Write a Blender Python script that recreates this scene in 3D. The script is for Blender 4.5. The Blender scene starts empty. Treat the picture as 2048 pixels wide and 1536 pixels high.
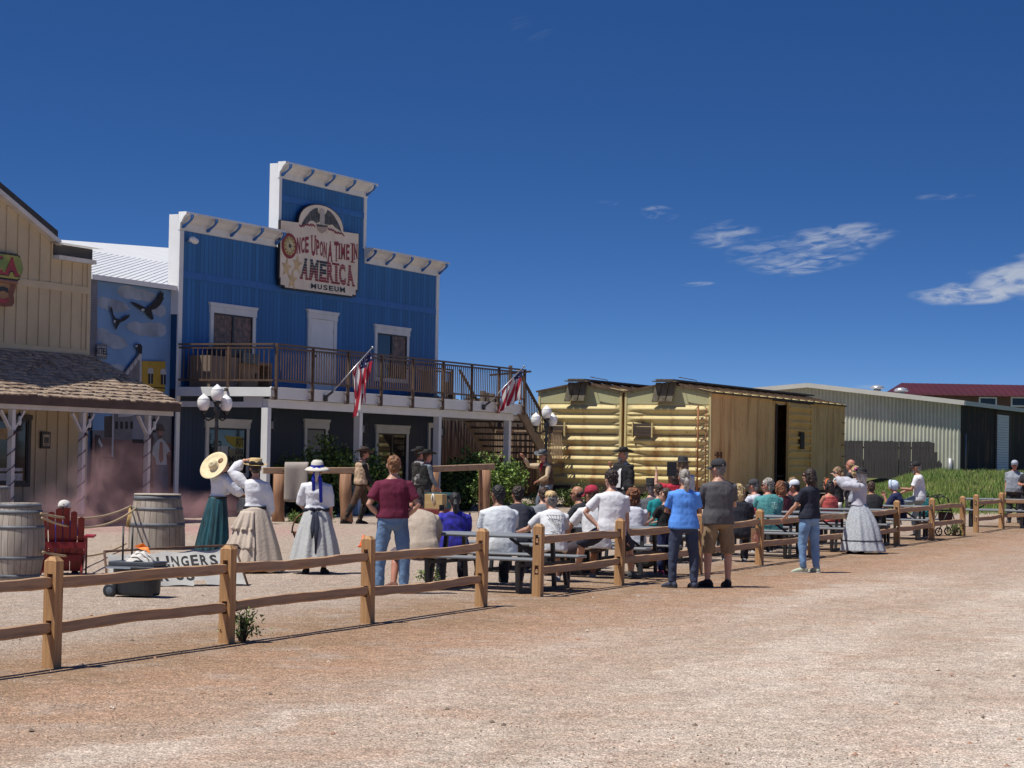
import bpy, bmesh, math, random
from mathutils import Vector, Matrix, noise
rnd = random.Random(11)
PI = math.pi
SC = bpy.context.scene
COL = SC.collection
V = Vector
R = math.radians

# ------------------------------------------------------------ survey helpers
F = 4800.; ROLL = math.atan(.018); PITCH = math.atan(150/4800.); CZ = 1.82; GS = .006
CAM = V((0, 0, CZ))

def ray(px, py):
    x = (px-1024)/F; y = -(py-768)/F
    u = x*math.cos(ROLL)-y*math.sin(ROLL); v = x*math.sin(ROLL)+y*math.cos(ROLL)
    return V((u, math.cos(PITCH)-v*math.sin(PITCH), math.sin(PITCH)+v*math.cos(PITCH)))

def sstep(a, b, x):
    t = min(1, max(0, (x-a)/(b-a))); return t*t*(3-2*t)

def bank_edge(y):
    return 6.32+(min(y, 91.5)-76)*.4354+max(0, y-91.5)*.142

def gz(x, y):
    """height of the ground: a gentle rise away from the road and a grassy bank beyond the boxcars"""
    z = GS*(min(y, 130)-20)
    z += .80*sstep(73, 121, y)*sstep(.8, 4, x-bank_edge(y))
    return z

def G(px, py):
    d = ray(px, py); t = (CZ+GS*20)/(GS*d.y-d.z); p = CAM+d*t
    return V((p.x, p.y, gz(p.x, p.y)))

def at(px, py, D):
    d = ray(px, py); return CAM+d*(D/d.y)

AZ = math.atan(2090/4800)
AX = V((math.sin(AZ), math.cos(AZ), 0)); BX = V((AX.y, -AX.x, 0))   # along the street fronts / out of them
ROTZ = math.atan2(AX.y, AX.x)
P0 = V((-8.528, 61., 0)); PB = V((6.320, 76., 0))

def loc(px, py, b=0, P=P0):
    d = ray(px, py); t = (b+(P-CAM).dot(BX))/d.dot(BX); q = CAM+d*t
    return (q-P).dot(AX), q.z

def endp(px, py, P=PB):
    d = ray(px, py); t = ((P-CAM).dot(AX))/d.dot(AX); q = CAM+d*t
    return (q-P).dot(BX), q.z

# ------------------------------------------------------------ materials
MATS = {}
def nt(name):
    m = bpy.data.materials.new(name); m.use_nodes = True
    N = m.node_tree.nodes; L = m.node_tree.links
    return m, N, L, N['Principled BSDF']

def mix(N, L, fac, a, b, mode='MIX'):
    n = N.new('ShaderNodeMix'); n.data_type = 'RGBA'; n.blend_type = mode
    for s, v in ((n.inputs[0], fac), (n.inputs[6], a), (n.inputs[7], b)):
        if isinstance(v, (int, float)): s.default_value = v
        elif isinstance(v, (tuple, list)): s.default_value = (*v[:3], 1)
        else: L.new(v, s)
    return n.outputs[2]

def noise_n(N, L, scale, vec=None, detail=4, rough=.55, dist=0):
    n = N.new('ShaderNodeTexNoise'); n.inputs['Scale'].default_value = scale
    n.inputs['Detail'].default_value = detail; n.inputs['Roughness'].default_value = rough
    n.inputs['Distortion'].default_value = dist
    if vec is not None: L.new(vec, n.inputs['Vector'])
    return n.outputs['Fac']

def ramp(N, L, fac, pts):
    n = N.new('ShaderNodeValToRGB'); L.new(fac, n.inputs[0])
    e = n.color_ramp.elements
    while len(e) < len(pts): e.new(.5)
    for k, (p, c) in enumerate(pts):
        e[k].position = p; e[k].color = (c, c, c, 1) if isinstance(c, (int, float)) else (*c, 1)
    return n.outputs[0]

def mth(N, L, op, a, b=0, c=None):
    n = N.new('ShaderNodeMath'); n.operation = op
    for k, v in enumerate((a, b, c)):
        if v is None: continue
        if isinstance(v, (int, float)): n.inputs[k].default_value = v
        else: L.new(v, n.inputs[k])
    return n.outputs[0]

def objco(N, L, scale=(1, 1, 1), kind='Object'):
    t = N.new('ShaderNodeTexCoord'); m = N.new('ShaderNodeMapping'); m.inputs['Scale'].default_value = scale
    L.new(t.outputs[kind], m.inputs[0]); return m.outputs[0]

def bump(N, L, bs, h, strength=.3, dist=.02):
    b = N.new('ShaderNodeBump'); b.inputs['Strength'].default_value = strength; b.inputs['Distance'].default_value = dist
    L.new(h, b.inputs['Height']); L.new(b.outputs[0], bs.inputs['Normal'])

def mat(name, col, rough=.8, var=.18, scale=3., bmp=.15, bscale=30., stretch=(1, 1, 1), metal=0, dirt=None, spec=None, bdist=.02):
    """paint / cloth / wood: colour broken up by two noises and a fine bump"""
    key = (name,)
    if key in MATS: return MATS[key]
    m, N, L, bs = nt(name)
    co = objco(N, L, stretch)
    n1 = noise_n(N, L, scale, co, 6)
    lo = tuple(c*(1-var*1.3) for c in col); hi = tuple(min(1, c*(1+var)) for c in col)
    c = mix(N, L, ramp(N, L, n1, [(.32, 0.), (.68, 1.)]), lo, hi)
    if dirt:
        n2 = noise_n(N, L, dirt[1], co, 8, .65)
        c = mix(N, L, ramp(N, L, n2, [(dirt[2], 0.), (min(1, dirt[2]+.14), dirt[3])]), c, dirt[0])
    L.new(c, bs.inputs['Base Color'])
    bs.inputs['Roughness'].default_value = rough; bs.inputs['Metallic'].default_value = metal
    if spec is not None: bs.inputs['Specular IOR Level'].default_value = spec
    if bmp: bump(N, L, bs, noise_n(N, L, bscale, co, 5), bmp, bdist)
    MATS[key] = m
    return m

def wood(name, col, dark, axis=2, scale=1., rough=.75, grey=None):
    """sawn timber: long grain streaks and knots along one axis"""
    if name in MATS: return MATS[name]
    m, N, L, bs = nt(name)
    s = [22*scale]*3; s[axis] = 1.3*scale
    co = objco(N, L, s)
    g = noise_n(N, L, 1., co, 7, .62, .6)
    c = mix(N, L, ramp(N, L, g, [(.34, 0.), (.62, 1.)]), dark, col)
    big = noise_n(N, L, 1.6, objco(N, L), 3)
    c = mix(N, L, ramp(N, L, big, [(.35, 0.), (.75, .55)]), c, grey or tuple(x*.8 for x in col))
    vo = N.new('ShaderNodeTexVoronoi'); s2 = [4.]*3; s2[axis] = 1.6; L.new(objco(N, L, s2), vo.inputs['Vector']); vo.inputs['Scale'].default_value = 1.1
    c = mix(N, L, ramp(N, L, vo.outputs['Distance'], [(.05, .85), (.16, 0.)]), c, tuple(x*.42 for x in dark))
    L.new(c, bs.inputs['Base Color']); bs.inputs['Roughness'].default_value = rough
    bump(N, L, bs, g, .35, .01)
    MATS[name] = m
    return m

def plain(name, col, rough=.6, metal=0, emit=None, alpha=None):
    if name in MATS: return MATS[name]
    m, N, L, bs = nt(name)
    bs.inputs['Base Color'].default_value = (*col, 1); bs.inputs['Roughness'].default_value = rough; bs.inputs['Metallic'].default_value = metal
    MATS[name] = m
    return m

def siding(name, col, spacing, axis=0, gap=.06, dark=.45, rough=.6, var=.1, wear=None):
    """painted vertical boards with a groove every <spacing> metres"""
    m, N, L, bs = nt(name)
    t = N.new('ShaderNodeTexCoord'); sp = N.new('ShaderNodeSeparateXYZ'); L.new(t.outputs['Object'], sp.inputs[0])
    u = mth(N, L, 'MULTIPLY', sp.outputs[axis], 1/spacing)
    fr = mth(N, L, 'FRACT', u); idx = mth(N, L, 'FLOOR', u)
    edge = mth(N, L, 'MINIMUM', fr, mth(N, L, 'SUBTRACT', 1., fr))
    g = mth(N, L, 'LESS_THAN', edge, gap)
    wn = N.new('ShaderNodeTexWhiteNoise'); wn.noise_dimensions = '1D'; L.new(idx, wn.inputs['W'])
    lo = tuple(c*(1-var) for c in col); hi = tuple(min(1, c*(1+var)) for c in col)
    c = mix(N, L, wn.outputs['Value'], lo, hi)
    st = noise_n(N, L, 1., objco(N, L, (7, 7, .8)), 6, .65)
    c = mix(N, L, ramp(N, L, st, [(.4, 0.), (.75, .35)]), c, tuple(x*.72 for x in col))
    if wear:
        w = noise_n(N, L, 1., objco(N, L, (9, 9, 1.2)), 8, .7)
        c = mix(N, L, ramp(N, L, w, [(.62, 0.), (.74, .8)]), c, wear)
    c = mix(N, L, g, c, tuple(x*dark for x in col))
    L.new(c, bs.inputs['Base Color']); bs.inputs['Roughness'].default_value = rough
    bump(N, L, bs, mth(N, L, 'SUBTRACT', 1., g), .5, .012)
    return m

def glass(name, col=(.02, .022, .025), rough=.04):
    if name in MATS: return MATS[name]
    m, N, L, bs = nt(name)
    n = noise_n(N, L, 2., objco(N, L), 4)
    L.new(mix(N, L, n, tuple(c*.6 for c in col), tuple(c*1.5 for c in col)), bs.inputs['Base Color'])
    bs.inputs['Roughness'].default_value = rough; bs.inputs['Specular IOR Level'].default_value = .4
    MATS[name] = m
    return m

# ------------------------------------------------------------ mesh builder
class MB:
    def __init__(s): s.v = []; s.f = []; s.m = []; s.s = []
    def add(s, vs, fs, mi=0, sm=False, M=None):
        o = len(s.v)
        s.v += [tuple(M @ V(p)) for p in vs] if M else [tuple(p) for p in vs]
        for f in fs: s.f.append([i+o for i in f]); s.m.append(mi); s.s.append(sm)
        return s
    def box(s, c, size, mi=0, M=None):
        x, y, z = (d/2 for d in size); cx, cy, cz = c
        vs = [(cx+a*x, cy+b*y, cz+d*z) for d in (-1, 1) for b in (-1, 1) for a in (-1, 1)]
        return s.add(vs, [(0, 2, 3, 1), (4, 5, 7, 6), (0, 1, 5, 4), (2, 6, 7, 3), (0, 4, 6, 2), (1, 3, 7, 5)], mi, False, M)
    def bb(s, x0, x1, y0, y1, z0, z1, mi=0, M=None):
        return s.box(((x0+x1)/2, (y0+y1)/2, (z0+z1)/2), (x1-x0, y1-y0, z1-z0), mi, M)
    def beam(s, p0, p1, w, h, mi=0, up=(0, 0, 1), M=None):
        p0 = V(p0); p1 = V(p1); d = (p1-p0).normalized(); r = d.cross(V(up))
        if r.length < 1e-4: r = d.cross(V((0, 1, 0)))
        r.normalize(); u = r.cross(d)
        vs = [p+r*a*w/2+u*b*h/2 for p in (p0, p1) for a, b in ((-1, -1), (1, -1), (1, 1), (-1, 1))]
        return s.add(vs, [(3, 2, 1, 0), (4, 5, 6, 7), (0, 1, 5, 4), (1, 2, 6, 5), (2, 3, 7, 6), (3, 0, 4, 7)], mi, False, M)
    def tube(s, pts, rad, n=8, mi=0, cap=True, rn=False, flat=1., M=None, up=(0, 0, 1)):
        """swept tube through pts; rn: rounded ends; flat: squash of the section along its up axis"""
        P = [V(p) for p in pts]
        Q = list(rad) if isinstance(rad, (list, tuple)) else [rad]*len(P)
        if rn:
            a = (P[0]-P[1]).normalized(); b = (P[-1]-P[-2]).normalized(); r0, r1 = Q[0], Q[-1]
            P = [P[0]+a*r0*.95, P[0]+a*r0*.62]+P+[P[-1]+b*r1*.62, P[-1]+b*r1*.95]
            Q = [r0*.3, r0*.78]+Q+[r1*.78, r1*.3]
        vs = []; prev = None
        for i, p in enumerate(P):
            d = (P[min(i+1, len(P)-1)]-P[max(i-1, 0)]).normalized()
            if prev is None:
                r = d.cross(V(up))
                if r.length < 1e-3: r = d.cross(V((0, 1, 0)))
            else: r = prev-d*prev.dot(d)
            r.normalize(); prev = r; u = r.cross(d)
            for k in range(n):
                a = 2*PI*k/n; vs.append(p+r*math.cos(a)*Q[i]+u*math.sin(a)*Q[i]*flat)
        fs = [(i*n+k, i*n+(k+1) % n, (i+1)*n+(k+1) % n, (i+1)*n+k) for i in range(len(P)-1) for k in range(n)]
        if cap: fs += [tuple(range(n-1, -1, -1)), tuple((len(P)-1)*n+k for k in range(n))]
        return s.add(vs, fs, mi, True, M)
    def rings(s, rs, n=20, mi=0, cap=True, M=None):
        """loft through (centre, right, forward, half width, half depth)"""
        vs = []
        for c, r, f, a, b in rs:
            for k in range(n):
                t = 2*PI*k/n; ct, st = math.cos(t), math.sin(t)
                vs.append(V(c)+V(r)*a*math.copysign(abs(ct)**.85, ct)+V(f)*b*math.copysign(abs(st)**.85, st))
        fs = [(i*n+k, i*n+(k+1) % n, (i+1)*n+(k+1) % n, (i+1)*n+k) for i in range(len(rs)-1) for k in range(n)]
        if cap: fs += [tuple(range(n-1, -1, -1)), tuple((len(rs)-1)*n+k for k in range(n))]
        return s.add(vs, fs, mi, True, M)
    def lathe(s, prof, c=(0, 0, 0), n=24, mi=0, M=None, fn=None, cap=False):
        vs = []
        for r, z in prof:
            for k in range(n):
                a = 2*PI*k/n; p = V((c[0]+r*math.cos(a), c[1]+r*math.sin(a), c[2]+z))
                vs.append(fn(p, a, r, z) if fn else p)
        fs = [(i*n+k, i*n+(k+1) % n, (i+1)*n+(k+1) % n, (i+1)*n+k) for i in range(len(prof)-1) for k in range(n)]
        if cap: fs += [tuple(range(n-1, -1, -1)), tuple((len(prof)-1)*n+k for k in range(n))]
        return s.add(vs, fs, mi, True, M)
    def ell(s, c, r, n=14, mi=0, M=None):
        m = n//2
        prof = [(math.sin(PI*(i+.02)/(m+.04)), -math.cos(PI*(i+.02)/(m+.04))) for i in range(m+1)]
        Mx = Matrix.Translation(V(c)) @ Matrix.Diagonal((*r, 1))
        if M: Mx = M @ Mx
        return s.lathe(prof, n=n, mi=mi, M=Mx, cap=True)
    def prism(s, poly, y0, y1, mi=0, M=None):
        """outline in the x-z plane, thick from y0 to y1 (y0 in front)"""
        n = len(poly)
        ar = sum(poly[i][0]*poly[(i+1) % n][1]-poly[(i+1) % n][0]*poly[i][1] for i in range(n))
        if ar < 0: poly = poly[::-1]
        vs = [(x, y0, z) for x, z in poly]+[(x, y1, z) for x, z in poly]
        fs = [tuple(range(n)), tuple(range(2*n-1, n-1, -1))]+[(i, i+n, (i+1) % n+n, (i+1) % n) for i in range(n)]
        return s.add(vs, fs, mi, False, M)
    def build(s, name, mats, parent=None, at=(0, 0, 0), rz=0, bevel=0, mods=()):
        me = bpy.data.meshes.new(name); me.from_pydata(s.v, [], s.f)
        for m in (mats if isinstance(mats, (list, tuple)) else [mats]): me.materials.append(m)
        if any(s.m): me.polygons.foreach_set('material_index', s.m)
        me.polygons.foreach_set('use_smooth', s.s); me.update()
        o = bpy.data.objects.new(name, me); COL.objects.link(o)
        o.location = at; o.rotation_euler = (0, 0, rz)
        if parent: o.parent = parent
        if bevel:
            b = o.modifiers.new('b', 'BEVEL'); b.width = bevel; b.segments = 2; b.limit_method = 'ANGLE'; b.angle_limit = R(40)
        return o

def tag(o, label=None, cat=None, group=None, kind=None):
    if label: o['label'] = label
    if cat: o['category'] = cat
    if group: o['group'] = group
    if kind: o['kind'] = kind
    return o

def thing(name, label, cat, at=(0, 0, 0), rz=0, group=None):
    o = bpy.data.objects.new(name, None); o.empty_display_size = .2; COL.objects.link(o)
    o.location = at; o.rotation_euler = (0, 0, rz)
    return tag(o, label, cat, group)

def copy_thing(o, at, rz=0, label=None, parent=None):
    c = o.copy(); COL.objects.link(c)
    if parent: c.parent = parent
    else:
        c.location = at; c.rotation_euler = (0, 0, rz)
        if label: c['label'] = label
    for ch in list(o.children): copy_thing(ch, None, 0, None, c)
    return c

# letters: each glyph of the built-in font as a flat outline in a unit box
GLY = {}
def glyph(ch, bold=.03):
    if (ch, bold) in GLY: return GLY[(ch, bold)]
    cu = bpy.data.curves.new('t', 'FONT'); cu.body = ch; cu.offset = bold; cu.resolution_u = 3
    o = bpy.data.objects.new('t', cu); COL.objects.link(o)
    me = bpy.data.meshes.new_from_object(o.evaluated_get(bpy.context.evaluated_depsgraph_get()))
    vs = [v.co.copy() for v in me.vertices]; fs = [list(p.vertices) for p in me.polygons]
    bpy.data.objects.remove(o); bpy.data.meshes.remove(me)
    x0 = min(v.x for v in vs); x1 = max(v.x for v in vs); y0 = min(v.y for v in vs); y1 = max(v.y for v in vs)
    r = ([((v.x-x0)/(x1-x0), (v.y-y0)/(y1-y0)) for v in vs], fs, (x1-x0)/(y1-y0))
    GLY[(ch, bold)] = r
    return r

def put_letter(mb, ch, quad, y, mi=0, bold=.03, serif=0, slant=None, split=None):
    """quad: (bl, br, tr, tl) in x-z; split: lower material index below that share of the height"""
    bl, br, tr, tl = (V(q) for q in quad)
    def mp(u, v): a = bl.lerp(br, u); b = tl.lerp(tr, u); p = a.lerp(b, v); return (p.x, y, p.y)
    vs, fs, _ = glyph(ch, bold)
    if split is None: mb.add([mp(u, v) for u, v in vs], fs, mi)
    else:
        for f in fs:
            cv = sum(vs[i][1] for i in f)/len(f)
            mb.add([mp(*vs[i]) for i in f], [tuple(range(len(f)))], split[1] if cv < split[0] else mi)
    if serif:
        for v0, v1 in ((0, serif), (1-serif, 1)):
            bars = {'A': ((-.08, .32), (.68, 1.08)), 'O': (), 'C': (), 'S': (), 'U': ((-.1, .3), (.7, 1.1)), 'I': ((-.9, 1.9),), 'T': ((.2, .8),), 'P': ((-.12, .42),), 'G': ()}.get(ch, ((-.07, .26), (.74, 1.07)))
            if ch == 'U' and v0 == 0: bars = ()
            if ch == 'A' and v0: bars = ((.3, .7),)
            for a, b in bars:
                q = [mp(a, v0), mp(b, v0), mp(b, v1), mp(a, v1)]
                mb.add([(x, yy-.002, z) for x, yy, z in q], [(0, 1, 2, 3)], mi if split is None or v0 > split[0] else split[1])

def put_word(mb, word, quad, y, mi=0, gap=.14, widths=None, **k):
    bl, br, tr, tl = (V(q) for q in quad)
    w = [(.35 if c == 'I' else .25 if c in ' -' else 1.2 if c in 'MW' else 1.) for c in word]
    tot = sum(w)+gap*(len(w)-1); u = 0
    for c, wi in zip(word, w):
        a, b = u/tot, (u+wi)/tot; u += wi+gap
        if c == ' ': continue
        if c == '-':
            z = lambda t, f: bl.lerp(br, t).lerp(tl.lerp(tr, t), f)
            q = [z(a, .42), z(b, .42), z(b, .56), z(a, .56)]
            mb.add([(p.x, y, p.y) for p in q], [(0, 1, 2, 3)], mi); continue
        put_letter(mb, c, (bl.lerp(br, a), bl.lerp(br, b), tl.lerp(tr, b), tl.lerp(tr, a)), y, mi, **k)
# ------------------------------------------------------------ camera, sun, sky
cd = bpy.data.cameras.new('camera'); cam = bpy.data.objects.new('camera', cd); COL.objects.link(cam)
right = V((math.cos(ROLL), -math.sin(ROLL)*math.sin(PITCH)*-1*0, 0))
Rv = V((1, 0, 0)); Fw = V((0, math.cos(PITCH), math.sin(PITCH))); Up = V((0, -math.sin(PITCH), math.cos(PITCH)))
cx = Rv*math.cos(ROLL)+Up*math.sin(ROLL); cy = -Rv*math.sin(ROLL)+Up*math.cos(ROLL)
M = Matrix((cx, cy, -Fw)).transposed().to_4x4(); M.translation = CAM
cam.matrix_world = M
cd.sensor_fit = 'HORIZONTAL'; cd.sensor_width = 36; cd.lens = 36*F/2048; cd.clip_end = 5000; cd.clip_start = .1
SC.camera = cam

SUN_EL = R(65); SUND = V((-.41, -.21, 1.)).normalized()    # towards the sun
ld = bpy.data.lights.new('sun', 'SUN'); ld.energy = 4.7; ld.angle = R(.53); ld.color = (1., .955, .88)
lo = bpy.data.objects.new('sun', ld); COL.objects.link(lo); lo.rotation_euler = SUND.to_track_quat('Z', 'Y').to_euler(); lo.location = (0, 0, 60)

w = bpy.data.worlds.new('World'); SC.world = w; w.use_nodes = True
N = w.node_tree.nodes; L = w.node_tree.links; bg = N['Background']
sky = N.new('ShaderNodeTexSky'); sky.sky_type = 'NISHITA'; sky.sun_disc = False
sky.sun_elevation = SUN_EL; sky.sun_rotation = math.atan2(SUND.x, SUND.y)
sky.altitude = 1700; sky.air_density = .75; sky.dust_density = .3; sky.ozone_density = 2.5
# the clear high-plains sky darkens quickly above the horizon: look the sky up a little higher than the true elevation
tg = N.new('ShaderNodeTexCoord'); s0 = N.new('ShaderNodeSeparateXYZ'); L.new(tg.outputs['Generated'], s0.inputs[0])
c0 = N.new('ShaderNodeCombineXYZ'); L.new(s0.outputs[0], c0.inputs[0]); L.new(s0.outputs[1], c0.inputs[1])
L.new(mth(N, L, 'MULTIPLY_ADD', s0.outputs[2], 2.7, .03), c0.inputs[2])
vn = N.new('ShaderNodeVectorMath'); vn.operation = 'NORMALIZE'; L.new(c0.outputs[0], vn.inputs[0]); L.new(vn.outputs[0], sky.inputs['Vector'])
hs = N.new('ShaderNodeHueSaturation'); hs.inputs['Saturation'].default_value = 1.28; hs.inputs['Value'].default_value = 1.0; hs.inputs['Hue'].default_value = .508
L.new(sky.outputs[0], hs.inputs['Color'])
# thin cirrus: streaks of noise inside a few soft patches of the sky, placed by azimuth and elevation
tc = N.new('ShaderNodeTexCoord'); sp = N.new('ShaderNodeSeparateXYZ'); L.new(tc.outputs['Generated'], sp.inputs[0])
az = mth(N, L, 'ARCTAN2', sp.outputs[0], sp.outputs[1]); el = mth(N, L, 'ARCSINE', sp.outputs[2])
cm = N.new('ShaderNodeCombineXYZ'); L.new(az, cm.inputs[0]); L.new(el, cm.inputs[1])
def cloud(px, py, hw, hh, tilt, dens, thick=0., sc=(95, 420)):
    d = ray(px, py); a0 = math.atan2(d.x, d.y); e0 = math.asin(d.z/d.length)
    x = mth(N, L, 'SUBTRACT', az, a0); y = mth(N, L, 'SUBTRACT', el, e0)
    xr = mth(N, L, 'ADD', mth(N, L, 'MULTIPLY', x, math.cos(tilt)), mth(N, L, 'MULTIPLY', y, math.sin(tilt)))
    yr = mth(N, L, 'SUBTRACT', mth(N, L, 'MULTIPLY', y, math.cos(tilt)), mth(N, L, 'MULTIPLY', x, math.sin(tilt)))
    c = N.new('ShaderNodeCombineXYZ'); L.new(mth(N, L, 'MULTIPLY', xr, sc[0]), c.inputs[0]); L.new(mth(N, L, 'MULTIPLY', yr, sc[1]), c.inputs[1]); c.inputs[2].default_value = px*.37
    n = noise_n(N, L, 1., c.outputs[0], 5, .52, .6)
    wob = mth(N, L, 'MULTIPLY', mth(N, L, 'SUBTRACT', noise_n(N, L, .45, c.outputs[0], 3), .5), 1.5)
    ex = mth(N, L, 'DIVIDE', xr, hw/F); ey = mth(N, L, 'ADD', mth(N, L, 'DIVIDE', yr, hh/F), wob)
    r2 = mth(N, L, 'ADD', mth(N, L, 'MULTIPLY', ex, ex), mth(N, L, 'MULTIPLY', ey, ey))
    k = N.new('ShaderNodeMapRange'); k.interpolation_type = 'SMOOTHSTEP'; L.new(r2, k.inputs[0])
    k.inputs[1].default_value = 1.; k.inputs[2].default_value = .05; k.inputs[3].default_value = 0.; k.inputs[4].default_value = 1.
    s = N.new('ShaderNodeMapRange'); s.interpolation_type = 'SMOOTHSTEP'; L.new(n, s.inputs[0])
    s.inputs[1].default_value = .38-thick; s.inputs[2].default_value = .72-thick; s.inputs[3].default_value = 0.; s.inputs[4].default_value = dens
    return mth(N, L, 'MULTIPLY', k.outputs[0], s.outputs[0])
cl = [cloud(1680, 480, 125, 36, .13, .48, .03), cloud(1610, 525, 125, 27, .10, .5, .02), cloud(1450, 472, 80, 26, .12, .42, 0.), cloud(1530, 500, 90, 30, .1, .3, 0.),
      cloud(1320, 425, 44, 14, -.05, .4, .02), cloud(1205, 407, 36, 9, .05, .3, 0.), cloud(2040, 555, 130, 46, .2, .7, .12, (90, 260)), cloud(1950, 585, 140, 24, .05, .75, .1, (90, 260)),
      cloud(1890, 392, 70, 7, .05, .25, 0.), cloud(1395, 568, 40, 5, .08, .35, .05), cloud(1040, 45, 30, 18, .3, .03, 0.), cloud(1085, 70, 40, 10, .4, .03, 0.), cloud(1740, 772, 40, 5, .05, .2, .05)]
tot = cl[0]
for c in cl[1:]: tot = mth(N, L, 'MAXIMUM', tot, c)
L.new(mix(N, L, tot, hs.outputs[0], (5.2, 5.5, 6.0)), bg.inputs['Color'])
bg.inputs['Strength'].default_value = .099
SC.view_settings.view_transform = 'Standard'; SC.view_settings.look = 'None'; SC.view_settings.gamma = 1; SC.view_settings.exposure = .12
SC.cycles.max_bounces = 6; SC.cycles.diffuse_bounces = 3; SC.cycles.volume_bounces = 1; SC.cycles.transparent_max_bounces = 8

# ------------------------------------------------------------ ground
def ground_mat():
    m, N, L, bs = nt('gravel_ground')
    t = N.new('ShaderNodeTexCoord'); O = t.outputs['Object']; sp = N.new('ShaderNodeSeparateXYZ'); L.new(O, sp.inputs[0])
    # distance across the fence line (positive on the road side)
    d = mth(N, L, 'ADD', mth(N, L, 'MULTIPLY', mth(N, L, 'ADD', sp.outputs[0], 3.82), .929), mth(N, L, 'MULTIPLY', mth(N, L, 'SUBTRACT', sp.outputs[1], 20.2), -.370))
    wob = mth(N, L, 'SUBTRACT', noise_n(N, L, .55, O, 5, .6), .5)
    d = mth(N, L, 'ADD', d, mth(N, L, 'MULTIPLY', wob, 2.2))
    dn = mth(N, L, 'MULTIPLY_ADD', d, .05, .5)
    def cr(stops):
        n = N.new('ShaderNodeValToRGB'); L.new(dn, n.inputs[0]); e = n.color_ramp.elements
        while len(e) < len(stops): e.new(.5)
        for k, (p, c) in enumerate(stops): e[k].position = p*.05+.5; e[k].color = (*c, 1)
        return n.outputs[0]
    base = cr([(-5, (.43, .345, .275)), (-1.6, (.40, .315, .245)), (-.4, (.30, .20, .125)), (.7, (.31, .20, .122)), (1.8, (.40, .255, .165)), (3.2, (.46, .345, .26)), (4.8, (.54, .44, .35)), (7., (.60, .51, .42))])
    # reddish dust patches and paler worn tracks
    pn = noise_n(N, L, 1., objco(N, L, (.9, .9, 1)), 8, .7)
    k2 = N.new('ShaderNodeMapRange'); L.new(d, k2.inputs[0]); k2.inputs[1].default_value = -2.; k2.inputs[2].default_value = 1.4; k2.inputs[3].default_value = .15; k2.inputs[4].default_value = .8
    base = mix(N, L, mth(N, L, 'MULTIPLY', ramp(N, L, pn, [(.46, 0.), (.66, .65)]), k2.outputs[0]), base, (.46, .27, .18))
    gn = noise_n(N, L, 1.4, O, 5, .6)
    base = mix(N, L, ramp(N, L, gn, [(.5, 0.), (.72, .55)]), base, (.43, .37, .32))
    # faint wheel tracks along the road
    al = mth(N, L, 'ADD', mth(N, L, 'MULTIPLY', sp.outputs[0], .370), mth(N, L, 'MULTIPLY', sp.outputs[1], .929))
    cm2 = N.new('ShaderNodeCombineXYZ'); L.new(mth(N, L, 'MULTIPLY', d, .8), cm2.inputs[0]); L.new(mth(N, L, 'MULTIPLY', al, .11), cm2.inputs[1])
    tr = noise_n(N, L, 1., cm2.outputs[0], 6, .6)
    k3 = N.new('ShaderNodeMapRange'); L.new(d, k3.inputs[0]); k3.inputs[1].default_value = 1.2; k3.inputs[2].default_value = 3.5; k3.inputs[3].default_value = 0.; k3.inputs[4].default_value = 1.
    base = mix(N, L, mth(N, L, 'MULTIPLY', ramp(N, L, tr, [(.46, .0), (.66, .5)]), k3.outputs[0]), base, (.36, .265, .19))
    base = mix(N, L, mth(N, L, 'MULTIPLY', ramp(N, L, tr, [(.34, .55), (.48, .0)]), k3.outputs[0]), base, (.64, .555, .465))
    # pink powder left where the smoke pots stand
    px_ = N.new('ShaderNodeVectorMath'); px_.operation = 'DISTANCE'; L.new(O, px_.inputs[0]); px_.inputs[1].default_value = (-6.9, 51.5, .2)
    f = N.new('ShaderNodeMapRange'); L.new(px_.outputs['Value'], f.inputs[0]); f.inputs[1].default_value = 4.5; f.inputs[2].default_value = .8; f.inputs[3].default_value = 0; f.inputs[4].default_value = .55
    base = mix(N, L, f.outputs[0], base, (.50, .26, .25))
    md = noise_n(N, L, 5.5, O, 6, .65)
    base = mix(N, L, 1., base, ramp(N, L, md, [(.3, .78), (.7, 1.2)]), 'MULTIPLY')
    # stones
    vo = N.new('ShaderNodeTexVoronoi'); L.new(O, vo.inputs['Vector']); vo.inputs['Scale'].default_value = 62.; vo.inputs['Randomness'].default_value = 1.
    hs = N.new('ShaderNodeSeparateColor'); L.new(vo.outputs['Color'], hs.inputs[0])
    st = ramp(N, L, hs.outputs[0], [(0., .5), (.25, .84), (.7, 1.06), (1., 1.5)])
    c = mix(N, L, 1., base, st, 'MULTIPLY')
    c = mix(N, L, ramp(N, L, vo.outputs['Distance'], [(.45, 0.), (.8, .45)]), c, (.12, .085, .06))
    vo2 = N.new('ShaderNodeTexVoronoi'); L.new(O, vo2.inputs['Vector']); vo2.inputs['Scale'].default_value = 110.
    h2 = N.new('ShaderNodeSeparateColor'); L.new(vo2.outputs['Color'], h2.inputs[0])
    c = mix(N, L, 1., c, ramp(N, L, h2.outputs[1], [(0., .6), (1., 1.4)]), 'MULTIPLY')
    # grass roots and earth on the bank
    gl = mth(N, L, 'SUBTRACT', sp.outputs[0], mth(N, L, 'ADD', mth(N, L, 'MULTIPLY_ADD', mth(N, L, 'SUBTRACT', mth(N, L, 'MINIMUM', sp.outputs[1], 91.5), 76.), .4354, 6.32+.8), mth(N, L, 'MULTIPLY', mth(N, L, 'MAXIMUM', mth(N, L, 'SUBTRACT', sp.outputs[1], 91.5), 0.), .142)))
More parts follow.
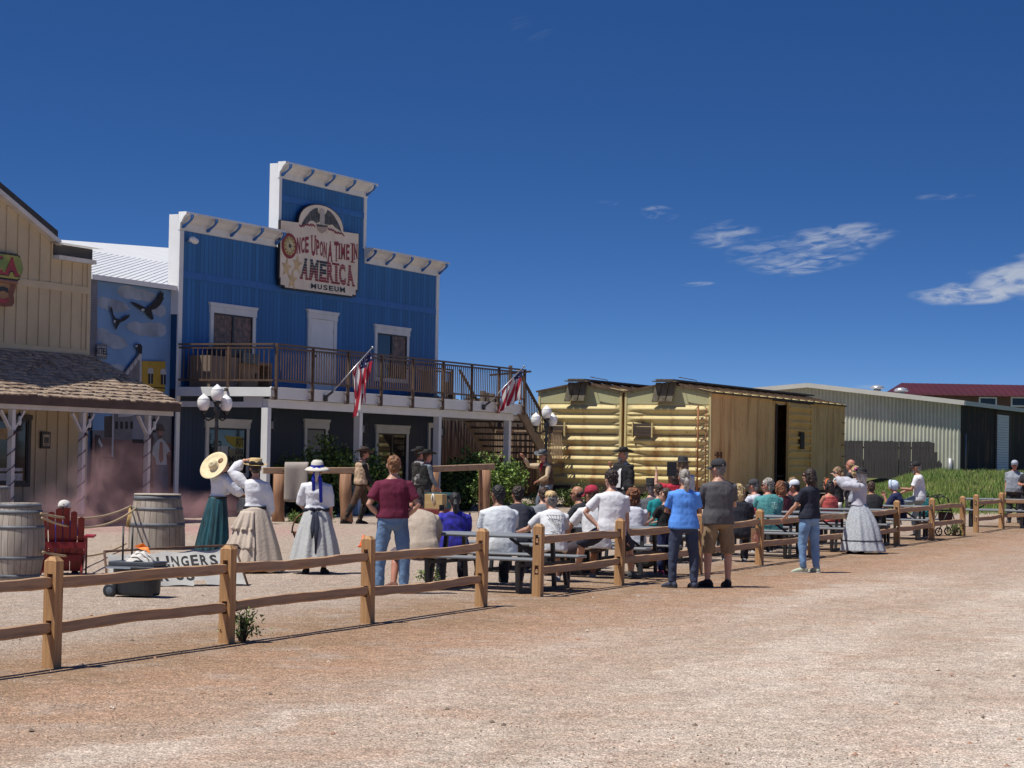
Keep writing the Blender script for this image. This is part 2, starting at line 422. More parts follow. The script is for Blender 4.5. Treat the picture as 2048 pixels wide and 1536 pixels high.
    gm = mth(N, L, 'MULTIPLY', mth(N, L, 'GREATER_THAN', gl, 0.), mth(N, L, 'GREATER_THAN', mth(N, L, 'ADD', sp.outputs[1], mth(N, L, 'MULTIPLY', wob, 6.)), 78.))
    c = mix(N, L, gm, c, (.13, .14, .045))
    L.new(c, bs.inputs['Base Color']); bs.inputs['Roughness'].default_value = .95; bs.inputs['Specular IOR Level'].default_value = .15
    hgt = mth(N, L, 'ADD', mth(N, L, 'MULTIPLY', vo.outputs['Distance'], -1.), mth(N, L, 'MULTIPLY', noise_n(N, L, 14., O, 5), .9))
    bump(N, L, bs, hgt, .55, .014)
    return m

def ground():
    xs = [-600, -250, -120, -60, -40, -30, -24]+[-20+k for k in range(0, 62)]+[46, 54, 70, 120, 250, 600]
    ys = [-60, -20, 0]+[4+k*1. for k in range(0, 132)]+[142, 160, 200, 300, 500, 900, 1600]
    vs = []
    for y in ys:
        for x in xs:
            z = gz(x, y)
            if -20 < x < 42 and 5 < y < 120: z += .03*(noise.noise(V((x*.33, y*.33, 2)))) * min(1, abs((x+3.82)*.929-(y-20.2)*.37)/3)
            vs.append((x, y, z))
    n = len(xs)
    m = MB(); m.add(vs, [(j*n+i, j*n+i+1, (j+1)*n+i+1, (j+1)*n+i) for j in range(len(ys)-1) for i in range(n-1)], 0, True)
    o = m.build('ground', ground_mat()); tag(o, 'pale and reddish gravel ground of the yard and the road', 'ground', kind='structure')
ground()

def pebbles():
    m = MB(); r2 = random.Random(5)
    cols = [mat('pebble_pale', (.55, .45, .36), .9, .2, 40), mat('pebble_red', (.42, .24, .16), .9, .2, 40), mat('pebble_dark', (.2, .15, .115), .9, .2, 40)]
    base = [(1, 0, 0), (-1, 0, 0), (0, 1, 0), (0, -1, 0), (0, 0, 1), (0, 0, -.6)]
    fc = [(0, 2, 4), (2, 1, 4), (1, 3, 4), (3, 0, 4), (2, 0, 5), (1, 2, 5), (3, 1, 5), (0, 3, 5)]
    for k in range(15000):
        y = 14+26*r2.random()**1.7; x = -4.6+r2.random()*9.6; x *= y/20
        s = .0035+.008*r2.random()**3+.02*(r2.random() > .994)
        a = r2.random()*6.28; c, sn = math.cos(a), math.sin(a); sq = .6+.5*r2.random()
        vs = [(x+(p[0]*c-p[1]*sn*sq)*s, y+(p[0]*sn+p[1]*c*sq)*s, gz(x, y)+.002+p[2]*s*.7) for p in base]
        m.add(vs, fc, r2.choice((0, 0, 0, 1, 1, 2)), False)
    tag(m.build('gravel', cols), 'loose stones scattered over the gravel road and yard', 'gravel', kind='stuff')
pebbles()

def grass():
    m = MB(); r2 = random.Random(8)
    gm = [mat('grass_a', (.15, .25, .045), .7, .25, 2.), mat('grass_b', (.24, .31, .07), .7, .25, 2.), mat('grass_dry', (.45, .37, .19), .8, .2, 2.)]
    k = 0
    while k < 85000:
        y = 74+51.5*r2.random()**.95; x = bank_edge(y)+1.8*(1-sstep(85, 95, y))+.4+r2.random()*24
        if x > .232*y+3: continue
        edge = y-(74.5+1.5*math.sin(x*.9)+2.0*noise.noise(V((x*.3, 0, 0))))
        if edge < 0 or (edge < 3 and r2.random() > edge/3): continue
        k += 1
        h = (.10+.24*r2.random())*(.35+1.2*(noise.noise(V((x*.6, y*.5, 4)))*.5+.5)); h *= min(1, .45+edge*.1)
        a = r2.random()*6.28; wd = .008+.012*r2.random(); lx, ly = math.cos(a)*wd, math.sin(a)*wd; b = h*.45*(r2.random()-.2); bx, by = math.cos(a*7)*b, math.sin(a*7)*b
        z = gz(x, y)
        m.add([(x-lx, y-ly, z), (x+lx, y+ly, z), (x+bx*.4+lx*.7, y+by*.4+ly*.7, z+h*.6), (x+bx*.4-lx*.7, y+by*.4-ly*.7, z+h*.6), (x+bx, y+by, z+h)],
              [(0, 1, 2, 3), (3, 2, 4)], 2 if r2.random() < .10 else int(noise.noise(V((x*.25, y*.2, 9))) > r2.random()*.6-.25))
    tag(m.build('grass', gm), 'tall green grass covering the bank in front of the grey metal shed', 'grass', kind='stuff')
grass()
# ------------------------------------------------------------ museum
WHITE = mat('white_paint', (.74, .74, .72), .5, .07, 2., .06, 40, dirt=((.5, .46, .4), 3., .62, .35))
WHITE2 = mat('white_paint_clean', (.80, .80, .78), .45, .04, 2., .04, 40)
BLUE = siding('blue_siding', (.028, .160, .41), .205, 0, .05, .42, .6, .16, wear=(.06, .19, .42))
BLUEP = mat('blue_paint', (.03, .15, .44), .5, .1, 3)
BLUE_SHADED = siding('blue_siding_shaded', (.013, .034, .082), .205, 0, .05, .42, .55, .12)  # same siding, shade under the balcony put into its darker colour
IRON = mat('black_iron', (.018, .018, .02), .45, .2, 8)
RAILM = mat('brown_rail_paint', (.115, .072, .048), .55, .2, 4, .1)
TANW = mat('tan_paint', (.38, .27, .17), .6, .12, 3)
DARKGLASS = glass('dark_glass')
SCREEN = mat('reflection_pane', (.20, .115, .085), .5, .6, 7., .05, 30, dirt=((.07, .06, .055), 5., .5, .8))  # reddish reflection painted into the pane colour
DECKW = wood('deck_boards', (.26, .19, .13), (.14, .10, .07), 0)
GZM = .26

def window(b, name, x0, x1, z0, z1, y, trim, panes, mull=1, head=True, sash=None, tm=None, label=None):
    """trim boards round an opening, sash bars, and panes; x-z plane at depth y"""
    tm = tm or WHITE
    f = MB(); t = trim
    f.bb(x0, x0+t, y-.045, y+.01, z0, z1); f.bb(x1-t, x1, y-.045, y+.01, z0, z1)
    f.bb(x0-.03, x1+.03, y-.055, y+.01, z1, z1+t*1.05)
    if head: f.prism([(x0-.03, z1+t*1.05), (x1+.03, z1+t*1.05), (x1+.09, z1+t*1.05+.1), (x0-.09, z1+t*1.05+.1)], y-.07, y+.01)
    f.bb(x0+t, x1-t, y-.05, y+.01, z0, z0+t*.8)
    fo = f.build(name, tm, b, bevel=.006)
    if label: fo['label'] = label
    n = mull+1; wdt = (x1-x0-2*t)/n
    sm = MB(); sb = .045
    for k in range(n):
        a = x0+t+k*wdt; c = a+wdt
        sm.bb(a, a+sb, y-.03, y+.005, z0+t*.8, z1); sm.bb(c-sb, c, y-.03, y+.005, z0+t*.8, z1)
        sm.bb(a+sb, c-sb, y-.03, y+.005, z1-sb, z1); sm.bb(a+sb, c-sb, y-.03, y+.005, z0+t*.8, z0+t*.8+sb)
    sm.build('sash', sash or IRON, fo)
    for k in range(n):
        a = x0+t+k*wdt
        MB().bb(a+sb, a+wdt-sb, y-.008, y+.003, z0+t*.8+sb, z1-sb).build('pane', panes[k % len(panes)], fo)
    return fo

def cornice(b, x0, x1, z0, z1, left_ret=True, right_ret=True, outs=.30, marks=5):
    """flared white cornice board leaning out over the wall with scrolled blue brackets under it"""
    prof = [(0, 0), (.035, .01), (.05, .16*(z1-z0)/.4), (.11, .2*(z1-z0)/.4), (outs*.62, .29*(z1-z0)/.4), (outs*.95, (z1-z0)*.86), (outs, (z1-z0)*.88), (outs, (z1-z0)), (-.02, (z1-z0)+.015)]
    n = len(prof); m = MB(); vs = []
    for e, s in ((x0, -1), (x1, 1)):
        ret = (left_ret if s < 0 else right_ret)
        for o, h in prof: vs.append((e+(s*o*.5 if ret else 0), -o, z0+h))
    for e, s in ((x0, -1), (x1, 1)): vs.append((e, .03, z0)); vs.append((e, .03, z1+.015))
    fs = [(i, n+i, n+i+1, i+1) for i in range(n-1)]
    fs += [(n-1, 2*n-1, 2*n+3, 2*n+1), (2*n, 2*n+1, 2*n+3, 2*n+2)]
    fs += [tuple(range(n))+(2*n+1, 2*n), tuple(range(2*n-1, n-1, -1))+(2*n+2, 2*n+3)]
    m.add(vs, fs)
    c = m.build('cornice', WHITE, b)
    h = z1-z0
    for k in range(marks):
        x = x0+.1+(x1-x0-.2)*k/(marks-1)
        p = []
        for t in range(9):
            a = t/8; p.append((-.05-outs*.80*(a*a*(3-2*a))-.05*math.sin(a*PI), z0+h*.10+h*.72*a+.02))
        q = [(y+.06+.05*math.sin(PI*min(1, i/4.)) , z-.015) for i, (y, z) in enumerate(p)]
        pts = p+q[::-1]
        mm = MB(); n2 = len(pts)
        vs = [(x-.032, y-.06, z) for y, z in pts]+[(x+.032, y-.06, z) for y, z in pts]
        mm.add(vs, [tuple(range(n2)), tuple(range(2*n2-1, n2-1, -1))]+[(i, (i+1) % n2, (i+1) % n2+n2, i+n2) for i in range(n2)])
        mm.build('bracket', BLUEP, c)
    return c

def museum():
    b = thing('museum_building', 'blue boarded two storey building with stepped white cornices, balcony and big sign', 'building', P0, ROTZ)
    m = MB()
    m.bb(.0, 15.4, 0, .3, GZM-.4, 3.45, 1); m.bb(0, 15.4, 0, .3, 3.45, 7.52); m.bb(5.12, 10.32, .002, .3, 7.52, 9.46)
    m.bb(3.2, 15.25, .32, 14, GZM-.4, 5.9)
    m.build('wall', [BLUE, BLUE_SHADED], b)
    # white parapet returns and corner boards
    t = MB()
    for x0, x1, z0, z1 in ((-.02, .16, GZM-.3, 7.5), (15.26, 15.43, GZM-.3, 7.5), (5.1, 5.22, 7.93, 9.44), (10.2, 10.34, 7.93, 9.44)): MB().bb(x0, x1, -.03, .02, z0, z1).build('corner_trim', WHITE2, b, bevel=.006)
    for q_ in ((-.045, -.002, -.028, .30, 5.35, 7.9), (5.07, 5.098, -.028, .28, 7.5, 9.82), (10.342, 10.37, -.028, .3, 7.5, 9.82), (15.432, 15.46, -.028, .5, GZM-.2, 7.9)): MB().bb(*q_).build('parapet_return', WHITE2, b, bevel=.004)
    g = MB()
    g.bb(.17, 15.25, -.025, .01, 6.29, 6.47); g.bb(5.23, 10.19, -.025, .01, 8.8, 8.97)
    g.build('belt_board', BLUEP, b)
    cornice(b, -.05, 4.98, 7.5, 7.95, True, False, marks=5); cornice(b, 10.3, 15.45, 7.5, 7.95, False, True, marks=5); cornice(b, 5.06, 10.38, 9.42, 9.85, True, True, marks=5)
    # low roof behind the false front
    r = MB(); r.add([(3.1, .6, 5.9), (15.7, .6, 5.9), (15.7, 14, 5.9), (3.1, 14, 5.9), (9.2, .6, 7.2), (9.2, 14, 7.2)], [(0, 4, 5, 3), (4, 1, 2, 5), (0, 1, 4), (3, 5, 2), (0, 3, 2, 1)])
    r.build('roof', mat('white_metal_roof', (.78, .78, .76), .4, .04, 1.5, .04), b)
    # upper openings
    window(b, 'window', 1.55, 3.92, 4.02, 5.5, 0, .16, [SCREEN], 1, tm=WHITE)
    window(b, 'window', 11.05, 13.36, 4.06, 5.5, 0, .15, [DARKGLASS, SCREEN], 1, tm=WHITE)
    f = MB(); f.bb(6.88, 7.08, -.05, .01, 3.52, 5.68); f.bb(8.42, 8.6, -.05, .01, 3.52, 5.68); f.bb(6.85, 8.63, -.056, .01, 5.68, 5.83); f.prism([(6.85, 5.83), (8.63, 5.83), (8.72, 5.93), (6.76, 5.93)], -.075, .01)
    fo = f.build('door_frame', WHITE, b, bevel=.006)
    d = MB(); d.bb(7.085, 8.415, -.03, .01, 3.55, 5.675); do = d.build('door', WHITE2, b, bevel=.005)
    MB().ell((7.24, -.075, 4.62), (.04, .05, .04)).bb(7.21, 7.27, -.045, -.028, 4.5, 4.78).build('handle', IRON, do)
    hm = MB()
    for z in (3.9, 4.6, 5.3): hm.bb(8.39, 8.425, -.04, -.028, z, z+.12)
    hm.build('hinge', mat('steel', (.45, .45, .44), .35, .1, 5, metal=1), do)
    fl = MB(); fl.tube([(.36, -.01, 7.25), (.36, -.12, 7.25)], .03, 6); fl.ell((.42, -.2, 7.25), (.09, .1, .08)); fl.ell((.30, -.2, 7.28), (.09, .1, .08)); fl.build('floodlight', WHITE2, b)
    # lower openings in the shade of the balcony
    w1 = window(b, 'window', 1.46, 3.7, 1.2, 2.5, 0, .14, [DARKGLASS], 0, tm=WHITE)
    p = MB(); p.bb(2.02, 2.23, -.014, -.01, 1.33, 2.02); p.bb(2.26, 2.62, -.014, -.01, 1.33, 2.02)
    p.build('paper_notice', mat('paper', (.6, .6, .58), .8, .05), w1)
    p = MB(); p.add([(2.42, -.012, 2.30), (2.6, -.012, 2.14), (2.95, -.012, 2.0), (3.44, -.012, 1.98), (3.44, -.012, 2.27)], [(0, 1, 2, 3, 4)]); p.add([(2.66, -.0125, 1.33), (3.44, -.0125, 1.33), (3.44, -.0125, 1.96), (2.66, -.0125, 1.96)], [(0, 1, 2, 3)], 1)
    p.build('banner_strip', [plain('banner_yellow', (.42, .34, .05)), plain('banner_buff', (.30, .27, .17))], w1)
    wr = MB(); ink = plain('banner_ink', (.02, .02, .022))
    def mword(s, x0, x1, z0, z1): put_word(wr, s, ((x1, z0), (x0, z0), (x0, z1), (x1, z1)), -.016, gap=.2)
    mword('TOR', 3.02, 3.44, 2.02, 2.24); mword('ANA', 3.0, 3.44, 1.80, 1.96); mword('SUM', 2.68, 3.44, 1.60, 1.77); mword('HOMES', 2.72, 3.4, 1.48, 1.56); mword('OPEN', 2.72, 3.3, 1.38, 1.45)
    wr.build('lettering', ink, w1)
    window(b, 'window', 6.8, 8.22, 1.1, 2.58, 0, .16, [mat('closed_shutter', (.30, .31, .30), .7, .15, 6)], 0, tm=WHITE)
    dw = window(b, 'glass_door', 11.25, 13.45, .3, 2.52, 0, .15, [glass('door_glass', (.03, .03, .028), .03)], 1)
    t = MB(); t.bb(14.85, 14.97, -.05, .01, .3, 2.9); t.bb(14.97, 15.25, -.05, .01, 2.75, 2.9); t.build('door_frame', WHITE, b)
    # balcony
    d = MB()
    d.bb(.02, 15.75, -2.70, -.02, 3.42, 3.5)
    d.build('balcony_floor', DECKW, b)
    f = MB()
    f.bb(.0, 15.76, -2.76, -2.705, 3.225, 3.52); f.bb(-.03, .018, -2.76, -.03, 3.27, 3.5); f.bb(15.762, 15.81, -2.76, -.03, 3.225, 3.52)
    f.bb(.1, 15.5, -2.62, -2.45, 3.0, 3.22); f.bb(.1, .22, -2.44, -.05, 3.0, 3.14)
    f.bb(.1, .22, -2.44, -1.9, 3.14, 3.268)
    f.bb(15.38, 15.5, -2.44, -.05, 3.0, 3.22)
    f.build('balcony_beam', WHITE2, b, bevel=.006)
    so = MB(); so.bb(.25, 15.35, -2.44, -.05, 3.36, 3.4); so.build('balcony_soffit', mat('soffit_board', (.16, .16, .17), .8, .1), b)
    for x in (.16, 5.2, 10.2, 15.25): MB().bb(x-.09, x+.09, -2.625, -2.44, GZM-.2, 2.998).build('balcony_post', WHITE2, b, bevel=.008)
    # railing: outer posts bolted to the fascia, top and bottom rails, pickets
    def railing(pts, name='railing'):
        r = MB()
        for (ax, ay), (bx, by), posts in pts:
            a = V((ax, ay, 0)); c = V((bx, by, 0)); dd = (c-a); Ln = dd.length; u = dd/Ln
            r.beam(a+V((0, 0, 4.585)), c+V((0, 0, 4.585)), .09, .045); r.beam(a+V((0, 0, 4.5)), c+V((0, 0, 4.5)), .045, .05); r.beam(a+V((0, 0, 3.68)), c+V((0, 0, 3.68)), .045, .05)
            k = int(Ln/.135)
            for i in range(1, k):
                q = a+u*(Ln*i/k); r.bb(q.x-.011, q.x+.011, q.y-.011, q.y+.011, 3.68, 4.5)
        ro = r.build(name, RAILM, b)
        for (ax, ay), (bx, by), posts in pts:
            for x, y, lo_ in posts:
                MB().bb(x-.03, x+.03, y-.045, y+.025, lo_, 4.56).bb(x-.13, x+.0, y-.03, y+.03, 3.43, 3.47).bb(x-.13, x+.0, y-.03, y+.03, lo_+.03, lo_+.07).bb(x-.26, x-.04, y-.05, y-.02, lo_-.01, lo_+.02).build('railing_post', RAILM, ro)
        return ro
    railing([((0.03, -2.84), (15.85, -2.84), [(x, -2.84, 3.2) for x in (.06, 1.98, 3.95, 5.92, 7.89, 9.87, 11.85, 13.83, 15.8)]), ((.0, -2.8), (.0, -.06), [(0., -1.5, 3.4)])])
    railing([((12.6, -.35), (15.85, -.35), [(15.8, -.35, 3.4)])])
    # wall lanterns under the balcony
    for x, y in ((.16, -2.66), (5.2, -2.66), (10.2, -2.66), (14.7, -.05)):
        l = MB(); x += .28; l.tube([(x-.2, y+.1, 2.93), (x, y+.1, 2.9), (x, y+.1, 2.72)], .012, 5); l.bb(x-.07, x+.07, y+.03, y+.17, 2.42, 2.45); l.bb(x-.08, x+.08, y+.02, y+.18, 2.68, 2.71)
        for sx in (-.06, .06):
            for sy in (.04, .16): l.bb(x+sx-.008, x+sx+.008, y+sy-.008, y+sy+.008, 2.45, 2.68)
        lo = l.build('lantern', IRON, b); MB().tube([(x, y+.1, 2.46), (x, y+.1, 2.66)], .04, 8).build('lamp_glass', mat('frosted_glass', (.6, .6, .58), .3, .05), lo)
    stairs(b)
    return b

def stairs(b):
    """open tread flight from the balcony end down to a landing"""
    ST = mat('stair_timber', (.24, .165, .11), .6, .2, 4); TR = mat('stair_tread', (.13, .09, .065), .7, .2, 4)
    y0, y1 = -2.6, -.6
    x0, z0 = 15.95, 3.3; x1, z1 = 18.6, 1.75
    for y in (y0, y1):
        m = MB(); m.prism([(x0-.1, z0-.05), (x0+.15, z0+.15), (x1+.1, z1+.1), (x1+.1, z1-.25), (x1-.15, z1-.25)], y-.03, y+.03); m.build('stringer', ST, b)
    for k in range(8):
        a = (k+.6)/8; x = x0+(x1-x0)*a; z = z0+(z1-z0)*a
        MB().bb(x-.16, x+.16, y0+.04, y1-.04, z-.03, z+.03).build('tread', TR, b)
    for y in (y0, y1):
        m = MB()
        m.beam((x0-.1, y, z0+1.28), (x1, y, z1+1.0), .08, .05); m.beam((x0, y, z0+.3), (x1, y, z1+.16), .045, .05)
        for k in range(20):
            a = (k+.5)/20; x = x0+(x1-x0)*a; m.bb(x-.013, x+.013, y-.013, y+.013, z0+(z1-z0)*a+.22, z0+(z1-z0)*a+1.16)
        m.build('handrail', RAILM, b)
    m = MB(); m.bb(x1-.1, x1+1.6, y0-.03, y1+.1, z1-.16, z1-.04); m.build('landing', TR, b)
    m = MB()
    for (ax, ay), (bx, by) in (((x1+.1, y0), (x1+1.55, y0)), ((x1+1.55, y0), (x1+1.55, y1)), ((x1+.1, y1), (x1+1.55, y1))):
        m.beam((ax, ay, z1+1.0), (bx, by, z1+1.0), .06, .05); m.beam((ax, ay, z1+.08), (bx, by, z1+.08), .045, .05)
        for k in range(12): m.bb(ax+(bx-ax)*k/11-.013, ax+(bx-ax)*k/11+.013, ay+(by-ay)*k/11-.013, ay+(by-ay)*k/11+.013, z1+.08, z1+1.0)
    m.build('landing_railing', TANW, b)
    for x, y in ((x1, y0), (x1+1.5, y0), (x1, y1), (x1+1.5, y1)): MB().bb(x-.07, x+.07, y-.07, y+.07, GZM, z1-.165).build('landing_post', TR, b)
museum()

# ------------------------------------------------------------ the museum's painted sign
def sg(cx, cy, b=.0): return loc(550+cx*.13025, 400+cy*.13021, .16)
def big_sign():
    s = thing('museum_sign', 'cream painted museum sign with arched eagle top on the blue front', 'sign', P0, ROTZ)
    out = [(100, 310), (375, 345)]
    x0, z0 = sg(375, 345); x1, z1 = sg(1055, 490); cxm = (x0+x1)/2; za = sg(690, 75)[1]; zb = (z0+z1)/2
    poly = [sg(100, 312)]+[(cxm-(x1-x0)/2*math.cos(PI*k/20), zb+(za-zb)*math.sin(PI*k/20)**.9) for k in range(21)]+[sg(1292, 520), sg(1272, 1385), sg(1245, 1378), sg(1245, 1462), sg(1195, 1448), sg(1195, 1475), sg(160, 1340), sg(160, 1308), sg(95, 1298), sg(95, 1190), sg(82, 1185)]
    cxx = sum(p[0] for p in poly)/len(poly); cz = sum(p[1] for p in poly)/len(poly)
    MB().prism([(cxx+(x-cxx)*1.025, cz+(z-cz)*1.03) for x, z in poly], -.142, -.09).build('board', mat('sign_border', (.025, .02, .02), .6, .1), s)
    cream = mat('sign_cream', (.84, .73, .58), .6, .1, 1.2, .03, 40, dirt=((.55, .36, .2), 1.1, .58, .6))
    MB().prism(poly, -.145, -.132).build('face', cream, s)
    Y = -.15; red = mat('sign_red', (.30, .025, .028), .5, .15, 6); blk = plain('sign_black', (.018, .017, .02), .5); gold = mat('sign_gold', (.70, .51, .26), .6, .2, 5); grey = mat('sign_grey', (.10, .095, .095), .6, .5, 9); pale = plain('sign_pale', (.52, .48, .42), .6)
    # outline of lettering is a slightly larger black copy behind each red letter
    L_ = MB()
    def wd(s_, bl, br, tr, tl, mi, **k):
        q = [V(sg(*p)) for p in (bl, br, tr, tl)]
        put_word(L_, s_, q, Y-.003, mi, bold=.03, **k)
    wd('NCE', (338, 825), (520, 808), (522, 562), (345, 582), 0, serif=.07, gap=.22)
    wd('U', (565, 862), (625, 858), (630, 545), (562, 540), 0, serif=.06)
    wd('PON', (640, 838), (797, 895), (800, 662), (638, 602), 0, serif=.08, gap=.2)
    wd('A', (812, 945), (886, 952), (876, 640), (832, 632), 0, serif=.05)
    wd('T', (918, 940), (972, 944), (982, 640), (914, 636), 0, serif=.05)
    wd('IME', (985, 908), (1145, 924), (1150, 686), (985, 666), 0, serif=.06, gap=.34)
    wd('I', (1182, 962), (1206, 966), (1208, 668), (1184, 664), 0, serif=.05)
    wd('N', (1218, 920), (1270, 905), (1270, 680), (1220, 690), 0, serif=.08)
    q = [V(sg(*p)) for p in ((392, 1212), (1222, 1332), (1198, 1010), (428, 890))]
    put_word(L_, 'AME', [q[0], q[0].lerp(q[1], .47), q[3].lerp(q[2], .47), q[3]], Y-.003, 1, bold=.05, serif=.1, gap=.22, split=(.46, 0))
    put_word(L_, 'RICA', [q[0].lerp(q[1], .48), q[1], q[2], q[3].lerp(q[2], .48)], Y-.003, 0, bold=.05, serif=.1, gap=.22)
    for k in range(1, 8):
        a = k/8.; v0 = q[0].lerp(q[3], a-.008); v1 = q[1].lerp(q[2], a-.008); v2 = q[1].lerp(q[2], a+.006); v3 = q[0].lerp(q[3], a+.006)
        L_.add([(p.x, Y-.008, p.y) for p in (v0, v1, v2, v3)], [(0, 1, 2, 3)], 2)
    wd('MUSEUM', (555, 1355), (1082, 1424), (1078, 1345), (558, 1280), 1, gap=.3)
    L_.build('lettering', [red, blk, cream], s)
    # clock face standing for the O
    cx_, cz_ = sg(222, 705); rx = (sg(338, 705)[0]-sg(108, 705)[0])/2; rz_ = (sg(222, 508)[1]-sg(222, 900)[1])/2
    def oval(f, n=32): return [(cx_+rx*f*math.cos(2*PI*k/n), cz_+rz_*f*math.sin(2*PI*k/n)) for k in range(n)]
    c = MB(); c.prism(oval(1.0), Y-.012, Y+.01); co = c.build('clock', red, s)
    c = MB(); c.prism(oval(.74), Y-.02, Y-.013, 0); c.prism(oval(.48), Y-.024, Y-.021, 2); c.prism(oval(.15), Y-.03, Y-.025, 1)
    for k in range(12):
        a = 2*PI*k/12; u = V((math.cos(a)*rx, math.sin(a)*rz_)); t = V((-u.y, u.x)).normalized()*.018
        p = [V((cx_, cz_))+u*.56-t, V((cx_, cz_))+u*.7-t, V((cx_, cz_))+u*.7+t, V((cx_, cz_))+u*.56+t]
        c.add([(v.x, Y-.0235, v.y) for v in p], [(0, 1, 2, 3)], 1)
    for a, ln in ((2.1, .5), (-1.0, .55), (0., .4)):
        u = V((math.cos(a)*rx, math.sin(a)*rz_)); t = V((-u.y, u.x)).normalized()*.012
        p = [V((cx_, cz_))-t, V((cx_, cz_))+u*ln-t*.3, V((cx_, cz_))+u*ln+t*.3, V((cx_, cz_))+t]
        c.add([(v.x, Y-.027, v.y) for v in p], [(0, 1, 2, 3)], 1)
    c.build('dial', [mat('dial_yellow', (.58, .43, .16), .6, .15, 6), blk, mat('dial_pale', (.62, .52, .30), .6, .1)], co)
    st = MB()
    for (px, py, rr) in ((182, 1040, 72), (345, 990, 68), (268, 1225, 74)):
        cc = V(sg(px, py)); r_ = (sg(px+rr, py)[0]-cc.x)*1.15
        st.add([(cc.x+(r_ if k % 2 == 0 else r_*.42)*math.sin(PI*k/5+.1)*1.0, Y-.003, cc.y+(r_ if k % 2 == 0 else r_*.42)*math.cos(PI*k/5+.1)) for k in range(10)]+[(cc.x, Y-.012, cc.y)], [(k, (k+1) % 10, 10) for k in range(10)])
    st.build('star', gold, s)
    e = MB()
    def pg(pts, mi, dy=0.): e.prism([sg(*p) for p in pts], Y-.006-dy, Y+.0-dy*.5, mi)
    pg([(655, 120), (600, 135), (540, 185), (480, 265), (430, 340), (405, 395), (450, 372), (500, 355), (545, 318), (590, 318), (640, 355), (690, 330), (700, 230), (665, 180)], 0)
    pg([(810, 150), (855, 180), (915, 250), (960, 330), (1000, 410), (1025, 490), (980, 455), (930, 425), (885, 375), (840, 385), (765, 370), (750, 240), (790, 205)], 0)
    pg([(690, 170), (700, 140), (730, 132), (758, 160), (762, 240), (765, 320), (745, 375), (705, 375), (690, 330), (692, 240)], 1, .004)
    pg([(680, 160), (700, 148), (715, 165), (700, 180)], 3, .006)
    pg([(645, 405), (660, 470), (720, 515), (790, 475), (800, 425), (720, 395)], 4, .003)
    pg([(630, 380), (660, 372), (810, 392), (812, 412), (780, 420), (660, 408)], 0, .005)
    for base in ([(375, 400), (440, 395), (500, 375), (560, 385), (620, 400)], [(812, 440), (870, 455), (930, 495), (990, 505), (1065, 540)]):
        for k in range(len(base)-1):
            (a0, b0), (a1, b1) = base[k], base[k+1]; o = 14 if k % 2 else -14
            pg([(a0, b0-12+o), ((a0+a1)/2, (b0+b1)/2-12-o), (a1, b1-12+o), (a1, b1+12+o), ((a0+a1)/2, (b0+b1)/2+12-o), (a0, b0+12+o)], 2, .004+.001*(k % 2))
    e.build('eagle', [grey, pale, mat('ribbon_red', (.27, .05, .07), .6, .2), gold, mat('shield', (.50, .38, .30), .6, .1)], s)
big_sign()

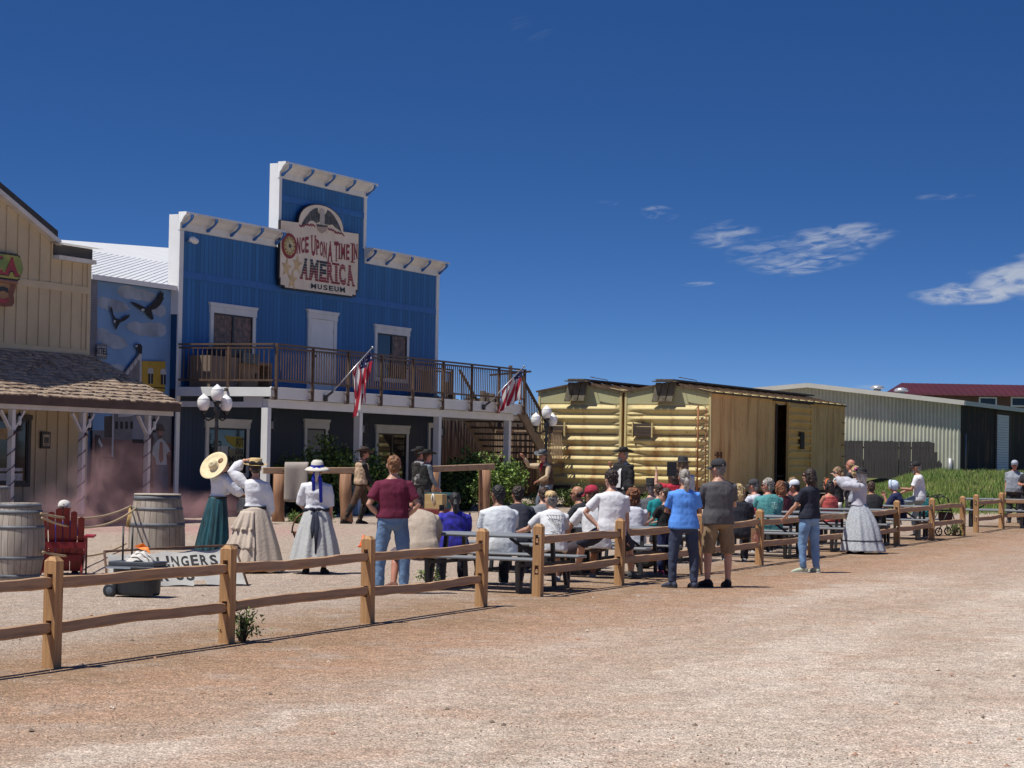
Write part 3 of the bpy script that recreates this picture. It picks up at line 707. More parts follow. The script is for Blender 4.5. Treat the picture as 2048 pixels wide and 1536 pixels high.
# ------------------------------------------------------------ painted wall with white metal roof
def mural_building():
    b = thing('mural_building', 'low building with a white ribbed roof and a street mural on its front', 'building', P0, ROTZ)
    yw = .20
    W = MB(); W.bb(-7.5, -.001, yw, yw+.2, GZM-.3, 6.02); W.bb(-7.5, -.001, yw+.21, 6, GZM-.3, 5.9); W.build('wall', mat('mural_ground', (.09, .16, .28), .7, .1), b)
    # roof sheet rising to the back, with standing seams
    n = V((0, -.26, 1)).normalized(); Pz = V((0, .05, 6.04))
    def onroof(px, py):
        d = ray(px, py); d = V((d.dot(AX), -d.dot(BX), d.z)); o = CAM-P0; o = V((o.dot(AX), -o.dot(BX), o.z))
        t = (Pz-o).dot(n)/d.dot(n); return o+d*t
    a = onroof(170, 506); c = onroof(338, 497)
    r = MB(); el, er = V((-3.9, .05, 6.04)), V((-.05, .05, 6.04)); e2 = V((-.05, .31, 6.04+.26*.26))
    tl = V((-3.9, a.y, 6.04+(a.y-.05)*.26)); tr = c+(c-a)*.06
    tl = V((a.x-.5, a.y, a.z)) if a.x < -3.4 else tl
    q_ = [el, er, e2, tr, tl]; r.add(q_+[p-V((0, 0, .08)) for p in q_], [(0, 1, 2, 3, 4), (9, 8, 7, 6, 5)]+[(i, i+5, (i+1) % 5+5, (i+1) % 5) for i in range(5)])
    ro = r.build('roof', mat('white_metal_roof', (.78, .78, .76), .4, .04), b)
    sm = MB()
    s0, s1 = onroof(180, 541), onroof(300, 507); dv = (s1-s0).normalized(); nn = V((0, 0, .02))
    for k in range(26):
        q = el+(er-el)*(k/13.)-V((2.6, 0, 0))+V((0, 0, .0))
        # clip each seam to the sheet
        tmin, tmax = 0, 30
        ts = [t/100*12 for t in range(101)]
        ins = []
        for t in ts:
            p = q+dv*t; 
            u = (p.y-.05)/max(.01, (tl.y-.05)+(tr.y-tl.y)*min(1, max(0, (p.x-tl.x)/(tr.x-tl.x))))
            lx = el.x+(tl.x-el.x)*u
            rx_ = er.x+(tr.x-er.x)*u
            if u <= .985 and lx+.02 < p.x < (rx_-.05 if p.y > .35 else er.x-.03): ins.append(p)
        if len(ins) > 1: sm.beam(ins[0]+nn*.3, ins[-1]+nn*.1, .025, .02)
    sm.build('seam', mat('roof_seam', (.78, .78, .77), .4, .03), ro)
    f = MB(); f.bb(-3.9, -.05, .02, .048, 5.95, 6.07); f.build('fascia', WHITE2, b)
    # --- painting: flat layers on the wall
    mats = [mat('mural_sky', (.17, .31, .53), .8, .15, .5), mat('mural_cloud', (.31, .36, .44), .8, .3, 1.2), mat('mural_black', (.018, .017, .018), .8, .2), mat('mural_yellow', (.42, .28, .035), .8, .12), mat('mural_grey', (.16, .16, .175), .8, .15), mat('mural_white', (.42, .43, .45), .8, .1), mat('mural_street', (.22, .13, .115), .8, .25, .8), mat('mural_brown', (.07, .055, .05), .8, .3, 2.), mat('mural_skin', (.28, .15, .12), .8, .1), mat('mural_lap', (.20, .21, .26), .8, .1), mat('mural_jeans', (.13, .15, .20), .8, .2, 3.)]
    m = MB(); lay = [0]
    def px(cx_, cy_): return loc(170+cx_*.29316, 550+cy_*.29297, -yw)
    def pg(pts, mi, local=False):
        lay[0] += 1; y = yw-.002-lay[0]*.0012
        pts = pts if local else [px(*p) for p in pts]
        ar = sum(pts[i][0]*pts[(i+1) % len(pts)][1]-pts[(i+1) % len(pts)][0]*pts[i][1] for i in range(len(pts)))
        if ar < 0: pts = pts[::-1]
        m.add([(x, y, z) for x, z in pts], [tuple(range(len(pts)))], mi)
    pg([(-5.2, .3), (-.02, .3), (-.02, 5.94), (-5.2, 5.94)], 0, True)
    def blob(cx_, cy_, rx, ry, mi, seed, n=22):
        r2 = random.Random(seed)
        pg([(cx_+rx*(1+.22*(r2.random()-.5))*math.cos(2*PI*k/n), cy_+ry*(1+.35*(r2.random()-.5))*math.sin(2*PI*k/n)+.15*rx*math.cos(2*PI*k/n)) for k in range(n)], mi)
    for q in ((300, 120, 85, 42), (390, 140, 110, 40), (500, 240, 50, 45), (190, 205, 115, 38), (140, 190, 60, 42), (400, 370, 125, 44), (480, 370, 75, 50), (190, 450, 100, 46), (120, 410, 50, 50), (220, 635, 60, 26)): blob(*q, 1, q[0])
    pg([(45, 20), (82, 22), (76, 590), (20, 545)], 9)                     # lap sided house at the edge
    for k in range(34): pg([(40-k*.6, 40+k*16), (80-k*.1, 42+k*16), (80-k*.1, 46+k*16), (40-k*.6, 44+k*16)], 4)
    pg([(66, 470), (138, 476), (136, 576), (64, 570)], 4); pg([(68, 486), (130, 491), (129, 552), (67, 548)], 5)
    # flying eagles
    pg([(292, 182), (330, 190), (385, 215), (400, 228), (440, 200), (475, 165), (505, 105), (512, 125), (524, 115), (520, 150), (525, 160), (500, 205), (470, 230), (440, 240), (455, 300), (440, 307), (405, 265), (385, 245), (370, 246), (365, 236), (330, 215)], 2)
    pg([(365, 236), (385, 228), (395, 240), (378, 250)], 5)
    pg([(160, 212), (172, 230), (178, 265), (195, 295), (225, 305), (260, 280), (293, 268), (285, 290), (255, 312), (225, 325), (212, 345), (195, 378), (190, 350), (200, 325), (182, 345), (186, 312), (170, 275), (158, 240)], 2)
    pg([(183, 305), (196, 312), (190, 330), (178, 318)], 5)
    # street of painted houses
    pg([(345, 585), (535, 590), (528, 800), (345, 780)], 3)
    for a, c_ in ((412, 652), (498, 658)):
        pg([(a, c_), (a+5, c_-14), (a+20, c_-20), (a+35, c_-14), (a+40, c_), (a+40, c_+20), (a, c_+20)], 5); pg([(a+3, c_+22), (a+37, c_+22), (a+37, c_+90), (a+3, c_+90)], 2); pg([(a+18, c_+22), (a+22, c_+22), (a+22, c_+90), (a+18, c_+90)], 5)
    pg([(240, 680), (355, 530), (368, 536), (366, 900), (240, 900)], 4)
    for k in range(4): pg([(258+k*26, 672-k*34), (280+k*26, 636-k*34), (288+k*26, 660-k*34), (270+k*26, 690-k*34)], 5)
    pg([(355, 540), (368, 540), (366, 1150), (352, 1150)], 5)
    pg([(325, 475), (360, 468), (372, 490), (370, 540), (345, 532), (335, 505)], 2); pg([(322, 482), (338, 476), (340, 490), (328, 494)], 5)
    pg([(390, 760), (528, 770), (528, 776), (390, 766)], 2)
    pg([(30, 900), (600, 900), (570, 1150), (30, 1150)], 4)
    pg([(30, 905), (165, 905), (160, 1060), (30, 1060)], 0); pg([(110, 965), (165, 960), (165, 1110), (110, 1110)], 7)
    pg([(205, 915), (340, 905), (340, 960), (205, 970)], 5)
    pg([(305, 960), (400, 905), (400, 1150), (300, 1150)], 9)
    for k in range(4): pg([(185+k*34, 1000), (203+k*34, 1000), (203+k*34, 1050), (185+k*34, 1050)], 2)
    pg([(30, 1110), (590, 1150), (560, 1700), (0, 1700)], 6)
    pg([(165, 900), (176, 900), (170, 1245), (158, 1245)], 5); pg([(85, 1238), (168, 1242), (168, 1254), (85, 1250)], 7)
    pg([(300, 1120), (405, 1125), (405, 1150), (300, 1148)], 2)
    # standing horse and the painted man in a white shirt, and a half hidden figure at the post
    pg([(395, 1030), (430, 1030), (445, 1130), (430, 1250), (445, 1420), (440, 1560), (385, 1560), (380, 1400), (370, 1330), (372, 1230), (400, 1200), (395, 1110)], 7)
    pg([(462, 1290), (540, 1290), (545, 1420), (538, 1620), (505, 1620), (500, 1420), (485, 1620), (445, 1620), (452, 1400)], 10)
    pg([(468, 1130), (495, 1112), (520, 1135), (545, 1170), (565, 1220), (555, 1240), (530, 1215), (535, 1295), (462, 1295), (455, 1250), (435, 1225), (440, 1170)], 5)
    pg([(485, 1140), (505, 1140), (512, 1260), (490, 1285), (480, 1250)], 8); pg([(473, 1065), (508, 1065), (505, 1105), (490, 1122), (478, 1105)], 8); pg([(478, 1096), (505, 1096), (498, 1112), (484, 1112)], 7); pg([(452, 1062), (525, 1066), (515, 1045), (505, 1020), (475, 1020), (468, 1045)], 7)
    pg([(540, 1208), (568, 1205), (562, 1240), (545, 1240)], 8)
    pg([(50, 1090), (80, 1095), (95, 1170), (75, 1180), (90, 1300), (70, 1330), (60, 1220), (40, 1310)], 7); pg([(70, 1110), (95, 1165), (85, 1180), (62, 1140)], 5)
    mo = m.build('mural', mats, b)
    t = MB(); y = yw-.002-(lay[0]+4)*.0012
    put_word(t, 'HOTEL', [V(px(*p)) for p in ((42, 541), (127, 546), (128, 500), (43, 494))], y, 0)
    put_word(t, 'SILVER', [V(px(*p)) for p in ((212, 945), (300, 934), (300, 914), (212, 926))], y, 0)
    t.build('lettering', mats[2], mo)
mural_building()
# ------------------------------------------------------------ yellow shop with a shingled porch
CREAM = mat('cream_boards', (.54, .44, .28), .7, .07, 1.2, .08, 60, dirt=((.36, .27, .17), .8, .6, .35))
TRIMW = mat('porch_white', (.62, .60, .57), .6, .08, 3)
DKBR = mat('dark_brown_trim', (.035, .026, .022), .5, .2, 4)
def shop():
    b = thing('cream_shop', 'cream board and batten shop with a shingled porch roof on white posts', 'building', P0, ROTZ)
    Y = -.6; xr = -4.95
    w = MB()
    gab = [(-15.5, GZM-.3), (xr, GZM-.3), (xr, 6.32), (-6.45, 6.32), (-6.45, 6.66), (-8.55, 7.44), (-11.2, 8.35), (-15.5, 6.9)]
    w.prism(gab, Y, Y+.25)
    w.bb(-15.5, xr-.02, Y+.26, 4, GZM-.3, 6.2)
    for k in range(24):
        x = xr-.28-k*.435
        top = 6.2 if x > -6.45 else (6.58+(-6.45-x)*.36 if x > -11.2 else 6.9)
        if x > -6.45: top = 6.18
        w.bb(x-.03, x+.03, Y-.028, Y+.01, 5.66, top); w.bb(x-.03, x+.03, Y-.028, Y+.01, 4.2, 5.5); w.bb(x-.03, x+.03, Y-.028, Y+.01, .6, 3.9)
    w.build('wall', CREAM, b)
    t = MB(); t.bb(-15, xr, Y-.034, Y+.01, 5.5, 5.66); t.bb(-15, xr, Y-.034, Y+.01, 3.95, 4.18); t.bb(xr-.12, xr+.015, Y-.036, Y+.02, .5, 6.2); t.bb(-15, xr-.12, Y-.034, Y+.01, .46, .6)
    t.build('trim_board', mat('cream_trim', (.56, .46, .30), .7, .06, 2), b)
    # stepped eaves: dark metal over white boards
    e = MB(); e.prism([(-6.5, 6.30), (xr+.02, 6.30), (xr+.02, 6.56), (-6.5, 6.56)], Y-.05, Y+.3); e.prism([(-6.36, 6.64), (-6.36, 6.86), (-11.2, 8.72), (-11.2, 8.50)], Y-.05, Y+.5); e.prism([(-11.2, 8.50), (-11.2, 8.72), (-15.6, 7.05), (-15.6, 6.83)], Y-.05, Y+.5)
    e.build('eave', DKBR, b)
    f = MB(); f.prism([(-6.48, 6.2), (xr-.0, 6.2), (xr-.0, 6.298), (-6.48, 6.298)], Y-.18, Y+.012); f.prism([(-6.40, 6.52), (-6.40, 6.632), (-11.2, 8.492), (-11.2, 8.38)], Y-.18, Y+.012)
    f.build('eave_trim', TRIMW, b)
    r = MB(); r.add([(-6.6, Y-.36, 6.565), (xr+.06, Y-.36, 6.565), (xr+.06, 3, 6.60), (-6.6, 3, 6.60)], [(0, 1, 2, 3), (3, 2, 1, 0)]); r.build('roof', mat('white_metal_roof', (.78, .78, .76)), b)
    # porch roof: courses of split shingles
    zb, zt = 2.95, 4.06; yb, yt = -2.62, Y-.03; xl, xe = -15.5, -4.10; xt = -4.98
    base = MB(); base.add([(xl, yb, zb-.05), (xe, yb, zb-.05), (xt, yt, zt-.05), (xl, yt, zt-.05), (xe-.3, -.55, zb-.05)], [(0, 1, 2, 3), (1, 4, 2)]); base.bb(xl, xe-.02, yb+.02, yt-.0, zb-.14, zb-.11)
    po = base.build('porch_roof', DKBR, b)
    sh = MB(); r2 = random.Random(3); rows = 15
    for j in range(rows):
        a0 = j/rows; a1 = min(1., (j+1.55)/rows); x = xl
        x_end0 = xe+(xt-xe)*a0+.03
        while x < x_end0:
            wdt = .10+.13*r2.random(); x2 = min(x+wdt, x_end0); g = .012
            dz = .032+.026*r2.random(); da = (r2.random()-.5)*.022
            p = []
            for xx, aa, up in ((x, a0+da, dz), (x2-g, a0+da+(r2.random()-.5)*.012, dz+.006*(r2.random()-.5)), (x2-g, a1, .006), (x, a1, .006)):
                xx = min(xx, xe+(xt-xe)*aa+.03); p.append(V((xx, yb-.04+(yt-yb)*aa, zb+(zt-zb)*aa+up)))
            q = [v-V((0, 0, .03)) for v in p[:2]]
            sh.add(p+q, [(0, 1, 2, 3), (4, 5, 1, 0), (0, 3, 4), (5, 2, 1)], r2.choice((0, 0, 1, 2)))
            x = x2
    # right hip end
    for j in range(rows):
        a0 = j/rows; a1 = min(1, (j+1.5)/rows); n = 14
        for k in range(n):
            u0, u1 = k/n, (k+.94)/n
            def hp(u, a, up): 
                pb = V((xe+.03, yb, zb)).lerp(V((xe-.3, -.55, zb)), u); return pb.lerp(V((xt, yt, zt)), a)+V((0, 0, up))
            d = .035+.02*r2.random()
            p = [hp(u0, a0, d), hp(u1, a0, d), hp(u1, a1, .008), hp(u0, a1, .008)]; sh.add(p, [(0, 1, 2, 3)], r2.choice((0, 1, 2)))
    shm = [mat('shingle_%s' % k, c, .9, .3, 5., .3, 25, (6, 1, 1)) for k, c in (('light', (.40, .30, .215)), ('mid', (.27, .19, .13)), ('worn', (.34, .26, .19)))]
    sh.build('shingles', shm, po)
    fa = MB(); fa.bb(xl, xe, yb-.03, yb+.01, zb-.17, zb+.02); fa.bb(xe-.04, xe, yb+.01, -.6, zb-.17, zb+.01); fa.build('fascia', mat('brown_fascia', (.09, .055, .042), .7, .2, 3), po)
    bm = MB(); bm.bb(xl, xe-.12, yb+.10, yb+.2, zb-.27, zb-.15); bm.build('porch_beam', TRIMW, b)
    # posts with knee braces, a twisted garland and hanging lanterns
    for x in (-5.25, -7.92, -10.55, -13.2):
        y = yb+.15
        po_ = MB().bb(x-.06, x+.06, y-.06, y+.06, .42, zb-.275).build('post', TRIMW, b, bevel=.006)
        k = MB()
        for s in (-1, 1): k.beam((x+s*.06, y, zb-.70), (x+s*.42, y, zb-.30), .05, .07, up=(0, 1, 0))
        k.build('brace', TRIMW, po_)
        g = MB(); pts = [(x+.082*math.cos(t*.52), y+.082*math.sin(t*.52), .55+t*.028) for t in range(60)]
        g.tube(pts, .010, 5)
        for t in range(3): g.tube([(x, y-.09, 2.22), (x+(t-1)*.12, y-.12, 2.12+.05*(t % 2))], [.02, .006], 5)
        g.build('garland', mat('garland', (.11, .05, .07), .8, .4, 20), po_)
        if x > -12:
            lx = x+.24; ly = y-.02
            l = MB(); l.tube([(lx, ly, zb-.29), (lx, ly, zb-.36)], .008, 5); l.lathe([(.0, .26), (.035, .25), (.045, .22), (.04, .2)], (lx, ly, 2.34), 10); l.lathe([(.05, .0), (.06, .015), (.055, .05), (.03, .06), (0, .06)], (lx, ly, 2.28), 12, cap=True)
            for s in (-1, 1): l.tube([(lx+s*.055, ly, 2.32), (lx+s*.085, ly, 2.45), (lx+s*.05, ly, 2.58), (lx, ly, 2.62)], .008, 5)
            lo = l.build('lantern', IRON, b); MB().lathe([(.03, 0), (.05, .06), (.045, .13), (.025, .2)], (lx, ly, 2.34), 10).build('lamp_glass', mat('frosted_glass', (.6, .6, .58)), lo)
    pf = MB(); pf.bb(xl, xe-.5, yb-.05, Y+.02, .30, .44); pf.build('porch_floor', wood('porch_boards', (.30, .21, .15), (.16, .11, .08), 0), b)
    pf = MB(); pf.bb(xl, xe-.52, yb-.03, yb+.02, .05, .298); pf.build('porch_skirt', mat('porch_skirt', (.12, .08, .065), .8, .2), b)
    wo = window(b, 'window', -9.1, -7.25, 1.0, 2.5, Y-.03, .11, [glass('shop_glass', (.05, .04, .035), .08)], 0, tm=DKBR, head=False)
    g = MB(); g.bb(-8.9, -7.4, Y-.036, Y-.034, 1.1, 1.75, 0); g.bb(-8.6, -7.5, Y-.039, Y-.037, 1.35, 1.42, 1); g.bb(-8.4, -7.5, Y-.039, Y-.037, 1.14, 1.3, 1); g.bb(-8.6, -7.9, Y-.039, Y-.037, 2.05, 2.3, 2)
    g.build('shop_goods', [mat('goods_dark', (.08, .06, .05), .5, .4, 6), mat('goods_white', (.5, .5, .5), .6, .3, 9), mat('goods_straw', (.36, .25, .13), .6, .2, 6)], wo)
    return b
shop()
n = thing('notice_frame', 'small dark framed notice hung on the cream porch wall', 'frame', P0, ROTZ)
x0, z0 = loc(81, 897, .64); x1, z1 = loc(100, 864, .64)
MB().bb(x0, x1, -.665, -.63, z0, z1).build('frame', DKBR, n, bevel=.004)
MB().bb(x0+.05, x1-.05, -.672, -.666, z0+.06, z1-.06).bb(x0+.09, x1-.09, -.675, -.673, z0+.12, z0+.26, 1).bb(x0+.12, x1-.12, -.676, -.674, z1-.22, z1-.19, 1).bb(x0+.12, x1-.12, -.676, -.674, z1-.3, z1-.28, 1).build('sheet', [mat('buff_sheet', (.42, .34, .24), .8, .2, 9), mat('goods_dark', (.08, .06, .05))], n)

def shop_signs():
    def q(cx_, cy_, b=.68): return loc(cx_*.14972, 490+cy_*.14974, b)
    s = thing('oval_shop_sign', 'green and yellow shop sign with red letters high on the cream front', 'sign', P0, ROTZ)
    zc = (q(0, 110)[1]+q(0, 440)[1])/2; hh = (q(0, 90)[1]-q(0, 455)[1])/2
    xr_ = q(300, 300)[0]; xm = q(225, 120)[0]
    def outline(g):
        W_ = 3.1; r_ = [(xm, zc+hh*g), (xm+(xr_-xm)*.45, zc+hh*(g-.13)), (xm+(xr_-xm)*.5, zc+hh*(g-.26)), (xm+(xr_-xm)*(.8*g), zc+hh*.4), (xm+(xr_-xm)*g, zc), (xm+(xr_-xm)*(.8*g), zc-hh*.4), (xm+(xr_-xm)*.5, zc-hh*(g-.26)), (xm+(xr_-xm)*.45, zc-hh*(g-.13)), (xm, zc-hh*g)]
        c = xm-W_/2; return r_+[(2*c-x, z) for x, z in r_[::-1]]
    MB().prism(outline(1.0), -.70, -.62).build('board', mat('sign_border', (.025, .02, .02)), s)
    m, N, L, bs = nt('sign_lime'); t = objco(N, L); n1 = noise_n(N, L, 1.3, t, 3)
    L.new(ramp(N, L, n1, [(.35, (.13, .24, .05)), (.55, (.42, .36, .08)), (.7, (.2, .3, .07))]), bs.inputs['Base Color'])
    MB().prism(outline(.86), -.712, -.701).build('face', m, s)
    lm = MB(); W_ = [('S', -3.5), ('A', -3.0)]
    a = [V(q(*p)) for p in ((35, 395), (230, 418), (175, 165), (110, 165))]
    red = mat('sign_red_bright', (.36, .035, .045), .5, .25, 5)
    put_letter(lm, 'A', a, -.722, 0, .05, serif=.12); put_letter(lm, 'A', [p+V((.018, -.02)) for p in a], -.717, 1, .08, serif=.12)
    a = [V(q(*p)) for p in ((-170, 370), (18, 392), (5, 150), (-150, 140))]
    put_letter(lm, 'L', a, -.722, 0, .05, serif=.12); put_letter(lm, 'L', [p+V((.018, -.02)) for p in a], -.717, 1, .08, serif=.12)
    lm.build('lettering', [red, plain('sign_black', (.018, .017, .02))], s)
    s = thing('scroll_shop_sign', 'brown scroll shaped sign with red letter under the green sign', 'sign', P0, ROTZ)
    x1 = q(200, 600)[0]; zt_, zb_ = q(100, 490)[1], q(100, 825)[1]
    pr = [(x1+.03, zt_), (x1+.0, zt_-.1), (x1-.05, zt_-.22), (x1-.08, (zt_+zb_)/2), (x1-.05, zb_+.2), (x1-.04, zb_+.1), (x1-.12, zb_+.02), (x1-.3, zb_)]
    c = x1-1.2; poly = pr+[(2*c-x, z) for x, z in pr[::-1]]
    sm = mat('scroll_brown', (.26, .10, .055), .6, .25, 2.)
    MB().prism(poly, -.70, -.62).build('board', sm, s)
    MB().prism([(c+(x-c)*.8, zb_+.1+(z-zb_)*.8) for x, z in poly], -.71, -.701).build('face', mat('scroll_buff', (.42, .24, .11), .6, .2, 2.), s)
    MB().tube([(c-1.1, -.72, zt_+.0), (x1+.0, -.72, zt_+.0)], .045, 8).build('roll', mat('scroll_pale', (.36, .17, .12), .6, .2), s)
    lm = MB(); a = [V(q(*p)) for p in ((-95, 770), (98, 782), (92, 560), (-95, 545))]
    put_letter(lm, 'C', a, -.722, 0, .06, split=(.5, 1))
    lm.build('lettering', [plain('sign_black', (.018, .017, .02)), red], s)
shop_signs()

# ------------------------------------------------------------ boxcars
def rust_mat(name, col, grad, streak=1., stretch=(2.2, 2.2, .35), thr=.56):
    m, N, L, bs = nt(name)
    co = objco(N, L, stretch); n1 = noise_n(N, L, 1., co, 8, .68, .3)
    n2 = noise_n(N, L, .6, objco(N, L), 5)
    c = mix(N, L, ramp(N, L, n2, [(.35, 0.), (.65, 1.)]), col, grad)
    c = mix(N, L, ramp(N, L, n1, [(thr, 0.), (thr+.1, .55), (thr+.22, .9)]), c, (.34, .145, .045))
    n3 = noise_n(N, L, 1., objco(N, L, (5, 5, 3)), 8, .7)
    c = mix(N, L, ramp(N, L, n3, [(.60, 0.), (.70, streak)]), c, (.19, .075, .03))
    L.new(c, bs.inputs['Base Color']); bs.inputs['Roughness'].default_value = .8; bump(N, L, bs, n1, .15, .02)
    return m
CARY = rust_mat('boxcar_yellow', (.66, .56, .29), (.60, .48, .20), .8, (1.8, 1.8, .7), thr=.535)
CARG = rust_mat('boxcar_faded', (.47, .47, .27), (.48, .43, .20), .8, thr=.56)
CARS = rust_mat('boxcar_side', (.80, .50, .21), (.72, .42, .16), .95, (1.7, 1.7, .26), .505)
RUST = mat('rust', (.16, .07, .03), .85, .35, 5)
RUSTD = mat('dark_rust', (.055, .035, .025), .85, .4, 4)
def boxcar(label, y0, long=True):
    """local x along the car, y across it away from the camera's right, z up"""
    b = thing('boxcar', label, 'boxcar', PB-BX*y0, ROTZ, None)
    W_ = 2.92; L_ = 15.55; zb, ze, zr = 1.0, 4.06, 4.36
    # ribbed end: a height field of rolled ribs with darts between their ends
    ribs = [1.25, 1.56, 1.86, 2.17, 2.48, 2.85, 3.18, 3.49]
    m = MB(); nx, nz = 84, 190; grid = []
    def rib(u, z):
        h = 0.
        t = min(1, u/.28)*min(1, (W_-u)/.50); t = max(0, t); t = t*t*(3-2*t)
        for rz_ in ribs:
            d = abs(z-rz_)/.158
            if d < 1: h = max(h, .105*t*(.5+.5*math.cos(PI*d)))
        for k in range(len(ribs)-1):
            if ribs[k+1]-ribs[k] > .34: continue
            c = (ribs[k]+ribs[k+1])/2; s = (u-(W_-.44))/.40
            if abs(s) < 1:
                w_ = .085*(1-s*s); d = abs(z-c)/max(.012, w_)
                if d < 1: h = max(h, .075*(1-d*d)*(1-s*s))
            s = (u-.20)/.17
            if abs(s) < 1:
                w_ = .06*(1-s*s); d = abs(z-c)/max(.012, w_)
                if d < 1: h = max(h, .05*(1-d*d)*(1-s*s))
        return h
    for j in range(nz+1):
        for i in range(nx+1):
            u = W_*i/nx; top = ze+(zr-ze)*(1-abs(u-W_/2)/(W_/2))
            z = zb+(ze-zb)*j/nz if j < nz else top
            grid.append((-rib(u, z)-.0, u, z))
    n = nx+1
    fs = [(j*n+i+1, j*n+i, (j+1)*n+i, (j+1)*n+i+1) for j in range(nz) for i in range(nx)]
    m.add([g for g in grid], fs, 0, True)
    m.f = [f for f in m.f]
    eo = m.build('ribbed_end', CARY, b)
    # faded upper plate set proud of the ribs
    p = MB(); poly = [(.06, 3.66), (W_-.06, 3.66), (W_-.06, ze-.02), (W_/2, zr-.03), (.06, ze-.02)]
    vs = [(-.012, y, z) for y, z in poly]+[(.02, y, z) for y, z in poly]; k = len(poly)
    p.add(vs, [tuple(range(k-1, -1, -1)), tuple(range(k, 2*k))]+[(i, (i+1) % k, (i+1) % k+k, i+k) for i in range(k)])
    p.build('end_plate', CARG, b)
    rv = MB()
    for i in range(34): rv.box((-.016, .06+(W_-.12)*i/33, 2.665), (.02, .018, .018))
    for i in range(30):
        u = .1+(W_-.2)*i/29; rv.box((-.02, u, ze-.1+(zr-ze)*(1-abs(u-W_/2)/(W_/2))), (.02, .018, .018))
    rv.bb(-.01, .0, .03, W_-.03, 2.655, 2.675); rv.build('rivets', RUST, b)
    for q_ in (.0, W_-.07): MB().bb(-.03, .06, q_, q_+.07, zb-.05, ze).build('corner_post', CARY, b)
    # body
    bd = MB()
    if long:
        bd.bb(.06, 6.92, .02, .10, zb, ze); bd.bb(10.85, L_, .02, .10, zb, ze); bd.bb(6.92, 10.85, .02, .10, ze-.18, ze); bd.bb(6.92, 10.85, .02, .10, zb, zb+.08)
        for x in [.25+.92*k for k in range(8)]+[11.0+.92*k for k in range(5)]:
            bd.bb(x-.012, x+.012, .010, .02, zb+.05, ze-.1)
        bd.bb(.06, L_, -.025, .02, zb-.06, zb+.05); bd.bb(.06, L_, -.02, .02, ze-.1, ze-.02)
        bd.bb(.06, 15.5, W_-.1, W_, zb, ze); bd.bb(L_-.06, L_, .1, W_-.1, zb, ze); bd.bb(.06, L_, .1, W_-.1, zb-.12, zb)
        # rounded far corner
        bd.lathe([(.12, zb), (.12, ze)], (L_-.06, .1, 0), 16)
    else: bd.bb(.06, L_, .02, W_, zb-.05, ze)
    bo = bd.build('body', CARS, b)
    if long:
        # sliding door moved half open
        d = MB(); d.bb(8.06, 10.84, -.07, -.03, zb+.02, ze-.12)
        for k in range(11):
            z = zb+.14+k*.262; d.prism([(-.07, z), (-.12, z+.02), (-.12, z+.06), (-.07, z+.09)], 0, 1) if 0 else d.bb(8.16, 10.78, -.145, -.07, z, z+.07)
        d.bb(8.04, 8.14, -.12, -.03, zb, ze-.1); d.bb(10.78, 10.86, -.12, -.03, zb, ze-.1)
        do = d.build('sliding_door', rust_mat('boxcar_door', (.84, .52, .18), (.74, .43, .14), .8, (2, 2, .5), .6), b)
        MB().bb(9.3, 9.75, -.18, -.147, 2.35, 2.95).build('hatch', RUSTD, do)
        MB().bb(6.4, 11.0, -.06, -.0, zb-.14, zb-.06).bb(6.4, 11.2, -.09, .0, ze-.09, ze-.03).build('door_rail', RUSTD, b)
        r = MB(); r.bb(6.86, 6.98, -.03, .1, zb, ze-.18); r.build('door_post', RUSTD, b)
        i_ = MB(); i_.tube([(7.3, .3, zb), (7.3, .3, ze-.2)], .05, 6); i_.tube([(6.9, .05, 1.4), (8.2, .05, 1.4)], .025, 6); i_.build('door_bar', RUSTD, b)
        for x, z in ((.55, 2.05), (.9, 2.05)):
            g = MB(); g.bb(x-.12, x+.12, -.03, .0, z-.02, z+.02); g.bb(x+.09, x+.12, -.05, .0, z-.1, z+.12); g.build('grab_iron', RUST, b)
        # ladder of rungs at the far corner
        for k in range(6): MB().tube([(15.1, -.04, 1.3+k*.42), (15.5, -.04, 1.3+k*.42)], .014, 5).build('rung', RUST, b)
    # roof with running boards and overhang
    r = MB(); o = .06
    r.add([(-.08, -o, ze), (-.08, W_/2, zr), (-.08, W_+o, ze), (L_+.05, -o, ze), (L_+.05, W_/2, zr), (L_+.05, W_+o, ze)], [(0, 3, 4, 1), (1, 4, 5, 2)])
    r.add([(-.08, -o, ze-.05), (-.08, W_/2, zr-.05), (-.08, W_+o, ze-.05), (L_+.05, -o, ze-.05), (L_+.05, W_/2, zr-.05), (L_+.05, W_+o, ze-.05)], [(1, 4, 3, 0), (2, 5, 4, 1)])
    r.add([(-.08, -o, ze), (-.08, -o, ze-.05), (L_+.05, -o, ze-.05), (L_+.05, -o, ze)], [(0, 1, 2, 3)]); r.add([(-.08, -o, ze), (-.08, W_/2, zr), (-.08, W_/2, zr-.05), (-.08, -o, ze-.05)], [(0, 1, 2, 3)]); r.add([(-.08, W_+o, ze), (-.08, W_/2, zr), (-.08, W_/2, zr-.05), (-.08, W_+o, ze-.05)], [(3, 2, 1, 0)])
    for k in range(17): r.beam((.2+k*.93, -o, ze+.015), (.2+k*.93, W_/2, zr+.015), .07, .05); 
    ro = r.build('roof', mat('boxcar_roof', (.10, .06, .035), .8, .35, 3), b)
    MB().add([(-.08, -o-.004, ze+.012), (L_+.05, -o-.004, ze+.012), (L_+.05, .42, ze+.012+(zr-ze)*.33), (-.08, .42, ze+.012+(zr-ze)*.33)], [(0, 1, 2, 3)]).build('eave_sheet', CARY, ro)
    w_ = MB(); w_.bb(-.35, L_, W_/2-.28, W_/2-.1, zr+.04, zr+.09); w_.bb(-.35, L_, W_/2-.08, W_/2+.1, zr+.04, zr+.09); w_.bb(-.35, L_, W_/2+.12, W_/2+.3, zr+.04, zr+.09)
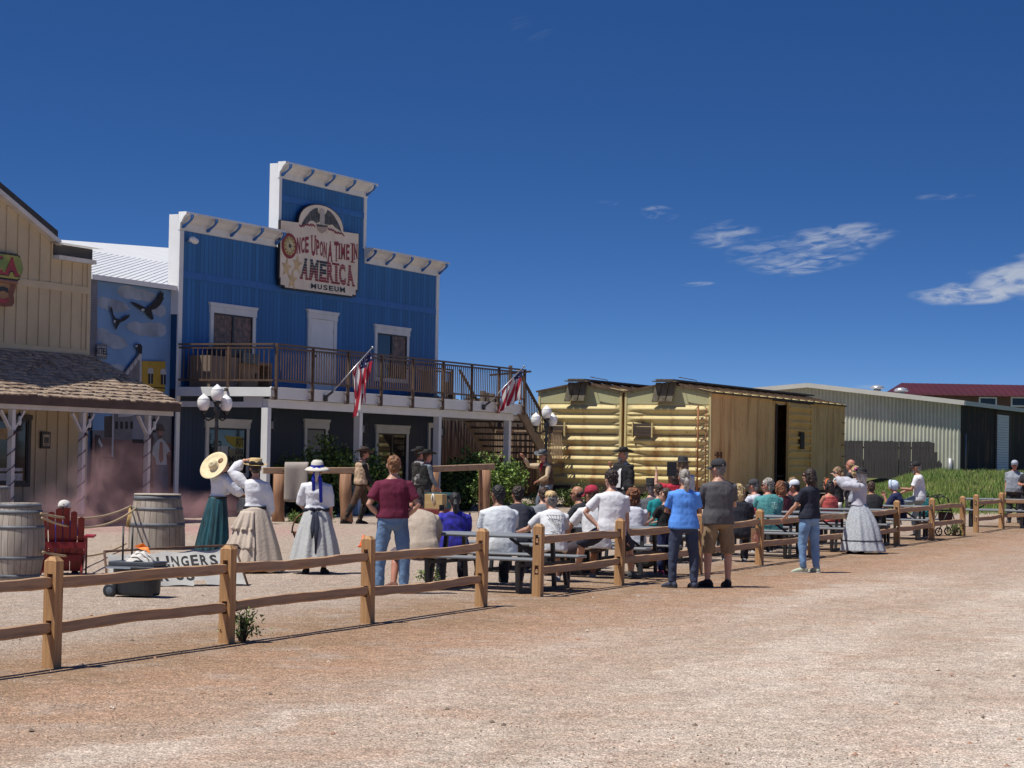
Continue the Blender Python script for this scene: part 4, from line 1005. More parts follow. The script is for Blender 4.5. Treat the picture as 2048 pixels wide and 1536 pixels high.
    w_.build('running_board', wood('old_grey_plank', (.16, .135, .11), (.07, .055, .045), 0), ro)
    # end platform: planks sloping out from the roof edge
    e = MB()
    for k in range(3):
        y = W_/2-.32+k*.24
        e.add([(-.10, y, 4.32), (-.10, y+.2, 4.32), (-.16, y+.2+.12, 3.72), (-.16, y+.12, 3.72), (-.14, y, 4.34), (-.14, y+.2, 4.34), (-.2, y+.32, 3.74), (-.2, y+.12, 3.74)], [(0, 1, 2, 3), (7, 6, 5, 4), (0, 4, 5, 1), (1, 5, 6, 2), (2, 6, 7, 3), (3, 7, 4, 0)])
    e.bb(-.34, -.02, W_/2-.38, W_/2+.42, zr-.0, zr+.035)
    e.build('brake_step', mat('old_board', (.15, .13, .09), .85, .3, 5, .2), b)
    pl = MB()
    for k in range(4): pl.bb(-.16, -.12, W_-.98, W_-.36, 2.62+k*.105, 2.715+k*.105)
    po = pl.build('placard_board', wood('dark_board', (.09, .06, .045), (.03, .022, .018), 1), b)
    for q_ in (W_-1.02, W_-.36): MB().bb(-.19, -.09, q_, q_+.04, 2.58, 3.06).build('placard_bracket', CARY, po)
    if long:
        l = MB(); l.tube([(-.2, .36, .9), (-.2, .36, 3.62)], .028, 6); l.tube([(-.12, .12, .9), (-.12, .12, 3.55)], .02, 6)
        for k in range(9): l.tube([(-.2, .36, 1.05+k*.3), (-.14, .12, 1.05+k*.3)], .012, 5); l.tube([(-.2, .36, 1.2+k*.3), (-.16, .46, 1.1+k*.3), (-.08, .5, 1.1+k*.3)], .012, 5)
        l.build('ladder', mat('rusty_orange', (.30, .12, .05), .8, .3, 6), b)
    g = MB(); g.tube([(-.3, .4, zr-.1), (-.3, .4, zr+.05), (-.3, 1.0, zr+.15), (0, 1.0, zr+.15)], .012, 5); g.build('grab_iron', RUSTD, b)
    u = MB(); u.bb(-.1, L_, .15, W_-.15, .78, .99); u.bb(-.02, .1, .0, W_, .84, .95)
    for x in (1.6, 3.4, 12.2, 14.): 
        for y in (.55, W_-.7):
            M_ = Matrix.Translation(V((x, y, .36))) @ Matrix.Rotation(PI/2, 4, 'X'); u.lathe([(.0, -.07), (.42, -.07), (.45, -.05), (.42, .05), (0, .05)], n=24, M=M_)
    u.bb(1.1, 3.9, .4, .6, .45, .75); u.bb(11.7, 14.5, .4, .6, .45, .75)
    u.build('underframe', RUSTD, b)
    return b
boxcar('weathered yellow boxcar with a sliding door half open along its side', 2.92 - 2.92)
boxcar('weathered yellow boxcar behind the stair and lamp post, only its ribbed end showing', 3.02, False)

# ------------------------------------------------------------ metal shed, red roofed house, stockade, pole
def shed():
    D = 125.; c = at(1920, 948, D); z0 = c.z-.3; P = V((c.x, c.y, 0))
    ze = at(1920, 800, D).z
    b = thing('metal_shed', 'long corrugated metal shed with low gable and white roller door', 'shed', P, ROTZ)
    apex_y, apex_z = endp(1620, 768, P); left_y, left_z = endp(1492, 775, P)
    def top(y): y = -y; return ze+(apex_z-ze)*(y/apex_y) if y > apex_y else apex_z+(y-apex_y)*.09*(1)
    W_ = 21.
    # end wall spans local y from 0 to W_ (away to the left), x=0
    m = MB(); n = int(W_/.10); vs = []
    for i in range(n+1):
        y = W_*i/n; x = -.07 if (i//1) % 2 else .0
        vs += [(x, y, z0), (x, y, top(y)-.02)]
    m.add(vs, [(2*i, 2*i+1, 2*i+3, 2*i+2) for i in range(n)])
    m.build('end_wall', mat('ribbed_metal', (.50, .51, .40), .5, .08, .8, .03), b)
    m = MB(); L_ = 34.; n = int(L_/.14); vs = []
    for i in range(n+1):
        x = .02+L_*i/n; y = -.04 if i % 2 else 0.; vs += [(x, y, z0), (x, y, ze-.02)]
    m.add(vs, [(2*i+2, 2*i+3, 2*i+1, 2*i) for i in range(n)])
    m.build('side_wall', rust_mat('shaded_metal', (.042, .036, .03), (.028, .024, .021), .5, (2, 2, .2), .55), b)  # shade of the side away from the sun put into this dark colour
    r = MB()
    ay = -apex_y
    r.add([(-.5, -.3, ze-.05), (-.5, ay, apex_z+.03), (-.5, W_, top(W_)+.03), (L_, -.3, ze-.05), (L_, ay, apex_z+.03), (L_, W_, top(W_)+.03)], [(0, 3, 4, 1), (1, 4, 5, 2)])
    ro = r.build('roof', mat('shed_roof', (.5, .5, .47), .35, .06, 1), b)
    f = MB(); f.beam((-.5, -.3, ze-.16), (-.5, ay, apex_z-.08), .06, .24); f.beam((-.5, ay, apex_z-.08), (-.5, W_, top(W_)-.08), .06, .24); f.bb(-.5, L_, -.34, -.28, ze-.28, ze-.05)
    f.build('roof_trim', mat('shed_trim', (.54, .53, .47), .5, .05, 1), b)
    x0, zz = loc(1992, 830, 0, P); x1, _ = loc(2015, 830, 0, P)
    d = MB(); zt = loc(1996, 829, 0, P)[1]; nn = 26
    for k in range(nn): d.bb(x0, x1, -.09, -.05-.015*(k % 2), z0+(zt-z0)*k/nn, z0+(zt-z0)*(k+.9)/nn)
    d.build('roller_door', mat('roller_white', (.66, .67, .68), .5, .05, 1), b)
    d = MB(); d.bb(x0-.4, x0, -.07, .0, z0, zt+.2); d.bb(x1, x1+.9, -.07, .0, z0, zt+.2); d.bb(x0, x1, -.07, .0, zt, zt+.2); d.build('door_frame', RUSTD, b)
    p = MB(); p.tube([(.6, -.15, z0), (.6, -.15, z0+2.4)], .035, 6); p.tube([(-.08, .5, z0), (-.08, .5, z0+1.1)], .12, 8); p.build('pipe', mat('galvanised', (.4, .41, .42), .5, .1, 3, metal=.5), b)
    for px_, py_ in ((1740, 775), (1790, 782)):
        y = endp(px_, py_, P)[0]; x = 6
        v = MB(); c_ = (x, -y+1.2, top(-y+1.2)); v.lathe([(.2, -.3), (.2, .16), (.38, .16), (.4, .22), (.3, .32), (.12, .37), (.02, .38)], c_, 20, cap=True)
        v.build('roof_vent', mat('vent_metal', (.6, .61, .62), .3, .05, 3, metal=.6), ro)
    # fence of dark boards along the foot of the end wall
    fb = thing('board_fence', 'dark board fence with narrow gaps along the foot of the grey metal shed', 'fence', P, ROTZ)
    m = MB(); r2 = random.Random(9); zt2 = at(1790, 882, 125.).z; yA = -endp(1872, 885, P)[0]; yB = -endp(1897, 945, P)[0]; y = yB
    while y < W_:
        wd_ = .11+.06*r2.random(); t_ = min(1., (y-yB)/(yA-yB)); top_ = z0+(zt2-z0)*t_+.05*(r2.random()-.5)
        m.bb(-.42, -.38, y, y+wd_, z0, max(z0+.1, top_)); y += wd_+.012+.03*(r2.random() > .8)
    m.build('board', wood('dark_slat', (.052, .048, .045), (.02, .019, .018), 2), fb)
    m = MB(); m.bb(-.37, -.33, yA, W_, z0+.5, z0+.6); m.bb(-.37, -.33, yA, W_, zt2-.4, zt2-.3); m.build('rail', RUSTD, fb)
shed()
def red_house():
    a = at(1806, 793, 200.); P = V((a.x, a.y, 0)); e = at(1806, 783, 200.).z; t = at(1822, 762, 200.).z
    b = thing('red_roof_house', 'brown house with a dark red metal roof far behind the shed', 'house', P, 0)
    xx = at(1822, 762, 200.).x-a.x
    r = MB(); r.add([(-.2, 0, e-.25), (34, 0, e-.25), (xx, 5, t), (30, 5, t), (34, 10, e), (-.2, 10, e)], [(0, 1, 3, 2), (1, 4, 3), (2, 3, 4, 5), (0, 2, 5)])
    for k in range(60): r.beam((.6+k*.55, .0, e-.22), (max(.6+k*.55, xx+.1), 5, t+.01), .03, .03)
    r.build('roof', mat('red_metal_roof', (.075, .012, .015), .5, .12, .4), b)
    MB().bb(.4, 33.5, .5, 9.5, -.2, e-.1).build('wall', mat('brown_brick', (.17, .09, .065), .85, .15, .8), b)
    for px_ in (1978, 2042):
        wx = at(px_, 798, 200.).x-a.x; wz = at(px_, 799, 200.).z
        f = MB(); f.bb(wx-.75, wx+.75, .42, .5, wz-.6, wz+.22); fo = f.build('window', WHITE2, b); MB().bb(wx-.62, wx+.62, .4, .418, wz-.48, wz+.1).build('pane', DARKGLASS, fo)
    MB().tube([(18, 5, t), (18, 5, t+.5)], .2, 8).build('flue', RUSTD, b)
red_house()
def stockade():
    r2 = random.Random(4)
    b = thing('stockade_fence', 'dark stockade of uneven upright logs behind the balcony', 'fence', P0, ROTZ)
    m = MB(); r2 = random.Random(4); x = 18.4
    while x < 34:
        d = .11+.07*r2.random(); y = 3.+(x-19)*.02
        zt = (3.65 if x < 27.3 else 3.05)+.75*r2.random()*r2.random()+.2*r2.random()
        m.tube([(x, y, 0), (x+.02*r2.random(), y, zt)], [d, d*.92], 7); x += 2*d+.01
    m.build('log', wood('stockade_log', (.085, .058, .042), (.04, .028, .02), 2), b)
stockade()
pl = thing('utility_pole', 'wooden utility pole with crossarm behind the balcony end', 'utility pole', at(1018, 900, 150), 0)
pz = at(1018, 731, 150).z-pl.location.z
MB().tube([(0, 0, -2), (0, 0, pz)], [.17, .12], 8).build('pole', RUSTD, pl)
MB().beam((-1.3, .1, pz-.62), (1.3, -.1, pz-.35), .1, .12).build('crossarm', RUSTD, pl)
# ------------------------------------------------------------ split rail fences
CEDAR = wood('cedar', (.57, .33, .145), (.30, .155, .06), 2, .8)
CEDRAIL = wood('cedar_rail', (.52, .31, .155), (.27, .145, .07), 0, .8, grey=(.42, .31, .22))
SLOT = plain('slot_shadow', (.05, .028, .014), .9)
def fence(label, pts, ext0=False, ext1=False, seed=1):
    """square posts with through slots, two rough rails in each bay"""
    r2 = random.Random(seed); o = V(pts[0])
    f = thing('split_rail_fence', label, 'fence', o, 0)
    H = .92
    for i, p in enumerate(pts):
        q = V(pts[min(i+1, len(pts)-1)])-V(pts[max(i-1, 0)]); a = math.atan2(q.y, q.x)
        M_ = Matrix.Translation(V(p)-o) @ Matrix.Rotation(a+.06*(r2.random()-.5), 4, 'Z') @ Matrix.Rotation(.02*(r2.random()-.5), 4, 'X')
        m = MB(); w = .058
        m.bb(-w, w, -w, -.028, -.3, H-.025); m.bb(-w, w, .028, w, -.3, H-.025)
        for z0, z1 in ((-.3, .28), (.40, .66), (.79, H-.02)): m.bb(-w+.001, w-.001, -.028, .028, z0, z1)
        # chamfered cap
        m.add([(-w, -w, H-.025), (w, -w, H-.025), (w, w, H-.025), (-w, w, H-.025), (-w+.03, -w+.03, H+.012), (w-.03, -w+.03, H+.012), (w-.03, w-.03, H+.012), (-w+.03, w-.03, H+.012)], [(0, 1, 5, 4), (1, 2, 6, 5), (2, 3, 7, 6), (3, 0, 4, 7), (4, 5, 6, 7)])
        bo = m.build('post', CEDAR, f); bo.matrix_local = M_
    def rail(p0, p1, z):
        d = (p1-p0); L_ = d.length; u = d/L_; n = 17; s = V((-u.y, u.x, 0)); vs = []
        sag = .04*(r2.random()-.5); ph = r2.random()*6
        for k in range(n):
            t = -.02+1.04*k/(n-1); e = min(1., min(t+.02, 1.02-t)/.06+.55)
            c = V((L_*t, .006*math.sin(ph+k*.8), .004*math.sin(ph*2+k*.6)+sag*math.sin(PI*t)))
            hw = .031*e*(.85+.3*r2.random()); hh = .050*e*(.95+.1*r2.random())
            for (a, b) in ((-1, -.7), (-.3, -1), (.8, -.9), (1, .2), (.5, 1), (-.7, .9)):
                vs.append(c+V((0, a*hw, b*hh+.008*(r2.random()-.5))))
        m = MB(); m.add(vs, [(i*6+k, (i+1)*6+k, (i+1)*6+(k+1) % 6, i*6+(k+1) % 6) for i in range(n-1) for k in range(6)]+[tuple(range(6)), tuple((n-1)*6+k for k in range(5, -1, -1))])
        ro = m.build('rail', CEDRAIL, f); ro.location = p0-o+V((0, 0, z+.02*(r2.random()-.5))); ro.rotation_euler = (0, -math.asin(max(-1, min(1, u.z))), math.atan2(u.y, u.x))
    P = [V(p) for p in pts]
    if ext0: P = [P[0]*2-P[1]]+P
    for a, b in zip(P, P[1:]):
        for z in (.335, .715): rail(a, b, z)
    return f
def rockbase(p):
    pass
def g3(px, py): return G(px, py)
fa = [g3(103, 1336), g3(453, 1286), g3(735, 1246), g3(962, 1213)]
fence('nearest split rail fence of orange cedar, ending at the gap by the tables', fa, ext0=True, seed=3)
pa, pz_ = g3(1075, 1193), g3(1925, 1072); dd = (pz_-pa); nb = round(dd.length/3.25)
fb_ = [pa+dd*(k/nb) for k in range(nb+1)]
fb_ = [V((p.x, p.y, gz(p.x, p.y))) for p in fb_]
fb_[1] = g3(1238, 1170)
print('fence2', nb, dd.length/nb, [(round(1024+4800*p.x/p.y), ) for p in fb_])
fence('long split rail fence in front of the crowded picnic tables', fb_, seed=5)
fc = [g3(1952, 1065), g3(2003, 1058)]; u_ = V((.929*1.9, -.37*1.9, 0)); dd = (fb_[-1]-fb_[0]).normalized()*2.9
fc = [g3(1952, 1065), g3(2003, 1057)]; e1 = fc[1]+V((1.45, .25, 0)); e2 = e1+V((1.6, .6, 0)); fc += [V((e.x, e.y, gz(e.x, e.y))) for e in (e1, e2)]
fence('far split rail fence beyond the gap, beside the man in the grey T-shirt', fc, seed=7)

# ------------------------------------------------------------ hitching rails with a blanket
PEEL = wood('peeled_log', (.40, .22, .12), (.20, .09, .05), 2, .7)
BEAMW = wood('rail_beam', (.46, .31, .20), (.32, .20, .12), 0, .7)
def hitch(label, pxa, pxb, D, posts, pz=None):
    a, b = at(*pxa, D[0]), at(*pxb, D[1]); o = V((a.x, a.y, gz(a.x, a.y)))
    t = thing('hitching_rail', label, 'hitching rail', o, 0)
    m = MB(); m.beam(a-o, b-o, .13, .15); ro = m.build('beam', BEAMW, t, bevel=.015)
    for f, kx in posts:
        p = a.lerp(b, f)-o; zb = gz(p.x+o.x, p.y+o.y)-o.z
        q = MB(); q.tube([(p.x+.10*kx, p.y, zb-.2), (p.x+.05*kx, p.y, zb+.3), (p.x, p.y, p.z-.6), (p.x-.02*kx, p.y, p.z-.08)], [.17, .145, .15, .16], 9); q.build('post', PEEL, t)
    return a, b
ha, hb = hitch('hitching rail of pale timber with a cloth hung over it, in front of the museum', (526, 941), (716, 941), (57.2, 57.8), ((.17, 0), (.87, .6)))
hitch('hitching rail on a red peeled log post beside the green shrub', (860, 938), (988, 933), (60.2, 61.2), ((.05, 0), (.86, 0)))
def blanket():
    a = at(570, 932, 57.1); b = at(617, 932, 57.1); m = MB(); nu, nv = 12, 14; vs = []
    for j in range(nv+1):
        for i in range(nu+1):
            u = i/nu; v = j/nv; p = a.lerp(b, u)
            L_ = .25+.92*v if v > 0 else 0
            if v < .18: q = p+V((0, .12-.2*v/.18, .055+.03*math.sin(PI*v/.18)))
            else: q = p+V((.02*math.sin(u*3), -.09-.03*math.sin(u*9)*v, .05-(v-.18)*1.08-.02*math.sin(u*5)))
            vs.append(q-a)
    m.add(vs, [(j*(nu+1)+i, j*(nu+1)+i+1, (j+1)*(nu+1)+i+1, (j+1)*(nu+1)+i) for j in range(nv) for i in range(nu)], 0, True)
    o = m.build('blanket', mat('grey_blanket', (.33, .29, .255), .95, .08, 3, .25, 60), at=a)
    o.modifiers.new('s', 'SOLIDIFY').thickness = .012
    tag(o, 'pale grey cloth draped over the hitching rail', 'blanket')
blanket()

# ------------------------------------------------------------ street lamps
GLOBE = mat('milk_glass', (.86, .86, .85), .25, .03, 3, 0)
def lamp(label, px, D, topy):
    p = at(px, 900, D); z0 = gz(p.x, p.y); zt = at(px, topy, D).z-z0
    t = thing('street_lamp', label, 'street lamp', (p.x, p.y, z0), .35, 'three globe street lamps')
    m = MB(); zc = zt-.505
    m.lathe([(.16, 0), (.16, .12), (.11, .2), (.10, .5), (.07, .6), (.05, .75), (.042, zc-.55), (.06, zc-.5), (.04, zc-.44), (.045, zc-.2), (.09, zc-.06), (.05, zc), (.07, zc+.05), (.10, zc+.08), (.1, zc+.11), (.02, zc+.115)], n=14)
    m.build('post', IRON, t)
    gl = [(r*.97, z*.80) for r, z in ((.035, 0), (.09, .03), (.135, .12), (.152, .22), (.15, .3), (.138, .335), (.142, .345), (.12, .38), (.07, .44), (.035, .47), (.028, .485), (.01, .5), (.001, .502))]
    def globe(x, y, z, par):
        g = MB(); g.lathe(gl, (x, y, z), 20); g.build('globe', GLOBE, par)
    globe(0, 0, zc+.10, t)
    for k in range(3):
        a = 2*PI*k/3+.62
        x, y = .31*math.cos(a), .31*math.sin(a)
        if k == 2: continue
        am = MB(); am.tube([(.04*math.cos(a), .04*math.sin(a), zc-.25), (x*.6, y*.6, zc-.33), (x, y, zc-.28), (x, y, zc-.12)], [.025, .022, .02, .03], 7)
        am.lathe([(.03, -.08), (.075, -.02), (.085, .0), (.02, .005)], (x, y, zc-.12), 12); ao = am.build('arm', IRON, t)
        globe(x, y, zc-.12, ao)
    return t
l1 = lamp('black lamp post with white globes in front of the museum window', 432, 55., 768)
l2 = lamp('black lamp post with white globes in front of the outside stair and boxcar', 1092, 70., 810)

# ------------------------------------------------------------ flags
def flag(label, br, tip, b0, b1, hang, spread, seed):
    x0, z0 = loc(*br, b0); x1, z1 = loc(*tip, b1)
    W = lambda x, b, z: V((P0.x+AX.x*x+BX.x*b, P0.y+AX.y*x+BX.y*b, z))
    p, q = W(x0, b0, z0), W(x1, b1, z1); t = thing('flag', label, 'flag', p, 0, 'flags on the balcony front'); u = q-p
    m = MB(); m.tube([(0, 0, 0), u], .016, 8); m.ell(u, (.035, .035, .035), 10); m.build('pole', mat('pole_silver', (.5, .5, .5), .35, .1, 5, metal=.7), t)
    m = MB(); m.beam(V((0, 0, 0))-BX*.06, V(u)*.12, .06, .06); m.box((-BX.x*.05, -BX.y*.05, -.02), (.1, .1, .16)); m.build('bracket', IRON, t)
    nu, nv = 39, 36; vs = []; r2 = random.Random(seed); hu = AX*-1
    for j in range(nv+1):
        v = j/nv
        for i in range(nu+1):
            s = i/nu                                   # 0 at the tip end of the hoist
            base = u*(.96-.40*s)
            drop = hang*v
            nar = 1-spread[0]*sstep(0, 1, v)
            mid = u*(.96-.40*.5)
            c = V((base.x, base.y, base.z*1)).lerp(V((mid.x, mid.y, base.z)), 1-nar)
            fold = math.sin(s*19+v*3+seed)*.075*sstep(0, .25, v)*(1-.2*v)
            c += V((BX.x*fold, BX.y*fold, 0))+AX*(.05*math.sin(s*11+v*5)*v)
            c += V((-1, 0, 0))*spread[1]*v*s
            c.z -= drop*(1-.12*s*spread[2])-.0
            c.z = c.z if v > 0 else base.z
            vs.append(c)
    m = MB(); o = 0; m.v = [tuple(x) for x in vs]
    for j in range(nv):
        for i in range(nu):
            st = i*13//nu
            mi = 2 if (i < nu*7/13 and j < nv*.22) else (0 if st % 2 == 0 else 1)
            if mi == 2 and (i % 4 == 1) and (j % 4 == 1): mi = 1
            m.f.append([j*(nu+1)+i, j*(nu+1)+i+1, (j+1)*(nu+1)+i+1, (j+1)*(nu+1)+i]); m.m.append(mi); m.s.append(True)
    m.build('cloth', [mat('flag_red', (.45, .02, .045), .8, .08, 4), mat('flag_white', (.78, .76, .74), .8, .05, 4), mat('flag_blue', (.015, .02, .09), .8, .1, 4)], t)
flag('striped flag hanging limp and narrow from its pole on the balcony fascia', (655, 795), (745, 695), 2.86, 3.75, 1.3, (.5, .05, .3), 1)
flag('striped flag spread wider at the far end of the balcony', (971, 813), (1048, 733), 2.86, 3.7, .92, (.2, .34, .12), 4)

# ------------------------------------------------------------ barrels, ropes, chair
STAVE = siding('barrel_stave', (.40, .33, .25), .09, 0, .035, .35, .85, .16, wear=(.22, .16, .12))
HOOP = mat('barrel_hoop', (.13, .14, .155), .6, .25, 6, .1)
def barrel(label, p, prof, hoops, inner=True, rz=0.):
    t = thing('barrel', label, 'barrel', p, rz)
    m = MB(); r2 = random.Random(2); n = 26
    m.lathe(prof, n=n*2, fn=lambda q, a, r, z: q)
    H = prof[-1][1]; rt = prof[-1][0]
    m.lathe([(rt, H), (rt-.025, H), (rt-.03, H-.28)], n=n*2); 
    m.build('staves', barrel_mat(), t)
    def rad(z):
        for (r0, z0), (r1, z1) in zip(prof, prof[1:]):
            if z0 <= z <= z1: return r0+(r1-r0)*(z-z0)/(z1-z0)
        return prof[-1][0]
    for z, h in hoops:
        MB().lathe([(rad(z-h/2)+.001, z-h/2), (rad(z-h/2)+.008, z-h/2), (rad(min(H, z+h/2))+.008, z+h/2), (rad(min(H, z+h/2))+.001, z+h/2)], n=52).build('hoop', HOOP, t)
    m = MB(); m.lathe([(0, H-.05 if not inner else H-.16), (rt-.028, H-.05 if not inner else H-.16)], n=40); m.build('lid', mat('barrel_inside', (.26, .15, .08), .9, .3, 5), t)
    return t
def barrel_mat():
    if 'barrel_angular' in MATS: return MATS['barrel_angular']
    m, N, L, bs = nt('barrel_angular')
    t = N.new('ShaderNodeTexCoord'); sp = N.new('ShaderNodeSeparateXYZ'); L.new(t.outputs['Object'], sp.inputs[0])
    a = mth(N, L, 'MULTIPLY', mth(N, L, 'ARCTAN2', sp.outputs[1], sp.outputs[0]), 26/(2*PI)); fr = mth(N, L, 'FRACT', a)
    wn = N.new('ShaderNodeTexWhiteNoise'); wn.noise_dimensions = '1D'; L.new(mth(N, L, 'FLOOR', a), wn.inputs['W'])
    c = mix(N, L, wn.outputs['Value'], (.33, .28, .225), (.47, .42, .35))
    n1 = noise_n(N, L, 1., objco(N, L, (14, 14, 1.4)), 7, .65)
    c = mix(N, L, ramp(N, L, n1, [(.4, 0.), (.7, .7)]), c, (.24, .19, .15))
    n2 = noise_n(N, L, 2.2, objco(N, L), 6, .6)
    c = mix(N, L, ramp(N, L, n2, [(.55, 0.), (.72, .6)]), c, (.16, .095, .06))
    g = mth(N, L, 'LESS_THAN', mth(N, L, 'MINIMUM', fr, mth(N, L, 'SUBTRACT', 1., fr)), .035)
    c = mix(N, L, g, c, (.07, .05, .035)); L.new(c, bs.inputs['Base Color']); bs.inputs['Roughness'].default_value = .85; bump(N, L, bs, n1, .25, .01)
    MATS['barrel_angular'] = m
    return m
full = [(.285, 0), (.325, .16), (.352, .34), (.36, .48), (.352, .62), (.325, .80), (.29, .96)]
b1 = at(33, 1100, 31.6); b1 = V((b1.x, b1.y, gz(b1.x, b1.y)+.04)); barrel('wine barrel with grey hoops at the left frame edge beside the red chair', b1, [(r*1.02, z*1.06) for r, z in full], ((.06, .05), (.30, .045), (.70, .045), (.9, .05), (.985, .055)))
b3 = at(-24, 1100, 37); barrel('dark topped barrel mostly cut off by the left frame edge', V((b3.x, b3.y, gz(b3.x, b3.y)+.2)), full, ((.05, .05), (.28, .045), (.68, .045), (.93, .05)), False)
b2 = G(313, 1097); barrel('half barrel wider at its foot, behind the cooler and banner', b2, [(.50, 0), (.495, .25), (.475, .5), (.44, .72), (.40, .93)], ((.42, .07), (.70, .05), (.89, .08)), False)
lid = MB().lathe([(.0, .03), (.40, .025), (.415, .015), (.415, 0), (0, 0)], n=40).build('round_board', mat('lid_pale', (.42, .37, .30), .8, .15, 5), at=(b2.x, b2.y, b2.z+.94)); tag(lid, 'pale round board lying on the half barrel', 'board')
def rope(label, a, b, sag, seed):
    m = MB(); pts = [a.lerp(b, k/24)-V((0, 0, sag*4*(k/24)*(1-k/24))) for k in range(25)]; m.tube([p-a for p in pts], .017, 7)
    o = m.build('rope', mat('manila_rope', (.50, .37, .22), .9, .2, 40, .5, 90), at=a); tag(o, label, 'rope', 'ropes between the barrels')
rope('upper rope slung between the barrels above the red chair', at(82, 1027, 31.4), at(262, 1012, 42.2), .13, 1)
rope('second rope crossing the back of the red chair near its top', at(84, 1036, 31.3), at(272, 1016, 42.), .22, 1)
rope('lowest rope across the lower back of the red chair', at(86, 1104, 31.3), at(252, 1087, 42.1), .13, 2)
m = MB(); r2 = random.Random(6); c = at(262, 1020, 42.2)
for k in range(46):
    a = r2.random()*6.28; m.tube([(.02*math.cos(a), .02*math.sin(a), .05), (.05*math.cos(a), .05*math.sin(a), -.12), (.08*math.cos(a), .08*math.sin(a)-.02, -.26-.05*r2.random())], [.012, .009, .005], 4)
tag(m.build('rope_tassel', mat('straw_tassel', (.46, .31, .13), .9, .25, 20), at=c), 'frayed straw tassel tied to the half barrel', 'tassel')
def adirondack():
    p = at(126, 1100, 33.8); t = thing('garden_chair', 'red slatted garden chair seen from behind with a child in it', 'chair', (p.x, p.y, gz(p.x, p.y)), .12)
    RED = mat('chair_red', (.20, .010, .014), .45, .12, 5, .05)
    hs = [.80, .87, .92, .93, .88, .80]
    for k, h in enumerate(hs):
        x = -.235+k*.094; f = (k-2.5)*.010
        m = MB(); m.add([(x-.044, .04, .05), (x+.044, .04, .05), (x+f+.0445, -.24, h), (x+f, -.245, h+.02), (x+f-.0445, -.24, h)]+[(x-.044, .06, .05), (x+.044, .06, .05), (x+f+.0445, -.22, h), (x+f, -.225, h+.02), (x+f-.0445, -.22, h)], [(4, 3, 2, 1, 0), (5, 6, 7, 8, 9)]+[(i, (i+1) % 5, (i+1) % 5+5, i+5) for i in range(5)])
        m.build('back_slat', RED, t)
    m = MB(); m.beam((-.30, -.16, .42), (.30, -.16, .42), .02, .09, up=(0, 0, 1)); m.beam((-.26, -.05, .24), (.26, -.05, .24), .03, .09); m.build('cross_rail', RED, t)
    for k in range(5): MB().bb(-.26, .26, .02+k*.1, .11+k*.1, .25+k*.025, .27+k*.025).build('seat_slat', RED, t)
    for s in (-1, 1):
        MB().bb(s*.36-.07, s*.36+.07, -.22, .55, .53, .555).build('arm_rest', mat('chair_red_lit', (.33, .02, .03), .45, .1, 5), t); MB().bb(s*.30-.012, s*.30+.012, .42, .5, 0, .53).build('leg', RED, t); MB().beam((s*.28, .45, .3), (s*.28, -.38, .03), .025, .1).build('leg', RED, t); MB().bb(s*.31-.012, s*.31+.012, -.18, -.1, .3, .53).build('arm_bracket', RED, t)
    return t
CHAIR = adirondack()

